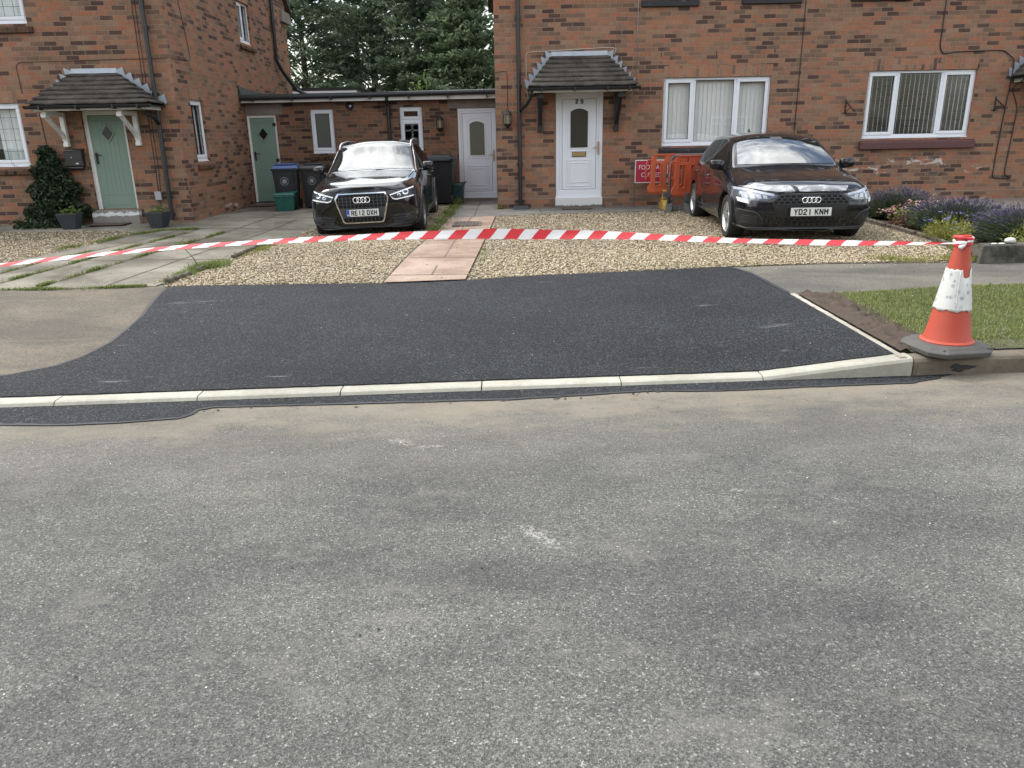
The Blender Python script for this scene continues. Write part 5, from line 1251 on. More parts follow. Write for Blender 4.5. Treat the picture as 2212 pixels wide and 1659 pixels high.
# ---- black sports utility car
CQ = empty('suv', (-2.225, 12.84, .060), R(.8), 'black sport utility car with large chrome framed grille and roof rails, number plate RE12 DXH', 'car', 'black cars parked on the gravel')
CQ.rotation_euler = (0, R(-1.7), R(.8)); CQ.scale = (.945, .98, .945)
F0 = lambda *p: list(p)
stQ = [
 ([-.86, -.84, -.83, -.86, -.87, -.86, -.845, -.85, -.85], [(0, .22), (.46, .22), (.56, .28), (.62, .47), (.62, .66), (.585, .77), (.47, .83), (.24, .86), (0, .865)]),
 ([-.83, -.76, -.75, -.79, -.80, -.77, -.75, -.78, -.79], [(0, .20), (.66, .20), (.765, .28), (.79, .47), (.775, .68), (.735, .80), (.60, .865), (.30, .89), (0, .90)]),
 (-.56, [(0, .19), (.79, .19), (.875, .29), (.895, .48), (.88, .72), (.83, .855), (.68, .93), (.34, .955), (0, .965)]),
 (-.05, [(0, .19), (.83, .19), (.90, .29), (.915, .50), (.91, .78), (.86, .92), (.71, .995), (.37, 1.03), (0, 1.04)]),
 (.40, [(0, .19), (.83, .19), (.90, .29), (.912, .52), (.90, .86), (.86, .98), (.75, 1.05), (.39, 1.09), (0, 1.10)]),
 (.80, [(0, .19), (.83, .19), (.90, .29), (.91, .52), (.90, .88), (.865, .985), (.705, 1.27), (.37, 1.33), (0, 1.345)]),
 (1.12, [(0, .19), (.83, .19), (.90, .29), (.91, .52), (.90, .90), (.87, 1.01), (.655, 1.485), (.35, 1.545), (0, 1.56)]),
 (1.75, [(0, .19), (.83, .19), (.90, .29), (.91, .52), (.90, .92), (.87, 1.03), (.635, 1.53), (.34, 1.585), (0, 1.60)]),
 (2.55, [(0, .19), (.83, .19), (.90, .29), (.915, .52), (.905, .93), (.865, 1.05), (.615, 1.51), (.33, 1.565), (0, 1.58)]),
 (3.10, [(0, .20), (.82, .22), (.88, .32), (.90, .55), (.885, .92), (.82, 1.07), (.57, 1.41), (.30, 1.46), (0, 1.47)]),
 (3.42, [(0, .28), (.74, .30), (.82, .38), (.85, .58), (.82, .86), (.76, 1.0), (.60, 1.10), (.30, 1.14), (0, 1.15)]),
 (3.50, [(0, .34), (.55, .36), (.62, .44), (.66, .60), (.62, .80), (.56, .92), (.46, 1.0), (.24, 1.04), (0, 1.05)])]
body, bvQ = loft_body('body', stQ, {'long': [(4, 1, 10, .35), (6, 4, 9, .55), (5, 4, 10, .4), (6, 1, 4, .45), (2, 2, 10, .3)], 'cross': [(4, 6, 8, .55), (6, 6, 8, .35)]}, M['paint_q'], [(0, .355, .40, .60, 1.2), (2.60, .355, .40, .60, 1.2)], M['hole'])
link('body', body, [], CQ, smooth=True, angle=40)
def add(mesh, name, mat, parent): return link(name, mesh, mat, parent, smooth=True, angle=50)
ws = [(-.715, 1.075), (-.35, 1.085), (0, 1.09), (.35, 1.085), (.715, 1.075), (.62, 1.38), (.54, 1.465), (.30, 1.500), (0, 1.510), (-.30, 1.500), (-.54, 1.465), (-.62, 1.38)]
add(project(bvQ, [ws], 'front', .004, .05), 'windscreen', M['windscreen_b'], CQ)
for s, dn in ((1, 'left'), (-1, 'right')):
    add(project(bvQ, [[(.66, 1.045), (1.62, 1.06), (1.62, 1.455), (1.30, 1.45), (1.05, 1.36), (.80, 1.19)]], dn, .003, .06), 'side_window', M['car_glass'], CQ)
    add(project(bvQ, [[(1.70, 1.06), (2.62, 1.09), (2.85, 1.16), (2.62, 1.40), (2.3, 1.45), (1.70, 1.46)]], dn, .003, .06), 'side_window', M['car_glass'], CQ)
    add(project(bvQ, [strip_poly([(.42, 1.03), (.80, 1.22), (1.05, 1.39), (1.30, 1.475), (1.7, 1.487), (2.3, 1.475), (2.7, 1.41), (2.95, 1.20)], .022)], dn, .006, .06), 'window_trim', M['chrome'], CQ)
    seam(CQ, bvQ, [(.60, .34), (.60, .96)], dn); seam(CQ, bvQ, [(1.66, .34), (1.66, 1.0)], dn); seam(CQ, bvQ, [(2.5, .85), (2.62, 1.0)], dn)
    add(project(bvQ, [[(-.52, .20), (-.47, .20), (-.44, .38), (-.32, .60), (-.1, .735), (.1, .735), (.32, .60), (.44, .38), (.47, .235), (2.13, .235), (2.16, .38), (2.28, .60), (2.5, .735), (2.7, .735), (2.92, .60), (3.04, .38), (3.1, .38), (3.0, .64), (2.74, .79), (2.46, .79), (2.2, .64), (2.08, .36), (.52, .36), (.40, .64), (.14, .79), (-.14, .79), (-.40, .64), (-.52, .36)]], dn, .006, .05), 'arch_trim', M['plastic_grey'], CQ)
    for hy, hz in ((1.42, .895), (2.33, .925)):
        mb = MB(); hit, nor, _, _ = bvQ.ray_cast(Vector((3*s, hy, hz)), Vector((-s, 0, 0))); mb.tube([(hit.x-s*.01, hy-.1, hz), (hit.x+s*.03, hy-.07, hz+.004), (hit.x+s*.03, hy+.08, hz+.004), (hit.x-s*.01, hy+.1, hz)], .013, 8); mb.build('door_handle', M['paint_q'], CQ, smooth='all')
    mb = MB(); mb.tube([(s*.645, 1.03, 1.435), (s*.645, 1.14, 1.495), (s*.64, 1.30, 1.535), (s*.63, 1.8, 1.565), (s*.61, 2.5, 1.545), (s*.58, 2.85, 1.49), (s*.565, 3.0, 1.43)], [.012, .02, .02, .017, .017, .018, .012], 10); mb.build('roof_rail', M['alloy'], CQ, smooth='all')
    door_mirror(CQ, s*.85, .62, 1.105, s, .20, .16)
    # headlamps with a light guide
    hl = [(.435, .735), (.80, .835), (.845, .80), (.845, .70), (.80, .68), (.53, .640), (.47, .68)]
    P_ = (lambda p: p) if s > 0 else mirror_x
    o = add(project(bvQ, [P_(hl)], 'front', .006, .03), 'headlight', M['lamp_dark'], CQ)
    add(project(bvQ, [P_(strip_poly([(.81, .815), (.455, .722), (.50, .668), (.55, .652), (.815, .692)], .018))], 'front', .010, .03), 'light_guide', M['lamp_white'], o)
    for cx, cz, r in ((.70, .755, .045), (.60, .715, .028)):
        c = [(cx*1+r*math.cos(2*math.pi*k/20), cz+r*.85*math.sin(2*math.pi*k/20)) for k in range(20)]; ci = [(cx+r*.62*math.cos(2*math.pi*k/20), cz+r*.55*math.sin(2*math.pi*k/20)) for k in range(20)]
        add(project(bvQ, [P_(c), P_(ci)], 'front', .011, .03), 'lamp_ring', M['lamp_refl'], o)
    # bumper intakes, fog lamps
    add(project(bvQ, [P_([(.42, .42), (.80, .46), (.82, .30), (.52, .27)])], 'front', .004, .03), 'intake', M['plastic'], CQ)
    for zz in (.32, .36, .405): add(project(bvQ, [P_(strip_poly([(.48, zz-.01), (.62, zz), (.80, zz+.012)], .012))], 'front', .010, .04), 'intake_bar', M['plastic_grey'], CQ)
    hit, nor, _, _ = bvQ.ray_cast(Vector((s*.71, -5, .365)), Vector((0, 1, 0)))
    mb = MB(); Tm = Matrix.Translation(hit+Vector((0, -.012, 0))) @ Matrix.Rotation(R(90), 4, 'X'); mb.lathe([(.056, -.02), (.056, .012), (.046, .014), (.042, .004), (.002, .010)], 20, Tm, cap=False); mb.build('fog_light', M['lamp_dark'], CQ, smooth=True)
go = [(-.385, .775), (.385, .775), (.435, .70), (.425, .645), (.335, .325), (.305, .30), (-.305, .30), (-.335, .325), (-.425, .645), (-.435, .70)]
gi = [(x*.945, .54+(z-.54)*.925) for x, z in go]
gr = add(project(bvQ, [gi], 'front', .003, .04), 'grille', M['hole'], CQ)
add(project(bvQ, [go, gi], 'front', .016, .04), 'grille_surround', M['chrome'], gr)
for k in range(-6, 7):
    if abs(k) > 6: continue
    x = k*.062; zb = .735 if abs(x) < .36 else .72; lo = max(.335, .33+(abs(x)-.29)*3.4) if abs(x) > .29 else .335
    add(project(bvQ, [strip_poly([(x, lo), (x, .74)], .011)], 'front', .008, .05), 'grille_bar', M['plastic_grey'], gr)
for z in (.40, .60, .65, .70): add(project(bvQ, [strip_poly([(-.40+.3*max(0, .6-z), z), (.40-.3*max(0, .6-z), z)], .009)], 'front', .007, .05), 'grille_bar', M['plastic_grey'], gr)
add(project(bvQ, [[(-.375, .545), (.375, .545), (.35, .385), (-.35, .385)]], 'front', .009, .05), 'plate_holder', M['plastic_grey'], gr)
hit, _, _, _ = bvQ.ray_cast(Vector((0, -5, .465)), Vector((0, 1, 0)))
number_plate(CQ, .0, .466, hit.y-.024, 'RE12 DXH', True)
rings(CQ, 0, .665, .285, .105, bvQ, .022)
add(project(bvQ, [[(-.78, .225), (.78, .225), (.80, .30), (.50, .30), (.36, .245), (-.36, .245), (-.50, .30), (-.80, .30)]], 'front', .005, .04), 'lower_bumper', M['plastic_grey'], CQ)
seam(CQ, bvQ, [(-.74, .83), (-.5, .80), (-.2, .815), (0, .82), (.2, .815), (.5, .80), (.74, .83)], 'front', .008, 'bonnet_seam')
for a in ((-.55, 1.08, .05, 1.115), (.10, 1.08, .58, 1.10)): seam(CQ, bvQ, [(a[0], a[1]), (a[2], a[3])], 'front', .014, 'wiper')
for x, y, s in ((-.80, 0, -1), (.80, 0, 1), (-.80, 2.6, -1), (.80, 2.6, 1)): wheel(CQ, x, y, .345, .235, s, 10, M['alloy_dark'], 'single')
mb = MB(); mb.box(-.70, .70, -.5, 3.2, .17, .5); mb.build('underbody', M['hole'], CQ)

# ---- black hatchback
CA = empty('hatchback', (3.915, 10.90, .155), R(-3.0), 'black hatchback with honeycomb grille and peeling clear film on its bonnet, number plate YD21 KNM', 'car', 'black cars parked on the gravel')
CA.scale = (.985, .99, .945)
stA = [
 ([-.86, -.82, -.82, -.87, -.87, -.85, -.83, -.84, -.84], [(0, .20), (.48, .20), (.58, .25), (.63, .42), (.63, .56), (.59, .65), (.48, .70), (.24, .725), (0, .73)]),
 ([-.83, -.72, -.70, -.76, -.77, -.73, -.70, -.75, -.76], [(0, .18), (.67, .18), (.78, .25), (.80, .43), (.785, .59), (.74, .705), (.61, .775), (.30, .805), (0, .815)]),
 (-.52, [(0, .17), (.79, .17), (.87, .26), (.885, .45), (.87, .65), (.82, .785), (.68, .855), (.34, .88), (0, .89)]),
 (-.02, [(0, .17), (.82, .17), (.89, .26), (.908, .47), (.90, .72), (.85, .855), (.70, .92), (.36, .955), (0, .965)]),
 (.36, [(0, .17), (.82, .17), (.89, .26), (.905, .48), (.895, .78), (.85, .905), (.74, .975), (.38, 1.015), (0, 1.025)]),
 (.78, [(0, .17), (.82, .17), (.89, .26), (.90, .49), (.89, .80), (.855, .93), (.70, 1.22), (.37, 1.285), (0, 1.30)]),
 (1.18, [(0, .17), (.82, .17), (.89, .26), (.90, .49), (.89, .82), (.86, .945), (.63, 1.40), (.34, 1.455), (0, 1.47)]),
 (1.78, [(0, .17), (.82, .17), (.89, .26), (.90, .49), (.89, .84), (.86, .96), (.61, 1.445), (.33, 1.495), (0, 1.51)]),
 (2.50, [(0, .17), (.82, .17), (.89, .26), (.905, .50), (.90, .86), (.855, .975), (.59, 1.42), (.32, 1.47), (0, 1.48)]),
 (3.05, [(0, .18), (.81, .19), (.88, .28), (.895, .52), (.875, .86), (.81, .99), (.55, 1.32), (.29, 1.37), (0, 1.38)]),
 (3.36, [(0, .26), (.73, .28), (.81, .36), (.84, .55), (.81, .80), (.74, .92), (.56, 1.0), (.28, 1.04), (0, 1.05)]),
 (3.45, [(0, .32), (.55, .34), (.62, .42), (.66, .56), (.62, .74), (.56, .84), (.46, .90), (.24, .94), (0, .95)])]
body, bvA = loft_body('body', stA, {'long': [(4, 1, 10, .5), (6, 4, 9, .5), (5, 4, 10, .35), (6, 1, 4, .3), (2, 2, 10, .3)], 'cross': [(4, 6, 8, .55), (6, 6, 8, .3)]}, M['paint_a'], [(0, .325, .365, .60, 1.2), (2.636, .325, .365, .60, 1.2)], M['hole'])
link('body', body, [], CA, smooth=True, angle=40)
ws = [(-.675, 1.03), (-.35, 1.035), (0, 1.04), (.35, 1.035), (.675, 1.03), (.605, 1.28), (.555, 1.37), (.30, 1.408), (0, 1.42), (-.30, 1.408), (-.555, 1.37), (-.605, 1.28)]
wsc = add(project(bvA, [ws], 'front', .004, .05), 'windscreen', M['windscreen'], CA)
add(project(bvA, [rrect(.17, .045, .02, 0, 1.388)], 'front', .006, .04), 'sensor_housing', M['plastic_grey'], wsc)
for s, dn in ((1, 'left'), (-1, 'right')):
    P_ = (lambda p: p) if s > 0 else mirror_x
    add(project(bvA, [[(.70, .965), (1.62, .985), (1.60, 1.385), (1.35, 1.38), (1.10, 1.30), (.86, 1.12)]], dn, .003, .06), 'side_window', M['car_glass'], CA)
    add(project(bvA, [[(1.69, .985), (2.52, 1.015), (2.85, 1.07), (2.66, 1.26), (2.35, 1.36), (1.67, 1.385)]], dn, .003, .06), 'side_window', M['car_glass'], CA)
    seam(CA, bvA, [(.56, .26), (.56, .60), (.62, .90)], dn); seam(CA, bvA, [(1.65, .26), (1.65, .93)], dn); seam(CA, bvA, [(2.22, .55), (2.45, .80), (2.5, .95)], dn); seam(CA, bvA, [(.5, .27), (2.2, .27)], dn, .010)
    add(project(bvA, [[(-.46, .20), (-.42, .20), (-.405, .36), (-.30, .56), (-.1, .67), (.1, .67), (.30, .56), (.405, .36), (.42, .22), (.44, .22), (.43, .36), (.32, .58), (.1, .695), (-.1, .695), (-.32, .58), (-.43, .36)]], dn, .004, .05), 'arch_lip', M['plastic'], CA)
    for hy, hz in ((1.42, .83), (2.34, .855)):
        mb = MB(); hit, nor, _, _ = bvA.ray_cast(Vector((3*s, hy, hz)), Vector((-s, 0, 0))); mb.tube([(hit.x-s*.01, hy-.1, hz), (hit.x+s*.03, hy-.07, hz+.004), (hit.x+s*.03, hy+.08, hz+.004), (hit.x-s*.01, hy+.1, hz)], .013, 8); mb.build('door_handle', M['paint_a'], CA, smooth='all')
    door_mirror(CA, s*.80, .60, 1.03, s, .22, .165)
    hl = [(.405, .672), (.62, .715), (.80, .765), (.875, .76), (.89, .63), (.86, .575), (.76, .555), (.75, .605), (.56, .605)]
    o = add(project(bvA, [P_(hl)], 'front', .006, .03), 'headlight', M['lens_blue'], CA)
    add(project(bvA, [P_(strip_poly([(.47, .672), (.62, .70), (.80, .742), (.865, .74)], .030))], 'front', .010, .03), 'lamp_reflector', M['lens_grey'], o)
    for k in range(4): add(project(bvA, [P_([(.55+k*.075, .628), (.60+k*.075, .63), (.612+k*.075, .675+k*.012), (.56+k*.075, .665+k*.012)])], 'front', .010, .03), 'lamp_reflector', M['lens_grey'], o)
    add(project(bvA, [P_([(.77, .565), (.855, .585), (.865, .635), (.77, .615)])], 'front', .012, .03), 'light_guide', M['lamp_white'], o)
    add(project(bvA, [P_([(.56, .30), (.63, .40), (.70, .435), (.84, .455), (.875, .40), (.87, .27), (.72, .235)])], 'front', .004, .03), 'intake', M['plastic'], CA)
    for zz in (.29, .315, .34, .365, .39): add(project(bvA, [P_(strip_poly([(.66, zz), (.83, zz+.012)], .007))], 'front', .008, .04), 'intake_bar', M['plastic_grey'], CA)
    add(project(bvA, [P_([(.52, .245), (.70, .225), (.87, .255), (.85, .225), (.70, .20), (.50, .215)])], 'front', .014, .03), 'bumper_blade', M['plastic_grey'], CA)
    add(project(bvA, [P_(strip_poly([(.595, .35), (.66, .432), (.72, .458), (.86, .478)], .012))], 'front', .012, .03), 'intake_rim', M['plastic_grey'], CA)
go = [(-.40, .672), (-.37, .685), (.37, .685), (.40, .672), (.495, .585), (.485, .545), (.36, .275), (.33, .255), (-.33, .255), (-.36, .275), (-.485, .545), (-.495, .585)]
gr = add(project(bvA, [go], 'front', .003, .04), 'grille', M['hole'], CA)
add(project(bvA, [go, [(x*.955, .47+(z-.47)*.94) for x, z in go]], 'front', .012, .04), 'grille_surround', M['plastic'], gr)
# honeycomb bars
hexes = []
ROW = .042
for r_ in range(11):
    z = .285+r_*ROW*.87
    if .37 < z < .545: continue
    for c_ in range(-8, 9):
        x = c_*.075+(.0375 if r_ % 2 else 0); hw = .485-.36*max(0, (.56-z))*1.25-(.9*max(0, z-.59))
        if abs(x)+.03 > hw or (abs(x) < .15 and .575 < z): continue
        hexes.append([(x-.031, z), (x-.019, z-.0145), (x+.019, z-.0145), (x+.031, z), (x+.019, z+.0145), (x-.019, z+.0145)])
for blk in (lambda h: h[0][1] < .45, lambda h: h[0][1] >= .45):
    hs = [h for h in hexes if blk(h)]
    zmin = min(h[0][1] for h in hs)-.022; zmax = max(h[0][1] for h in hs)+.022
    out = [p for p in ([(-.325, zmin), (.325, zmin), (.375, zmax), (-.375, zmax)] if zmin < .4 else [(-.475, .545), (.475, .545), (.485, .585), (.40, .668), (-.40, .668), (-.485, .585)])]
    add(project(bvA, [out]+hs, 'front', .010, .06, .004), 'honeycomb', M['plastic'], gr)
add(project(bvA, [[(-.46, .545), (.46, .545), (.40, .375), (-.40, .375)]], 'front', .007, .05), 'plate_holder', M['plastic'], gr)
hit, _, _, _ = bvA.ray_cast(Vector((0, -5, .455)), Vector((0, 1, 0)))
number_plate(CA, 0, .455, hit.y-.03, 'YD21 KNM')
rings(CA, 0, .607, .252, .088, bvA, .020, .0085)
add(project(bvA, [[(-.72, .215), (.72, .215), (.74, .245), (-.74, .245)]], 'front', .02, .04), 'front_lip', M['plastic_grey'], CA)
seam(CA, bvA, [(-.82, .765), (-.66, .725), (-.42, .695), (-.2, .70), (0, .702), (.2, .70), (.42, .695), (.66, .725), (.82, .765)], 'front', .007, 'bonnet_seam')
for pts in ([(-.83, .775), (-.62, .735), (-.42, .715), (-.20, .722), (-.235, .765), (-.26, .795), (-.52, .795), (-.66, .825), (-.72, .79)], [(-.15, .722), (.18, .722), (.45, .72), (.50, .775), (.12, .795), (-.21, .79), (-.17, .765)]):
    add(project(bvA, [pts], 'front', .007, .03), 'protective_film', M['film'], CA)
mb = MB(); pts = [(-.12, -.72, .83), (-.12, -.70, .85)]; 
for a in ((-.58, 1.03, .02, 1.07), (.06, 1.03, .56, 1.05)): seam(CA, bvA, [(a[0], a[1]), (a[2], a[3])], 'front', .014, 'wiper')
mb = MB(); mb.hexa([(-.02, 2.55, 1.46), (.02, 2.55, 1.46), (.02, 2.72, 1.45), (-.02, 2.72, 1.45), (-.006, 2.66, 1.54), (.006, 2.66, 1.54), (.006, 2.73, 1.535), (-.006, 2.73, 1.535)]); mb.build('roof_aerial', M['plastic'], CA, bevel=.004)
for x, y, s in ((-.79, 0, -1), (.79, 0, 1), (-.79, 2.636, -1), (.79, 2.636, 1)): wheel(CA, x, y, .318, .225, s, 5, M['alloy'], 'double')
mb = MB(); mb.box(-.70, .70, -.55, 3.1, .16, .45); mb.build('underbody', M['hole'], CA)
# ------------------------------------------------------------------ street furniture and small things
random.seed(5)
# traffic cone, leaning a touch
TC = empty('traffic_cone', (2.99, 5.10, .137), R(8), 'orange and white traffic cone with grey base standing on the kerb at the right', 'traffic cone')
mb = MB(); b = .245; c = .085
def octa(b, c): return [(-b+c, -b), (b-c, -b), (b, -b+c), (b, b-c), (b-c, b), (-b+c, b), (-b, b-c), (-b, -b+c)]
def stack(mb, rings):
    i0 = len(mb.v); n = 8
    for (bb, cc, z) in rings: mb.v += [(x, y, z) for x, y in octa(bb, cc)]
    for j in range(len(rings)-1):
        for k in range(n): a = i0+j*n+k; a2 = i0+j*n+(k+1) % n; mb.f.append((a, a2, a2+n, a+n)); mb.m.append(0)
    mb.f.append(tuple(range(i0, i0+n))[::-1]); mb.m.append(0); mb.f.append(tuple(range(i0+(len(rings)-1)*n, i0+len(rings)*n))); mb.m.append(0)
stack(mb, [(.235, .085, 0), (.240, .085, .030), (.228, .082, .040), (.218, .080, .043), (.200, .075, .058), (.165, .06, .064)])
for s in (-1, 1): mb.box(s*.17-.05*s-.045, s*.17+.045, -.20, -.192, .040, .052)
mb.build('cone_base', M['rubber'], TC, bevel=.004)
def conez(z): return .148-(.148-.045)*((z-.06)/.70)**.82 if z > .06 else .148
prof = [(.168, .060), (.170, .070), (.162, .078), (.152, .082), (.140, .12)]
for k in range(12): z = .16+.58*k/11; prof.append((.138-(.138-.044)*((z-.13)/.61)**.92 if z > .13 else .138, z))
prof += [(.046, .755), (.046, .775), (.040, .778), (.037, .74)]
mb = MB(); mb.lathe(prof, 40, cap=False)
def dent(v):
    x, y, z = v
    a = math.atan2(y, x); d = math.exp(-((a+1.15)/.16)**2-((z-.225)/.018)**2)*.010
    r = math.hypot(x, y); k = (r-d)/r if r > 0 else 1
    return (x*k+.012*(z-.06), y*k, z)
mb.v = [dent(v) for v in mb.v]; co = mb.build('cone_body', M['cone'], TC, smooth=True, angle=50)
# reflective sleeve
mb = MB(); n = 56; zs = [.286, .30, .33, .36, .40, .45, .50, .545, .558]; i0 = 0; us = []
for j, z in enumerate(zs):
    for k in range(n+1):
        a = 2*math.pi*k/n; zz = z
        if j == 0: zz += .006*math.sin(a*7)+.004*math.sin(a*17)
        if j == len(zs)-1: zz += -.052*(1 if abs(((a-4.75)+math.pi) % (2*math.pi)-math.pi) < .33 else 0)+.004*math.sin(a*13)
        if j == len(zs)-2: zz += -.045*(1 if abs(((a-4.75)+math.pi) % (2*math.pi)-math.pi) < .33 else 0)
        r = .138-(.138-.044)*((zz-.13)/.61)**.92+.0035+(.0022*math.sin(a*23+zz*90)*max(0, (.36-zz)/.06))
        mb.v.append((r*math.cos(a)+.012*(zz-.06), r*math.sin(a), zz)); us.append((a*.11, zz))
for j in range(len(zs)-1):
    for k in range(n): a = j*(n+1)+k; mb.f.append((a, a+1, a+n+2, a+n+1)); mb.m.append(0)
me = mb.mesh('reflective_sleeve'); uv = me.uv_layers.new(name='UVMap')
for l in me.loops: uv.data[l.index].uv = us[l.vertex_index]
o = link('reflective_sleeve', me, M['sleeve'], TC, smooth='all'); md = o.modifiers.new('s', 'SOLIDIFY'); md.thickness = .003; md.offset = 1
# seam of the sleeve
mb = MB(); pts = []
for k in range(10):
    z = .31+.235*k/9; a = R(-118); r = .138-(.138-.044)*((z-.13)/.61)**.92+.008; pts.append((r*math.cos(a)+.012*(z-.06), r*math.sin(a), z))
mb.tube(pts, .0022, 6); mb.build('sleeve_seam', M['sign_white'], TC, smooth='all')
# tape wound and knotted round the cone tip
TX, TY, TZ = 2.99+.009, 5.10, .137
# barrier tape
tp = [(-4.9, 3.9, .800), (-4.0, 4.25, .845), (-3.06, 4.62, .909), (-2.55, 4.88, .930), (-2.0, 5.15, .936), (-1.5, 5.38, .928), (-1.0, 5.58, .918), (-.5, 5.70, .908), (-.1, 5.74, .902), (.3, 5.74, .890), (.8, 5.68, .882), (1.3, 5.57, .862), (1.8, 5.43, .852), (2.3, 5.28, .852), (2.7, 5.16, .858), (2.90, 5.09, .865), (2.945, 5.065, .868)]
P = [Vector(p) for p in tp]
def catmull(P, n=14):
    out = []
    for i in range(len(P)-1):
        p0, p1, p2, p3 = P[max(i-1, 0)], P[i], P[i+1], P[min(i+2, len(P)-1)]
        for k in range(n):
            t = k/n; out.append(.5*((2*p1)+(-p0+p2)*t+(2*p0-5*p1+4*p2-p3)*t*t+(-p0+3*p1-3*p2+p3)*t**3))
    return out+[P[-1]]
pts = catmull(P); s = 0; L = [0]
for a, b in zip(pts, pts[1:]): s += (b-a).length; L.append(s)
def tape_w(x): return float(np.interp(x, [-4.9, -2.3, -1.55, -1.1, -.55, -.3, .25, .8, 1.6, 2.4, 2.9], [.30, .33, .45, .55, .80, .97, .97, .72, .45, .52, .75]))
def tang(x):   # tilt of the tape: flat to the viewer in the middle, twisted at both ends
    return 0
bmv = []; uvs = []; fa = []
for i, p in enumerate(pts):
    t = L[i]/L[-1]; x = p.x
    # width pinches at the knot; the band leans back where the wind lifts it
    wv = .0375
    lean = math.acos(tape_w(x))+R(8)
    if x > 2.35: wv *= max(.16, 1-(x-2.35)/.58)
    up_ = Vector((0, math.sin(lean), math.cos(lean)))
    fold = 0
    for j, f in enumerate((-1, -.33, .33, 1)):
        bow = .006*(1-f*f)
        q = p+up_*wv*f+Vector((0, bow, .0015*math.sin(x*9+f*2))); bmv.append(q); uvs.append((L[i], (f+1)/2))
n = 4
for i in range(len(pts)-1):
    for j in range(3): a = i*n+j; fa.append((a, a+n, a+n+1, a+1))
me = bpy.data.meshes.new('barrier_tape'); me.from_pydata([tuple(v) for v in bmv], [], fa); uv = me.uv_layers.new(name='UVMap')
for l in me.loops: uv.data[l.index].uv = uvs[l.vertex_index]
BT = link('barrier_tape', me, M['tape'], None, smooth='all'); tag(BT, 'red and white striped barrier tape stretched across the driveway to the traffic cone', 'barrier tape')
# the tape's folded-over strip on the windward half
bmv = []; uvs = []; fa = []
seg = [(i, p) for i, p in enumerate(pts) if -2.9 < p.x < -.35]
for q_, (i, p) in enumerate(seg):
    u = q_/(len(seg)-1); w = .030*math.sin(math.pi*min(1, u*1.0))**.6 if 0 < u < 1 else .001
    lean = math.acos(tape_w(p.x))+R(8); up_ = Vector((0, math.sin(lean), math.cos(lean)))
    a = p-up_*.0375+Vector((0, -.004, 0)); b = a+up_*w+Vector((0, -.003, 0)); bmv += [a, b]; uvs += [(L[i]+.06, 1), (L[i]+.02, 0.4)]
for i in range(len(seg)-1): fa.append((2*i, 2*i+2, 2*i+3, 2*i+1))
me = bpy.data.meshes.new('folded_edge'); me.from_pydata([tuple(v) for v in bmv], [], fa); uv = me.uv_layers.new(name='UVMap')
for l in me.loops: uv.data[l.index].uv = uvs[l.vertex_index]
link('folded_edge', me, M['tape'], BT, smooth='all')
mb = MB()
for w_, z0, dz, mi in ((0, .842, .030, 0), (1, .862, .026, 1), (2, .874, -.018, 0)):
    P_ = []
    for k in range(25):
        a = 2*math.pi*k/24+R(200); r = .0515+.002*w_; P_.append((TX+r*math.cos(a), TY+r*math.sin(a), z0+dz*math.sin(a+1.2)*.5+.02))
    mb.tube(P_, [.009+.004*math.sin(k*1.3) for k in range(25)], 6, m=mi)
mb.build('tape_winding', [M['tape_red'], M['tape_white']], BT, smooth='all')
mb = MB(); mb.tube([(TX-.06, TY-.052, .866), (TX-.045, TY-.058, .872), (TX-.02, TY-.056, .870), (TX-.03, TY-.06, .855), (TX-.055, TY-.062, .838)], [.004, .012, .014, .012, .016], 8)
mb.build('tape_knot', M['tape_white'], BT, smooth='all')

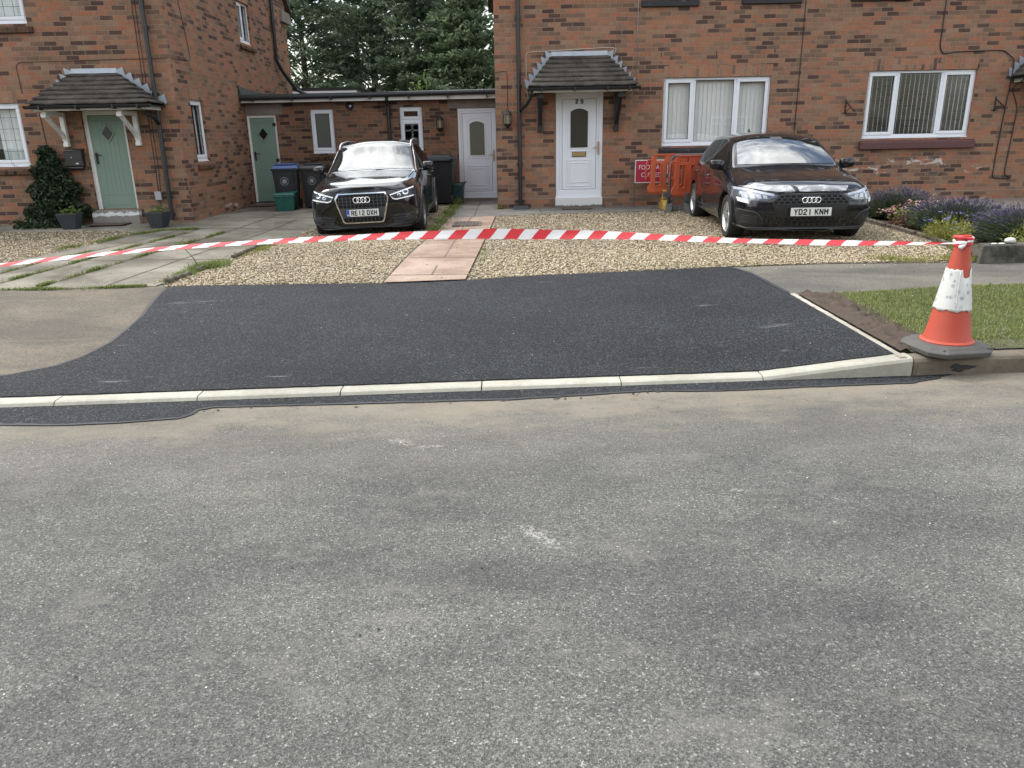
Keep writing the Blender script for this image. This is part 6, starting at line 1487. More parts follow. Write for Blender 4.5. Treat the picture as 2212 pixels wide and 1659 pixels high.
# wheeled bins
def bin_mesh(mb, w, d, h, taper=.80):
    wb, db = w*taper/2, d*taper/2
    mb.hexa([(-wb, -db, .03), (wb, -db, .03), (wb, db, .03), (-wb, db, .03), (-w/2, -d/2, h), (w/2, -d/2, h), (w/2, d/2, h), (-w/2, d/2, h)])
    mb.box(-w/2-.02, w/2+.02, -d/2-.025, d/2+.01, h-.04, h)
    for s in (-1, 1): mb.hexa([(s*(wb-.05)-.012, -db-.010, .05), (s*(wb-.05)+.012, -db-.010, .05), (s*(wb-.05)+.012, -db+.01, .05), (s*(wb-.05)-.012, -db+.01, .05), (s*(w/2-.07)-.014, -d/2-.012, h-.05), (s*(w/2-.07)+.014, -d/2-.012, h-.05), (s*(w/2-.07)+.014, -d/2+.01, h-.05), (s*(w/2-.07)-.014, -d/2+.01, h-.05)])
def wheelie(loc, rz, w, d, h, lidmat, bodymat, label, badge=True, back=False, s=1.0):
    t = empty('wheelie_bin', loc, R(rz), label, 'wheelie bin', 'wheelie bins beside the parked car'); t.scale = (s, s, s)
    mb = MB(); bin_mesh(mb, w, d, h); mb.build('bin_body', bodymat, t, bevel=.014)
    mb = MB(); i = [(-w/2-.03, -d/2-.045, h), (w/2+.03, -d/2-.045, h), (w/2+.03, d/2+.05, h), (-w/2-.03, d/2+.05, h), (-w/2+.015, -d/2+.03, h+.055), (w/2-.015, -d/2+.03, h+.055), (w/2-.02, d/2+.02, h+.085), (-w/2+.02, d/2+.02, h+.085)]
    mb.hexa(i); mb.box(-w/2+.07, w/2-.07, -d/2+.10, d/2-.05, h+.06, h+.095); mb.build('lid', lidmat, t, bevel=.016)
    mb = MB(); mb.tube([(-w/2+.04, d/2+.08, h-.01), (w/2-.04, d/2+.08, h-.01)], .016, 8); mb.box(-w/2+.05, -w/2+.09, d/2-.01, d/2+.08, h-.04, h); mb.box(w/2-.09, w/2-.05, d/2-.01, d/2+.08, h-.04, h); mb.build('handle', bodymat, t, bevel=.004)
    for s_ in (-1, 1):
        mb = MB(); mb.lathe([(.10, -.025), (.10, .025)], 20, Matrix.Translation((s_*(w*.40+.02), d*.36, .10)) @ Matrix.Rotation(R(90), 4, 'Y')); mb.build('wheel', M['tyre'], t, bevel=.006)
    if badge:
        mb = MB(); z = h*.70; y = -d/2*(.80+.20*z/h)-.006; tl = math.atan2(d*.1, h)
        Tm = Matrix.Translation((-.02, y, z)) @ Matrix.Rotation(tl*.0, 4, 'X')
        for k in range(28):
            a = 2*math.pi*k/28; mb.bar(Tm @ Vector((.078*math.cos(a), 0, .078*math.sin(a))), Tm @ Vector((.078*math.cos(a+.15), 0, .078*math.sin(a+.15))), .004, .010)
        for k in range(9):
            a = R(20+140*k/8); mb.bar(Tm @ Vector((.012*math.cos(a), 0, -.01+.012*math.sin(a))), Tm @ Vector((.05*math.cos(a), 0, -.01+.055*math.sin(a))), .004, .008)
        for k in range(5): a = R(200+140*k/4); mb.bar(Tm @ Vector((.012*math.cos(a), 0, -.012+.01*math.sin(a))), Tm @ Vector((.045*math.cos(a), 0, -.012+.04*math.sin(a))), .004, .009)
        mb.bar(Tm @ Vector((-.04, 0, -.012)), Tm @ Vector((.04, 0, -.012)), .004, .008)
        mb.build('printed_emblem', M['binprint'], t)
    return t
wheelie((-4.60, 16.55, .185), 9, .50, .58, .83, M['bin_blue'], M['bin'], 'charcoal wheelie bin with a blue lid beside the green door', True)
wheelie((-4.06, 16.78, .182), 2, .50, .60, .82, M['bin'], M['bin'], 'charcoal wheelie bin with grey lid partly behind the sport utility car', True)
wheelie((-1.43, 17.22, .182), 176, .56, .60, .93, M['bin_black'], M['bin_black'], 'black wheelie bin standing backwards between the sport utility car and the white door', False)
def tub(loc, rz, w, d, h, mat, name, label, cat, lid=True):
    t = empty(name, loc, R(rz), label, cat)
    mb = MB(); k = .82; mb.hexa([(-w*k/2, -d*k/2, 0), (w*k/2, -d*k/2, 0), (w*k/2, d*k/2, 0), (-w*k/2, d*k/2, 0), (-w/2, -d/2, h), (w/2, -d/2, h), (w/2, d/2, h), (-w/2, d/2, h)]); mb.box(-w/2-.012, w/2+.012, -d/2-.012, d/2+.012, h-.045, h-.012); mb.build('box_body', mat, t, bevel=.012)
    mb = MB(); mb.hexa([(-w/2-.015, -d/2-.015, h), (w/2+.015, -d/2-.015, h), (w/2+.015, d/2+.015, h), (-w/2-.015, d/2+.015, h), (-w/2+.02, -d/2+.02, h+.03), (w/2-.02, -d/2+.02, h+.03), (w/2+.07, d/2, h+.06), (-w/2+.02, d/2-.02, h+.03)]); mb.build('lid', mat, t, bevel=.006)
    mb = MB(); mb.tube([(-.06, -d/2-.006, h*.93), (-.045, -d/2-.022, h*.74), (.045, -d/2-.022, h*.74), (.06, -d/2-.006, h*.93)], .008, 6); mb.build('handle', mat, t, smooth='all'); return t
tub((-4.55, 16.10, .185), 8, .40, .30, .33, M['box_green'], 'recycling_box', 'green plastic recycling box in front of the blue lidded bin', 'recycling box')
tub((-1.10, 17.20, .182), -6, .26, .26, .40, M['caddy_green'], 'food_caddy', 'dark green food waste caddy beside the black bin and white door', 'food caddy')

# planters by the sage green front door
def planter(loc, rz, label, seed):
    t = empty('plant_pot', loc, R(rz), label, 'plant pot', 'slate planters by the green front door'); t.scale = (.84, .84, .9)
    mb = MB(); a, b_, h = .125, .195, .285
    mb.hexa([(-a, -a, 0), (a, -a, 0), (a, a, 0), (-a, a, 0), (-b_, -b_, h), (b_, -b_, h), (b_, b_, h), (-b_, b_, h)]); mb.build('pot', M['pot'], t, bevel=.008)
    mb = MB(); mb.box(-b_+.012, b_-.012, -b_+.012, b_-.012, h-.004, h+.004); mb.build('compost', M['soil'], t)
    rng = random.Random(seed); mb = MB()
    for k in range(70):
        a_ = rng.uniform(0, 6.28); r = rng.uniform(.02, .19); x, y = r*math.cos(a_), r*math.sin(a_); z = h+rng.uniform(.015, .10)*(1.2-r/.25); l = rng.uniform(.05, .10); e = rng.uniform(-.2, .6)
        d = Vector((math.cos(a_+rng.uniform(-.7, .7))*l, math.sin(a_+rng.uniform(-.7, .7))*l, l*e)); sd_ = d.cross(Vector((0, 0, 1))).normalized()*l*.33; p = Vector((x, y, z))
        mb.quad(p, p+d*.5+sd_, p+d, p+d*.5-sd_)
    mb.build('foliage', M['pot_leaf'], t); return t
planter((-7.50, 13.42, gz(-7.5, 13.4)+.004), 6, 'slate grey square planter with low green plant in front of the dark climber', 3)
planter((-5.99, 13.42, gz(-6, 13.4)+.004), -4, 'slate grey square planter with leafy plant beside the black downpipe', 9)
def doormat(x0, x1, y0, y1, label, tilt=0):
    mb = MB(); z = max(gz(x0, y0), gz(x1, y1))+.018; mb.hexa([(x0, y0, z), (x1, y0+tilt, z), (x1, y1+tilt, z), (x0, y1, z), (x0, y0, z+.016), (x1, y0+tilt, z+.016), (x1, y1+tilt, z+.016), (x0, y1, z+.016)])
    return tag(mb.build('doormat', M['mat'], bevel=.004), label, 'doormat', 'doormats at the front doors')
doormat(-7.38, -6.74, 13.62, 13.98, 'brown doormat under the step of the left sage green front door', .03)
doormat(1.02, 1.60, 14.90, 15.30, 'brown doormat under the white step of door 29')
doormat(-5.75, -5.13, 17.15, 17.50, 'brown doormat before the green side door near the bins', .02)
# letter box
t = empty('mailbox', (-7.565, 14.1, 1.30), 0, 'dark brown wall mailbox with a silver name plate beside the sage green door', 'mailbox')
mb = MB(); mb.box(-.155, .155, -.10, -.002, -.09, .165); mb.hexa([(-.17, -.125, .165), (.17, -.125, .165), (.17, -.002, .165), (-.17, -.002, .165), (-.165, -.11, .185), (.165, -.11, .185), (.165, -.002, .20), (-.165, -.002, .20)]); mb.build('mailbox_body', M['mailbox'], t, bevel=.006)
mb = MB(); mb.box(-.14, .14, -.106, -.1, .01, .095); mb.build('flap', M['mailbox'], t, bevel=.004)
mb = MB(); mb.tube([(-.14, -.06, -.125), (.14, -.06, -.125)], .034, 14); mb.build('newspaper_roll', M['mailbox'], t, smooth=True)
mb = MB(); mb.box(.03, .085, -.109, -.1, -.06, -.04); mb.build('name_plate', M['steel'], t)
mb = MB(); mb.lathe([(.008, 0), (.008, .008)], 10, Matrix.Translation((-.03, -.1, .055)) @ Matrix.Rotation(R(90), 4, 'X')); mb.build('lock', M['steel'], t)
# wall lanterns
def lantern(loc, label):
    t = empty('wall_lantern', loc, 0, label, 'wall lantern', 'black wall lanterns by the white doors')
    mb = MB(); mb.box(-.035, .035, -.018, 0, -.15, .05); mb.bar((0, -.01, .13), (0, -.09, .15), .018, .018); mb.box(-.02, .02, -.02, 0, .08, .16); mb.bar((0, -.01, .0), (0, -.02, .14), .02, .02); mb.build('bracket', M['iron'], t, bevel=.004)
    Tm = Matrix.Translation((0, -.095, 0)); mb = MB(); mb.lathe([(.075, -.085), (.072, -.10), (.045, -.135), (.02, -.165), (.004, -.178)], 6, Tm); mb.lathe([(.012, .175), (.018, .16), (.025, .15), (.078, .085), (.082, .072)], 6, Tm)
    for k in range(6): a = 2*math.pi*k/6; mb.bar(Tm @ Vector((.068*math.cos(a), .068*math.sin(a), -.09)), Tm @ Vector((.073*math.cos(a), .073*math.sin(a), .08)), .010, .010)
    mb.build('cage', M['iron'], t)
    mb = MB(); mb.lathe([(.060, -.088), (.064, .078)], 6, Tm); mb.build('lamp_glass', M['lampglass'], t); return t
lantern((.012, 15.4, 1.875), 'black six sided lantern on the brick corner beside the downpipe')
lantern((-1.455, 17.7, 1.845), 'black lantern on the low extension wall between window and white door')
# hanging basket brackets
def basket_bracket(x, z, label):
    mb = MB(); y = 15.4
    mb.bar((x, y-.008, z-.14), (x, y-.008, z+.12), .022, .012); mb.bar((x, y-.012, z+.085), (x+.05, y-.27, z-.09), .014, .014); mb.bar((x, y-.012, z-.11), (x+.05, y-.30, z-.10), .014, .014) if False else None
    mb.tube([(x, y-.01, z-.10), (x+.02, y-.10, z-.06), (x+.035, y-.17, z-.02)], .007, 6); mb.tube([(x+.05, y-.26, z-.085), (x+.055, y-.30, z-.10), (x+.057, y-.31, z-.075), (x+.057, y-.30, z-.06)], .007, 6)
    mb.bar((x-.05, y-.008, z-.12), (x+.05, y-.008, z-.12), .012, .016)
    return tag(mb.build('basket_bracket', M['iron'], smooth=True), label, 'basket bracket', 'iron hanging basket brackets on the brick wall')
basket_bracket(6.40, 1.985, 'empty iron hanging basket bracket left of the red-silled window')
basket_bracket(9.225, 1.985, 'empty iron hanging basket bracket right of the red-silled window beside the cables')

# red footpath closed sign on a thin stand
t = empty('road_sign', (2.735, 15.18, .21), 0, 'red and white footpath closed sign leaning on the brick wall behind the barriers', 'road sign')
SX0, SX1, SZ0, SZ1 = -.315, .315, .455, .88
mb = MB(); mb.box(SX0, SX1, -.004, .004, SZ0, SZ1); mb.build('sign_board', M['sign_white'], t, bevel=.002)
me = curve_plate([rrect(SX1-SX0-.032, SZ1-SZ0-.034, .012)], .002); facing(me, ((SX0+SX1)/2, -.0055, (SZ0+SZ1)/2)); link('sign_face', me, M['sign_red'], t)
for s_, z, w in (('FOOTPATH', .745, .52), ('CLOSED', .605, .385)):
    me = text_mesh(s_, .1, .001); xs = [v.co.x for v in me.vertices]; ys = [v.co.y for v in me.vertices]
    me.transform(Matrix.Diagonal((w/(max(xs)-min(xs)), .082/(max(ys)-min(ys)), 1, 1)) @ Matrix.Translation((-(max(xs)+min(xs))/2, -(max(ys)+min(ys))/2, 0))); facing(me, (0 if w < .5 else .02, -.0075, z)); link('sign_lettering', me, M['sign_white'], t)
mb = MB()
for X in (SX0+.005, SX1-.005): mb.box(X-.011, X+.011, .006, .022, 0, SZ1)
mb.box(SX0, SX1, .0065, .0215, .20, .215); mb.build('stand', M['tube_grey'], t)

# plastic pedestrian barriers
def barrier_panel(w=2.0, h=.72):
    o = []
    o += [(-.99, -.36+.0), (-.62, -.36), (.62, -.36), (.99, -.36)]
    outer = [(-.94, -.355), (.94, -.355), (.985, -.31), (.985, -.24), (.93, -.15), (.93, .10), (.93, .28), (.88, .355), (-.86, .355), (-.925, .29), (-.93, .10), (-.93, -.15), (-.985, -.24), (-.985, -.31)]
    hl = [rrect(.15, .075, .03, -.76, .268)]
    for k in range(9):
        x = -.80+k*.20
        hl.append([(x-.042, -.20), (x+.024, -.20), (x+.042, -.18), (x+.042, .15), (x+.018, .175), (x-.018, .175), (x-.042, .15)])
    hl.append(rrect(.15, .075, .03, .76, .268)); hl.append(rrect(.15, .075, .03, 0, .268))
    return [outer]+hl
def barrier(loc, rz, mat, label, footmat, tilt=0, feet=(-.78, .6)):
    t = empty('barrier', loc, R(rz), label, 'barrier', 'orange plastic barriers stacked against the house')
    me = curve_plate(barrier_panel(), .05, .012); facing(me, (0, 0, .65)); link('panel', me, mat, t, smooth=True)
    mb = MB()
    for k in range(9):
        x = -.80+k*.20; frame_ring(mb, Matrix.Identity(4), x-.060, x+.060, .43, .845, .012, -.036, -.022)
    mb.box(-.92, .92, -.036, -.022, .985, 1.0); mb.box(-.95, .95, -.034, -.022, .33, .345); mb.build('moulded_ribs', mat, t, bevel=.004)
    mb = MB(); mb.box(-.99, -.93, -.014, .014, .60, .64); mb.tube([(-.92, 0, .90), (-.985, 0, .90), (-1.01, 0, .84), (-1.025, 0, .55)], .016, 8); mb.build('clip_arm', mat, t, bevel=.004)
    for x in feet:
        mb = MB(); mb.hexa([(x-.05, -.32, 0), (x+.05, -.32, 0), (x+.05, .30, 0), (x-.05, .30, 0), (x-.045, -.30, .035), (x+.045, -.30, .035), (x+.045, .06, .235), (x-.045, .06, .235)]); mb.box(x-.04, x+.04, -.05, .05, .2, .36); mb.build('foot', footmat, t, bevel=.008)
    return t
barrier((3.57, 14.72, .20), 0, M['barrier_b'], 'faded orange plastic barrier at the back, nearest the red sign and brick wall', M['yellow'], feet=(-.66,))
barrier((3.90, 14.15, .185), -1.5, M['barrier'], 'orange plastic barrier in front, partly hidden behind the hatchback', M['rubber'], feet=(-.70, .5))
# grey tubular sign frame between them, with a red board
t = empty('sign_frame', (3.55, 14.42, .19), 0, 'grey tubular sign frame with a red board squeezed between the two orange barriers', 'sign frame')
mb = MB(); pts = [(-.62, -.03, .04), (-.615, -.02, .45), (-.61, 0, .86), (-.59, 0, .93), (-.54, 0, .975), (-.46, 0, .995), (.5, 0, 1.0), (.60, 0, .97), (.64, 0, .88), (.64, 0, .04)]
mb.tube(pts, .026, 10); mb.build('tube', M['tube_grey'], t, smooth='all')
mb = MB(); mb.box(-.70, -.57, -.045, .045, .61, .68); mb.box(-.72, -.56, -.05, .05, .26, .36); mb.build('clamp', M['rubber'], t, bevel=.008)
mb = MB(); mb.box(-.30, .60, .03, .04, .40, .965); mb.build('board', M['sign_red'], t)
mb = MB(); mb.hexa([(-.75, -.30, 0), (-.62, -.30, 0), (-.50, .2, 0), (-.62, .2, 0), (-.75, -.30, .03), (-.62, -.30, .03), (-.50, .1, .22), (-.62, .1, .22)]); mb.hexa([(-.22, -.42, 0), (-.06, -.42, 0), (.10, .1, 0), (-.05, .1, 0), (-.22, -.42, .03), (-.06, -.42, .03), (.10, .02, .25), (-.05, .02, .25)]); mb.build('foot', M['rubber'], t, bevel=.006)

# inspection cover
mb = MB(); zc = gz(-.68, 13.1)+.022
mb.box(-.93, -.45, 12.74, 13.42, zc-.02, zc+.004); mb.box(-.895, -.485, 12.775, 13.385, zc+.004, zc+.009)
for i in range(7):
    for j in range(9): mb.box(-.885+i*.057, -.85+i*.057, 12.79+j*.065, 12.835+j*.065, zc+.009, zc+.013)
tag(mb.build('inspection_cover', M['cover']), 'rusty grey rectangular inspection cover set into the pink path', 'drain cover')
# low garden wall stub and pebbles
mb = MB(); mb.hexa([(5.20, 8.50, .12), (9.0, 8.72, .12), (9.0, 8.95, .12), (5.28, 8.75, .12), (5.235, 8.52, .335), (9.0, 8.735, .335), (9.0, 8.93, .335), (5.30, 8.73, .335)])
tag(mb.build('garden_wall', M['wallconc'], bevel=.018), 'low dark weathered concrete garden wall at the right edge beside the lavender', 'garden wall')
def stone(x, y, z, r, label, sq=.6):
    bm = bmesh.new(); bmesh.ops.create_icosphere(bm, subdivisions=3, radius=r)
    for v in bm.verts: v.co = Vector((v.co.x*1.25, v.co.y*.9, v.co.z*sq))*(1+.06*math.sin(v.co.x*60+x*9)*math.sin(v.co.y*50+y))
    me = bpy.data.meshes.new('pebble'); bm.to_mesh(me); bm.free(); o = link('pebble', me, M['pebble'], None, smooth='all'); o.location = (x, y, z+r*sq*.9); return tag(o, label, 'pebble', 'pale pebbles on the garden wall')
stone(5.60, 8.64, .335, .048, 'large pale oval pebble resting on the low dark garden wall', .72)
stone(5.385, 8.57, .335, .026, 'small flat white pebble near the end of the low garden wall', .4); stone(5.47, 8.575, .333, .028, 'small white chip of stone left of the oval pebble on the wall', .4)
# rope-top edging tiles
def rope_edge(pts, label, group, r=.05, name='rope_edging', gap=True):
    mb = MB(); a = Vector(pts[0]); b = Vector(pts[1]); d = b-a; n = int(d.length/.02); P_ = []; rr = []
    for k in range(n+1):
        q = a.lerp(b, k/n); P_.append((q.x+.004*math.sin(k*.9), q.y, gz(q.x, q.y)+.034+.004*math.cos(k*.9))); rr.append(r*.46+.006*math.sin(k*1.9))
    mb.tube(P_, rr, 10); s_ = d.normalized(); nx = Vector((-s_.y, s_.x))*.018
    z0, z1 = gz(a.x, a.y)-.07, gz(b.x, b.y)-.07
    mb.hexa([(a.x-nx.x, a.y-nx.y, z0), (a.x+nx.x, a.y+nx.y, z0), (b.x+nx.x, b.y+nx.y, z1), (b.x-nx.x, b.y-nx.y, z1), (a.x-nx.x, a.y-nx.y, z0+.10), (a.x+nx.x, a.y+nx.y, z0+.10), (b.x+nx.x, b.y+nx.y, z1+.10), (b.x-nx.x, b.y-nx.y, z1+.10)])
    return tag(mb.build(name, M['rope'], smooth='all'), label, 'garden edging', group)
G1 = 'rope edging beside the concrete drive'; G2 = 'rope edging along the flower bed'
for (a, b), l in (((((-3.68, 8.18), (-3.60, 8.62))), 'weathered rope edging piece nearest the footway, half sunk in weeds'), (((-3.60, 8.85), (-3.57, 9.30)), 'rope edging piece beside the largest weed tuft'), (((-3.50, 9.75), (-3.48, 10.6)), 'rope edging piece with a rounded end along the concrete drive'), (((-3.48, 10.65), (-3.46, 11.5)), 'rope edging piece just in front of the sport utility car')):
    rope_edge((a, b), l, G1)
for k, (a, b) in enumerate((((5.36, 8.95), (5.55, 9.75)), ((5.56, 9.8), (5.63, 10.7)), ((5.63, 10.75), (5.66, 11.65)), ((5.66, 11.7), (5.70, 12.6)))):
    rope_edge((a, b), ('rope edging piece nearest the footway under the lavender', 'second rope edging piece below the blue flowered plant', 'third rope edging piece below the russet plant', 'farthest rope edging piece beside the hatchback')[k], G2)
# ------------------------------------------------------------------ planting
def tri_mesh(name, V, F, mat, parent=None):
    me = bpy.data.meshes.new(name); V = np.asarray(V, 'f'); F = np.asarray(F, 'i'); k = F.shape[1]
    me.vertices.add(len(V)); me.vertices.foreach_set('co', V.ravel()); me.loops.add(F.size); me.loops.foreach_set('vertex_index', F.ravel())
    me.polygons.add(len(F)); me.polygons.foreach_set('loop_start', np.arange(0, F.size, k, dtype='i')); me.polygons.foreach_set('loop_total', np.full(len(F), k, 'i'))
    me.update(calc_edges=True); me.validate(); me.materials.append(mat); o = bpy.data.objects.new(name, me); COL.objects.link(o)
    if parent is not None: o.parent = parent
    return o
def leaf_quads(C, D, U, L, Wd):
    """diamond leaves: centres C, directions D, width directions U, lengths, widths"""
    n = len(C); L = L[:, None]; Wd = Wd[:, None]
    V = np.stack([C-D*L*.5, C+U*Wd*.5+D*L*.05, C+D*L*.5, C-U*Wd*.5+D*L*.05], 1).reshape(-1, 3)
    F = np.arange(4*n).reshape(-1, 4); return V, F
def unit(a): return a/np.maximum(np.linalg.norm(a, axis=1, keepdims=True), 1e-6)
def perp(D, rng): return unit(np.cross(D, rng.normal(size=D.shape)))
def gzv(xy): return np.array([gz(x, y) for x, y in xy])
def scatter_poly(poly, n, rng, dens=None):
    xs = [p[0] for p in poly]; ys = [p[1] for p in poly]; out = []
    while len(out) < n:
        x = rng.uniform(min(xs), max(xs), 4000); y = rng.uniform(min(ys), max(ys), 4000)
        for a, b in zip(x, y):
            if inpoly(a, b, poly) and (dens is None or rng.random() < dens(a, b)):
                out.append((a, b))
                if len(out) >= n: break
    return np.array(out)
# ---- loose gravel
def gravel(name, poly, n, rng, size=.0112, lift=.004, dens=None):
    P = scatter_poly(poly, n, rng, dens); Z = gzv(P)
    base = np.array([(1, 0, 0), (0, 1, 0), (-1, 0, 0), (0, -1, 0), (0, 0, 1), (0, 0, -1)], 'f')
    fc = np.array([(0, 1, 4), (1, 2, 4), (2, 3, 4), (3, 0, 4), (1, 0, 5), (2, 1, 5), (3, 2, 5), (0, 3, 5)])
    s = size*rng.uniform(.6, 1.45, (n, 1)); sc = np.concatenate([s*rng.uniform(.9, 1.5, (n, 1)), s*rng.uniform(.7, 1.1, (n, 1)), s*rng.uniform(.35, .7, (n, 1))], 1)
    V = base[None]*sc[:, None]*rng.uniform(.75, 1.2, (n, 6, 1))
    # tilt and turn
    t = rng.normal(0, .35, n); c, s_ = np.cos(t), np.sin(t); y, z = V[..., 1].copy(), V[..., 2].copy(); V[..., 1] = y*c[:, None]-z*s_[:, None]; V[..., 2] = y*s_[:, None]+z*c[:, None]
    a = rng.uniform(0, 6.28, n); c, s_ = np.cos(a), np.sin(a); x, y = V[..., 0].copy(), V[..., 1].copy(); V[..., 0] = x*c[:, None]-y*s_[:, None]; V[..., 1] = x*s_[:, None]+y*c[:, None]
    V += np.stack([P[:, 0], P[:, 1], Z+lift+rng.uniform(-.002, .008, n)], 1)[:, None]
    F = (fc[None]+6*np.arange(n)[:, None, None]).reshape(-1, 3)
    return tag(tri_mesh(name, V.reshape(-1, 3), F, M['stones']), kind='stuff')
rng = np.random.default_rng(3)
near = lambda x, y: 1.0 if y < 10 else (.75 if y < 12 else .5)
gravel('gravel', [(-3.62, 8.03), (-3.45, 11), (-3.40, 12.4), (-3.2, 16.5), (-1.12, 16.5), (-1.10, 14), (-1.16, 12.86), (-1.30, 9.65), (-1.34, 7.99), (-1.7, 7.99), (-3.3, 8.03)], 29000, rng, dens=near)
gravel('gravel', [(-.44, 8.06), (-.35, 10.2), (-.31, 11.4), (-.22, 14.2), (1.42, 14.35), (3, 14.45), (5.2, 14.5), (5.58, 12.5), (5.54, 10.2), (5.35, 9.2), (5.2, 8.7), (3.6, yfar(3.6)+.02), (2.36, 8.57), (1.13, 8.37), (.1, 8.22)], 57000, rng, dens=near)
gravel('gravel', [(-6.9, 8.02), (-6.55, 9.2), (-6.22, 10.3), (-6.1, 11.2), (-6.05, 12.4), (-6.3, 13.0), (-7.5, 13.05), (-10, 13.1), (-10, 9.5), (-8, 8.02)], 15000, rng, dens=near)
# strays on the slabs and footway
gravel('stray_gravel', [(-3.9, 8.0), (-3.6, 11), (-3.3, 11), (-3.3, 8.0)], 500, rng); gravel('stray_gravel', [(-1.4, 8.0), (-.3, 8.0), (-.2, 13.5), (-1.2, 13.5)], 110, rng, .008, .02); gravel('stray_gravel', [(2.6, 8.45), (5.2, 8.65), (5.2, 8.45), (2.6, 8.3)], 60, rng, .007)
# grit and crumbs of tarmac on the road and by the trench
def crumbs(name, poly, n, rng, mat, size, label=None):
    P = scatter_poly(poly, n, rng); V = []; F = []
    base = np.array([(1, 0, 0), (0, 1, 0), (-1, 0, 0), (0, -1, 0), (0, 0, 1)], 'f')
    for i, (x, y) in enumerate(P):
        s = size*rng.uniform(.4, 1.3); v = base*s*rng.uniform(.6, 1.3, (5, 1)); v[:, 2] *= .7; v += (x, y, (.004 if y < yk(x) else gz(x, y)+.008)); V.append(v); F += [(5*i+a, 5*i+b, 5*i+4) for a, b in ((0, 1), (1, 2), (2, 3), (3, 0))]
    return tag(tri_mesh(name, np.concatenate(V), F, mat), kind='stuff')
crumbs('tarmac_crumbs', [(-3.2, 4.3), (-2, 4.45), (.5, 4.6), (2.8, 4.85), (2.8, 4.93), (0, 4.78), (-3.2, 4.63)], 170, rng, M['seal'], .010)
crumbs('road_grit', [(-3, 1.7), (3, 1.7), (4.5, 4.7), (-3.5, 4.2)], 160, rng, M['seal'], .0055); crumbs('road_grit', [(-3, 1.7), (3, 1.7), (4.5, 4.7), (-3.5, 4.2)], 120, rng, M['pebble'], .0035)
crumbs('tarmac_crumbs', [(-3.3, 5.3), (2.5, 5.2), (2.5, 8.2), (-3.3, 7.8)], 36, rng, M['pebble'], .004)
crumbs('soil_clods', [(2.68, 7.0), (3.0, 6.95), (3.0, 5.5), (3.2, 5.15), (2.68, 5.1)], 1300, rng, M['soil'], .026)
# ---- grass
def blades(name, P, Z, H, rng, mat, width=.004, lean=.5, parent=None, kind='stuff'):
    n = len(P); a = rng.uniform(0, 6.28, n); h = H*rng.uniform(.55, 1.3, n); l = rng.normal(0, lean, n)
    B = np.stack([P[:, 0], P[:, 1], Z], 1); W_ = np.stack([np.cos(a), np.sin(a), 0*a], 1)*width*rng.uniform(.7, 1.3, (n, 1)); D = np.stack([-np.sin(a)*l, np.cos(a)*l, 0*a], 1)*h[:, None]
    T = B+D+np.stack([0*h, 0*h, h], 1)*np.clip(1-.3*np.abs(l), .35, 1)[:, None]; Mi = B+D*.35+np.stack([0*h, 0*h, h*.62], 1)
    V = np.stack([B-W_, B+W_, Mi+W_*.8, Mi-W_*.8, T], 1).reshape(-1, 3); i = 5*np.arange(n)[:, None]
    F = np.concatenate([i+np.array([[0, 1, 2]]), i+np.array([[0, 2, 3]]), i+np.array([[3, 2, 4]])], 0)
    o = tri_mesh(name, V, F, mat, parent)
    return tag(o, kind=kind) if kind else o
VG = [(2.84, 7.0), (3.3, 7.07), (4.38, 7.26), (4.92, 7.28), (7.5, 7.5), (7.5, yk(7.5)+.13), (5, yk(5)+.13), (3.3, yk(3.3)+.14), (3.0, 5.3), (2.86, 5.7), (2.84, 6.5)]
dg_ = lambda x, y: (clamp((x-2.80)/.34+.12*math.sin(y*9+x*5), .05, 1))*(1 if y > yk(x)+.35 else .35)
P = scatter_poly(VG, 64000, rng, dg_); blades('verge_grass', P, gzv(P)+.004, .024, rng, M['grass'], .0022, 1.0)
P = scatter_poly(VG, 7000, rng, lambda x, y: dg_(x, y)*(.2+.8*(math.sin(x*3.1+y*2.3)*math.sin(y*4.7-x*1.3) > .15))); blades('verge_grass_tufts', P, gzv(P)+.004, .045, rng, M['grass'], .0026, .9)
P = scatter_poly(VG, 5000, rng, lambda x, y: dg_(x, y)*(.15+.85*(math.sin(x*2.3-y*3.7)*math.sin(y*2.1+x*3.9) > .3))); blades('dry_grass', P, gzv(P)+.004, .026, rng, M['yellowgreen'], .0022, 1.3)
P = scatter_poly(VG, 300, rng, dg_); C = np.stack([P[:, 0], P[:, 1], gzv(P)+.024], 1); D = unit(rng.normal(size=C.shape)*[1, 1, .2]); V, F = leaf_quads(C, D, perp(D, rng), rng.uniform(.012, .03, len(C)), rng.uniform(.008, .018, len(C)))
tag(tri_mesh('dry_clippings', V, F, M['lav_dry']), kind='stuff')
# weeds in the slab joints and along the edges
def weeds(name, line, n, h, rng, spread=.013, mat='weed', gate=None):
    t = rng.uniform(0, len(line)-1, n*3); i = np.minimum(t.astype(int), len(line)-2); f = t-i; A = np.array(line); P = A[i]*(1-f[:, None])+A[i+1]*f[:, None]+rng.normal(0, spread, (len(t), 2))
    cl = np.sin(P[:, 1]*5.3+P[:, 0]*7)+np.sin(P[:, 1]*13.1+1)*.7+rng.normal(0, 1.1, len(t)); P = P[np.argsort(-cl)[:n]]
    return blades(name, P, gzv(P)+.004, h*.85, rng, M[mat], .003, .8)
weeds('joint_weeds', [(-6.0, 8.02), (-5.93, 9.8), (-5.68, 11.0)], 600, .035, rng); weeds('joint_weeds', [(-5.62, 8.02), (-5.47, 9.4), (-5.34, 11.2), (-5.2, 12.6)], 1500, .045, rng); weeds('joint_weeds', [(-5.0, 8.05), (-4.9, 9.2), (-4.72, 11.0), (-4.6, 12.6)], 1900, .05, rng)
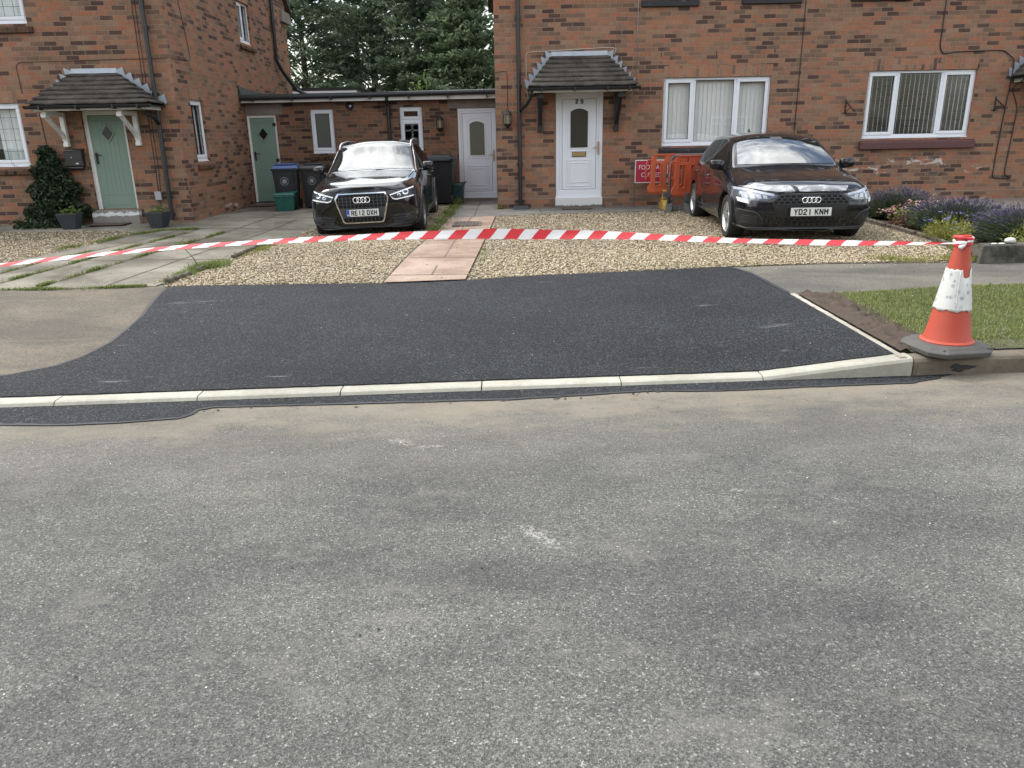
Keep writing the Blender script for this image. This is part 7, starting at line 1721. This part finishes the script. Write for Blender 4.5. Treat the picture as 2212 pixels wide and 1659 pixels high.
weeds('edge_weeds', [(-8, 8.0), (-5.4, 8.0), (-4.5, 7.98), (-3.85, 8.05)], 2200, .035, rng, .02); weeds('edge_weeds', [(-6.3, 10.8), (-6.12, 11.6), (-6.05, 12.4), (-5.7, 12.95), (-5.2, 13.0)], 2200, .05, rng, .035)
weeds('edge_weeds', [(-3.72, 8.25), (-3.62, 9.2)], 900, .05, rng, .06); weeds('edge_weeds', [(-3.60, 9.0), (-3.55, 9.35)], 1500, .085, rng, .08); weeds('edge_weeds', [(-3.42, 9.9), (-3.40, 11.2)], 900, .05, rng, .05, 'yellowgreen'); weeds('edge_weeds', [(-1.22, 12.4), (-1.16, 14), (-1.12, 15.3), (-1.08, 16.9)], 2600, .065, rng, .07); weeds('edge_weeds', [(-1.12, 16.6), (-1.06, 17.1)], 400, .16, rng, .04)
weeds('edge_weeds', [(-.33, 9.2), (-.33, 10.2)], 160, .03, rng, .02); weeds('edge_weeds', [(1.2, 8.6), (3.0, 8.7)], 120, .04, rng, .05, 'yellowgreen'); weeds('edge_weeds', [(4.3, 8.9), (5.3, 8.75)], 1100, .06, rng, .10, 'yellowgreen'); weeds('edge_weeds', [(-.2, 15.3), (-.1, 15.36)], 160, .09, rng, .03); weeds('edge_weeds', [(-.2, 14.25), (3.5, 14.5)], 200, .03, rng, .02)
# a single tall weed stalk by the drive
t = empty('weed_plant', (-3.75, 9.02, gz(-3.75, 9.0)), 0, 'thin bare weed stalk rising at the edge of the concrete drive', 'weed')
mb = MB(); mb.tube([(.1, 0, 0), (.06, .02, .12), (-.02, .0, .24), (-.05, 0, .34)], [.006, .005, .004, .003], 6); mb.build('stem', M['twig'], t, smooth='all')
C = np.array([(-.05, 0, .33), (-.07, .01, .31), (-.03, .01, .35), (-.06, -.02, .34), (-.02, .0, .30)]); C = np.repeat(C, 3, 0)+rng.normal(0, .012, (15, 3)); D = unit(rng.normal(size=C.shape)); V, F = leaf_quads(C, D, perp(D, rng), np.full(15, .035), np.full(15, .016)); tri_mesh('leaf', V, F, M['weed'], t)

# ---- lavender and flower bed
def spray(n, r, h, rng, flat=.5):
    """stems of a rounded clump: base, tip"""
    a = rng.uniform(0, 6.28, n); q = rng.uniform(0, 1, n)**.5; el = q*R(78)
    d = np.stack([np.cos(a)*np.sin(el), np.sin(a)*np.sin(el), np.cos(el)], 1)
    L = rng.uniform(.82, 1.08, n)
    tip = d*np.stack([np.full(n, r), np.full(n, r), np.full(n, h)], 1)*L[:, None]; base = tip*[.22, .22, .0]+rng.normal(0, .02, (n, 3))*[1, 1, 0]
    tip += rng.normal(0, .025, (n, 3)); tip[:, 2] = np.maximum(tip[:, 2], .03); return base, tip
def stems(B, T, w, rng):
    n = len(B); D = T-B; S = perp(unit(D), rng)*w; Mi = B+D*.55+np.array([0, 0, .04])*np.linalg.norm(D, axis=1, keepdims=True)
    V = np.stack([B-S, B+S, Mi+S, Mi-S, T], 1).reshape(-1, 3); i = 5*np.arange(n)[:, None]; return V, np.concatenate([i+np.array([[0, 1, 2]]), i+np.array([[0, 2, 3]]), i+np.array([[3, 2, 4]])], 0)
def lavender(loc, r, h, label, seed, n=2600, dry=.25):
    rg = np.random.default_rng(seed); t = empty('lavender_bush', loc, 0, label, 'lavender', 'lavender bushes in the flower bed')
    B, T = spray(n*2, r*.86, h*.82, rg); V, F = stems(B, T, .009, rg); tri_mesh('foliage', V, F, M['lav_green'], t)
    B, T = spray(int(n*2.2), r*.88, h*.84, rg); C = B+(T-B)*rg.uniform(.35, 1, (len(B), 1)); D = unit(T-B+rg.normal(0, .08, B.shape)); V, F = leaf_quads(C, D, perp(D, rg), rg.uniform(.06, .11, len(C)), rg.uniform(.012, .020, len(C))); tri_mesh('leaf', V, F, M['lav_green'], t)
    m = int(n*.75); B, T = spray(m, r*1.0, h*1.0, rg); k = (T[:, 2] > h*.62) | (rg.random(m) < .13); B, T = B[k], T[k]; D = unit(T-B*.6+rg.normal(0, .05, B.shape)*h)
    for nm, sel, mt in (('flower', rg.random(len(T)) > dry, 'lav_flower'), ('faded_flower', None, 'lav_dry')):
        s_ = sel if sel is not None else ~last; last = s_
        C = T[s_]; Dd = D[s_]; V1, F1 = leaf_quads(C, Dd, perp(Dd, rg), rg.uniform(.035, .07, len(C)), rg.uniform(.011, .018, len(C))); V2, F2 = leaf_quads(C, Dd, perp(Dd, rg), rg.uniform(.035, .07, len(C)), rg.uniform(.011, .018, len(C)))
        tag(tri_mesh(nm, np.concatenate([V1, V2]), np.concatenate([F1, F2+len(V1)]), M[mt], t), kind='stuff')
    V, F = stems(B, T, .002, rg); tri_mesh('stem', V, F, M['lav_green'], t); return t
lavender((6.35, 12.75, .18), .62, .47, 'lavender bush touching the right front wing of the hatchback', 1, 2600, .35)
lavender((6.50, 11.25, .17), .85, .42, 'middle lavender bush with pink flowers at its left', 2, 3600, .15)
lavender((6.75, 9.95, .165), .92, .42, 'largest lavender bush directly behind the low dark wall', 3, 4600, .2)
lavender((8.7, 10.5, .165), .9, .42, 'grey faded lavender at the right edge of the photo', 4, 3000, .75)
def flower_plant(name, loc, label, cat, parts, seed):
    rg = np.random.default_rng(seed); t = empty(name, loc, 0, label, cat)
    for pn, kind, n, r, h, mt, L, Wd in parts:
        B, T = spray(n, r, h, rg)
        if kind == 'stem': V, F = stems(B, T, Wd, rg)
        elif kind == 'leaf': C = B+(T-B)*rg.uniform(.3, 1, (n, 1)); D = unit(rg.normal(size=C.shape)+(T-B)*2); V, F = leaf_quads(C, D, perp(D, rg), L*rg.uniform(.7, 1.3, n), Wd*rg.uniform(.7, 1.3, n))
        else:
            k = T[:, 2] > h*.35; T = T[k]; C = np.repeat(T, 7, 0)+rg.normal(0, L*.5, (len(T)*7, 3))*[1, 1, .35]; D = unit(rg.normal(size=C.shape)*[1, 1, .25]); V, F = leaf_quads(C, D, unit(np.cross(D, [0, 0, 1.])+rg.normal(0, .2, C.shape)), np.full(len(C), L), np.full(len(C), Wd))
        tag(tri_mesh(pn, V, F, M[mt], t), kind='stuff' if kind == 'head' else None)
    return t
flower_plant('stonecrop_plant', (6.28, 12.05, .175), 'pale pink flower heads between the two left lavender bushes', 'flowering plant', [('foliage', 'leaf', 500, .40, .30, 'weed', .06, .035), ('flower_head', 'head', 130, .50, .36, 'pink', .045, .03)], 5)
flower_plant('bellflower_plant', (5.80, 10.25, .165), 'yellow green plant with small blue flowers in front of the middle lavender', 'flowering plant', [('stem', 'stem', 260, .40, .36, 'yellowgreen', 0, .004), ('foliage', 'leaf', 560, .40, .31, 'yellowgreen', .05, .015), ('flower', 'head', 26, .40, .36, 'blueflower', .028, .02)], 6)
flower_plant('russet_plant', (5.92, 11.55, .17), 'russet brown low plant at the bed edge behind the rope edging', 'plant', [('foliage', 'leaf', 700, .32, .20, 'brownleaf', .05, .02), ('stem', 'stem', 200, .32, .22, 'brownleaf', 0, .003)], 7)
flower_plant('wild_plant', (5.20, 8.90, .145), 'tall yellow green weed between the traffic cone tip and the low dark wall', 'plant', [('stem', 'stem', 26, .16, .55, 'yellowgreen', 0, .004), ('foliage', 'leaf', 240, .15, .52, 'yellowgreen', .05, .012)], 8)
flower_plant('wild_plant', (6.15, 9.15, .16), 'pale green weeds growing behind the oval pebble', 'plant', [('stem', 'stem', 60, .30, .36, 'yellowgreen', 0, .004), ('foliage', 'leaf', 420, .30, .34, 'yellowgreen', .055, .013)], 9)
flower_plant('rose_shrub', (6.05, 14.9, .2), 'small leafy twigs showing above the right wing of the hatchback by the wall', 'plant', [('stem', 'stem', 14, .34, .95, 'weed', 0, .004), ('foliage', 'leaf', 120, .34, .98, 'shrub', .06, .03)], 10)
t = empty('plant_pot', (10.15, 14.7, .2), 0, 'dark bowl shaped pot standing on the patio at the far right edge', 'plant pot'); mb = MB(); mb.lathe([(.18, 0), (.25, .12), (.27, .24), (.285, .25), (.27, .26), (.24, .22)], 24, cap=False); mb.lathe([(.24, .215), (.01, .215)], 24, cap=False); mb.build('pot', M['pot'], t, smooth=True)

# ---- dark climber left of the sage green door
rg = np.random.default_rng(12); t = empty('climber_shrub', (-7.98, 13.85, .19), 0, 'dark evergreen climbing shrub against the wall left of the sage green door', 'shrub')
def climb_w(z): return np.interp(z, [0, .2, .45, .75, .95, 1.05, 1.25, 1.34], [.58, .54, .44, .36, .30, .16, .13, .04])
n = 7500; z = rg.uniform(0, 1.32, n)**1.0; side = np.where(z > .95, -.03, 0); u = rg.uniform(-1, 1, n); wz = climb_w(z)*(1+.22*np.sin(z*17+u*3)); x = u*wz+side-.0; y = -rg.uniform(0, 1, n)**.6*(.10+.42*np.clip(1-z/1.2, 0, 1)*(1-u*u))+.2
low = z < .12; y[low] -= rg.uniform(0, .2, low.sum()); x[low] -= rg.uniform(0, .35, low.sum())
C = np.stack([x, y, z], 1)+rg.normal(0, .02, (n, 3)); C[:, 2] = np.maximum(C[:, 2], .01); D = unit(rg.normal(size=C.shape)+[0, -.5, .25]); V, F = leaf_quads(C, D, perp(D, rg), rg.uniform(.05, .095, n), rg.uniform(.028, .05, n)); tri_mesh('foliage', V, F, M['shrub'], t)
mb = MB()
for k in range(9): a = -.4+.1*k; mb.tube([(a*.4, .12, 0), (a*.8, .1, .4), (a*.7+.05*math.sin(k*3), .18, .8), (a*.4, .2, 1.15)], [.012, .010, .007, .004], 6)
for k in range(5): mb.tube([(-.3, .05, .5+.1*k), (-.42-.04*k, 0, .60+.12*k), (-.5-.02*k, .02, .78+.11*k)], [.004, .003, .002], 5)
mb.build('stem', M['twig'], t, smooth='all')

# ---- trees behind
def conifer(loc, h, r, label, seed, n=8000, mat='conifer', base=.4, group='conifers behind the low extension', lean=0):
    rg = np.random.default_rng(seed); t = empty('conifer_tree', loc, 0, label, 'tree', group)
    mb = MB(); mb.tube([(0, 0, -.2), (.05, .02, h*.4), (lean, 0, h*.97)], [.17, .12, .02], 8); trunk = mb.build('trunk', M['bark'], t, smooth='all')
    # boughs: each a drooping fan of sprays
    nb = 420; zb = base+(h-base)*rg.uniform(0, 1, nb)**1.05; az = rg.uniform(0, 6.28, nb); f = np.clip((h-zb)/(h-base), 0, 1); prof = np.clip(1.5*f, 0, 1)**.55
    Lb = r*prof*rg.uniform(.6, 1.15, nb)+.12; bo = np.stack([np.cos(az), np.sin(az), .25+.55*(1-f)], 1)
    mbr = MB()
    k = rg.integers(0, nb, n); q = rg.uniform(.18, 1, n)**.7
    d = unit(bo)[k]; C = np.stack([lean*zb[k]/h, 0*q, zb[k]], 1)+d*(Lb[k]*q)[:, None]; C[:, 2] -= .35*q*q*Lb[k]*.6; wid = .30*np.sin(np.clip(q, 0, 1)*2.6)*np.minimum(Lb[k], 1.4)
    lat = np.stack([-np.sin(az[k]), np.cos(az[k]), 0*q], 1); C += lat*(rg.uniform(-1, 1, n)*wid)[:, None]+rg.normal(0, .05, (n, 3))
    D = unit(d+lat*rg.uniform(-.8, .8, (n, 1))+rg.normal(0, .3, (n, 3))-[0, 0, .15]); V, F = leaf_quads(C, D, perp(D, rg), rg.uniform(.12, .26, n), rg.uniform(.055, .105, n)); tri_mesh('crown', V, F, M[mat], t)
    for i in range(0, nb, 6): mbr.tube([(lean*zb[i]/h, 0, zb[i]), tuple(Vector((lean*zb[i]/h, 0, zb[i]))+Vector(unit(bo)[i])*float(Lb[i])*.8)], [.03, .008], 5)
    mbr.build('branches', M['bark'], t, smooth='all'); return t
GT = [(-9.4, 31, 6.6, 1.7, 'conifer with bare gaps of sky nearest the left house', 41, 4200, 'conifer'), (-7.2, 29.5, 8.6, 1.9, 'tall dark conifer second from the left house', 42, 8200, 'conifer'), (-4.9, 30.5, 9.0, 2.0, 'tall dark conifer in the middle of the tree row', 43, 8600, 'conifer'), (-3.1, 29, 7.9, 1.7, 'conifer right of the middle with a lower pointed top', 44, 8200, 'conifer'), (-1.4, 28, 7.1, 1.75, 'lighter green conifer beside the right house wall', 45, 9000, 'conifer_light'), (.3, 29, 5.9, 1.5, 'conifer half hidden behind the corner of the right house', 46, 7000, 'conifer'), (-6.0, 33.5, 9.2, 2.2, 'far dark conifer behind the gap in the front row', 48, 6500, 'conifer'), (-2.4, 33, 8.0, 2.2, 'far dark conifer showing over the lower pointed top', 49, 6500, 'conifer')]
for x, y, h, r, l, s_, n, mt in GT: conifer((x, y, -.1), h, r*1.08, l, s_, int(n*(1.2 if s_ == 41 else 2.3)), mt)
# bushes filling the bottom of the row
def bush(loc, r, h, label, seed, n, mat, cat='shrub', name='garden_shrub', group=None):
    rg = np.random.default_rng(seed); t = empty(name, loc, 0, label, cat, group); d = unit(rg.normal(size=(n, 3))); d[:, 2] = np.abs(d[:, 2]); q = rg.uniform(.45, 1, n)**.5*(1+.22*np.sin(d[:, 0]*7+seed)*np.sin(d[:, 1]*6+d[:, 2]*5)); C = d*q[:, None]*[r, r, h]; D = unit(rg.normal(size=C.shape)+d*.6); V, F = leaf_quads(C, D, perp(D, rg), rg.uniform(.10, .20, n), rg.uniform(.05, .10, n)); tri_mesh('foliage', V, F, M[mat], t)
    mb = MB()
    for k in range(6): a = k*1.05; mb.tube([(0, 0, 0), (r*.3*math.cos(a), r*.3*math.sin(a), h*.45), (r*.55*math.cos(a), r*.55*math.sin(a), h*.8)], [.04, .025, .01], 5)
    mb.build('branches', M['bark'], t, smooth='all'); return t
for x, y, r, h, l, s_, mt in ((-8.6, 27.5, 1.5, 3.1, 'dark evergreen shrub at the foot of the leftmost conifers', 61, 'conifer'), (-6.2, 27.8, 1.7, 3.2, 'dark evergreen shrub behind the pale rear extension', 62, 'conifer'), (-3.9, 27.4, 1.5, 3.0, 'dark evergreen shrub right of the rear extension', 63, 'conifer'), (-1.7, 26.8, 1.4, 2.7, 'dark evergreen shrub beside the right house corner', 64, 'conifer')): bush((x, y, -.1), r, h, l, s_, 4200, mt, 'shrub', 'evergreen_shrub', 'evergreen shrubs below the conifers')
bush((-2.62, 25.0, -.1), .42, 3.25, 'small yellow green sapling top just above the extension roof edge', 65, 900, 'pot_leaf', 'sapling', 'sapling')
for x, h, l in ((-6.05, 3.30, 'small grey green dwarf conifer tip, leftmost above the roof edge'), (-5.35, 3.25, 'small grey green dwarf conifer tip, second above the roof edge'), (-5.02, 3.3, 'small grey green dwarf conifer tip, rightmost above the roof edge')): conifer((x, 27.6-.3, -.1), h, .42, l, int(x*-10), 1500, 'conifer', 1.5, 'dwarf conifers behind the rear extension')
# leafy tree with bare branches at the sky gap
rg = np.random.default_rng(77); t = empty('broadleaf_tree', (-11.6, 34, -.1), 0, 'broadleaf tree with bare twisting branches against the sky by the left house', 'tree')
mb = MB(); mb.tube([(0, 0, 0), (.2, 0, 3), (.6, 0, 6), (.9, 0, 9)], [.28, .2, .13, .05], 8); mb.build('trunk', M['bark'], t, smooth='all')
mb = MB(); ends = []
for k in range(26):
    z0 = rg.uniform(2.5, 8.5); a = rg.uniform(-.9, .9)+(0 if rg.random() < .75 else math.pi); L_ = rg.uniform(1.2, 2.6); P_ = [Vector((.1*z0, 0, z0))]
    d = Vector((math.cos(a), math.sin(a)*.6, rg.uniform(.0, .7)))
    for j in range(6): d = (d+Vector(rg.normal(0, .32, 3))).normalized(); P_.append(P_[-1]+d*L_/6); ends.append(P_[-1].copy())
    mb.tube(P_, [.06, .05, .04, .03, .022, .015, .008], 5)
mb.build('branches', M['bark'], t, smooth='all')
E_ = np.array([tuple(e) for e in ends]); n = 3600; C = E_[rg.integers(0, len(E_), n)]+rg.normal(0, .28, (n, 3)); D = unit(rg.normal(size=C.shape)); V, F = leaf_quads(C, D, perp(D, rg), rg.uniform(.10, .18, n), rg.uniform(.06, .10, n)); tri_mesh('crown', V, F, M['decid'], t)
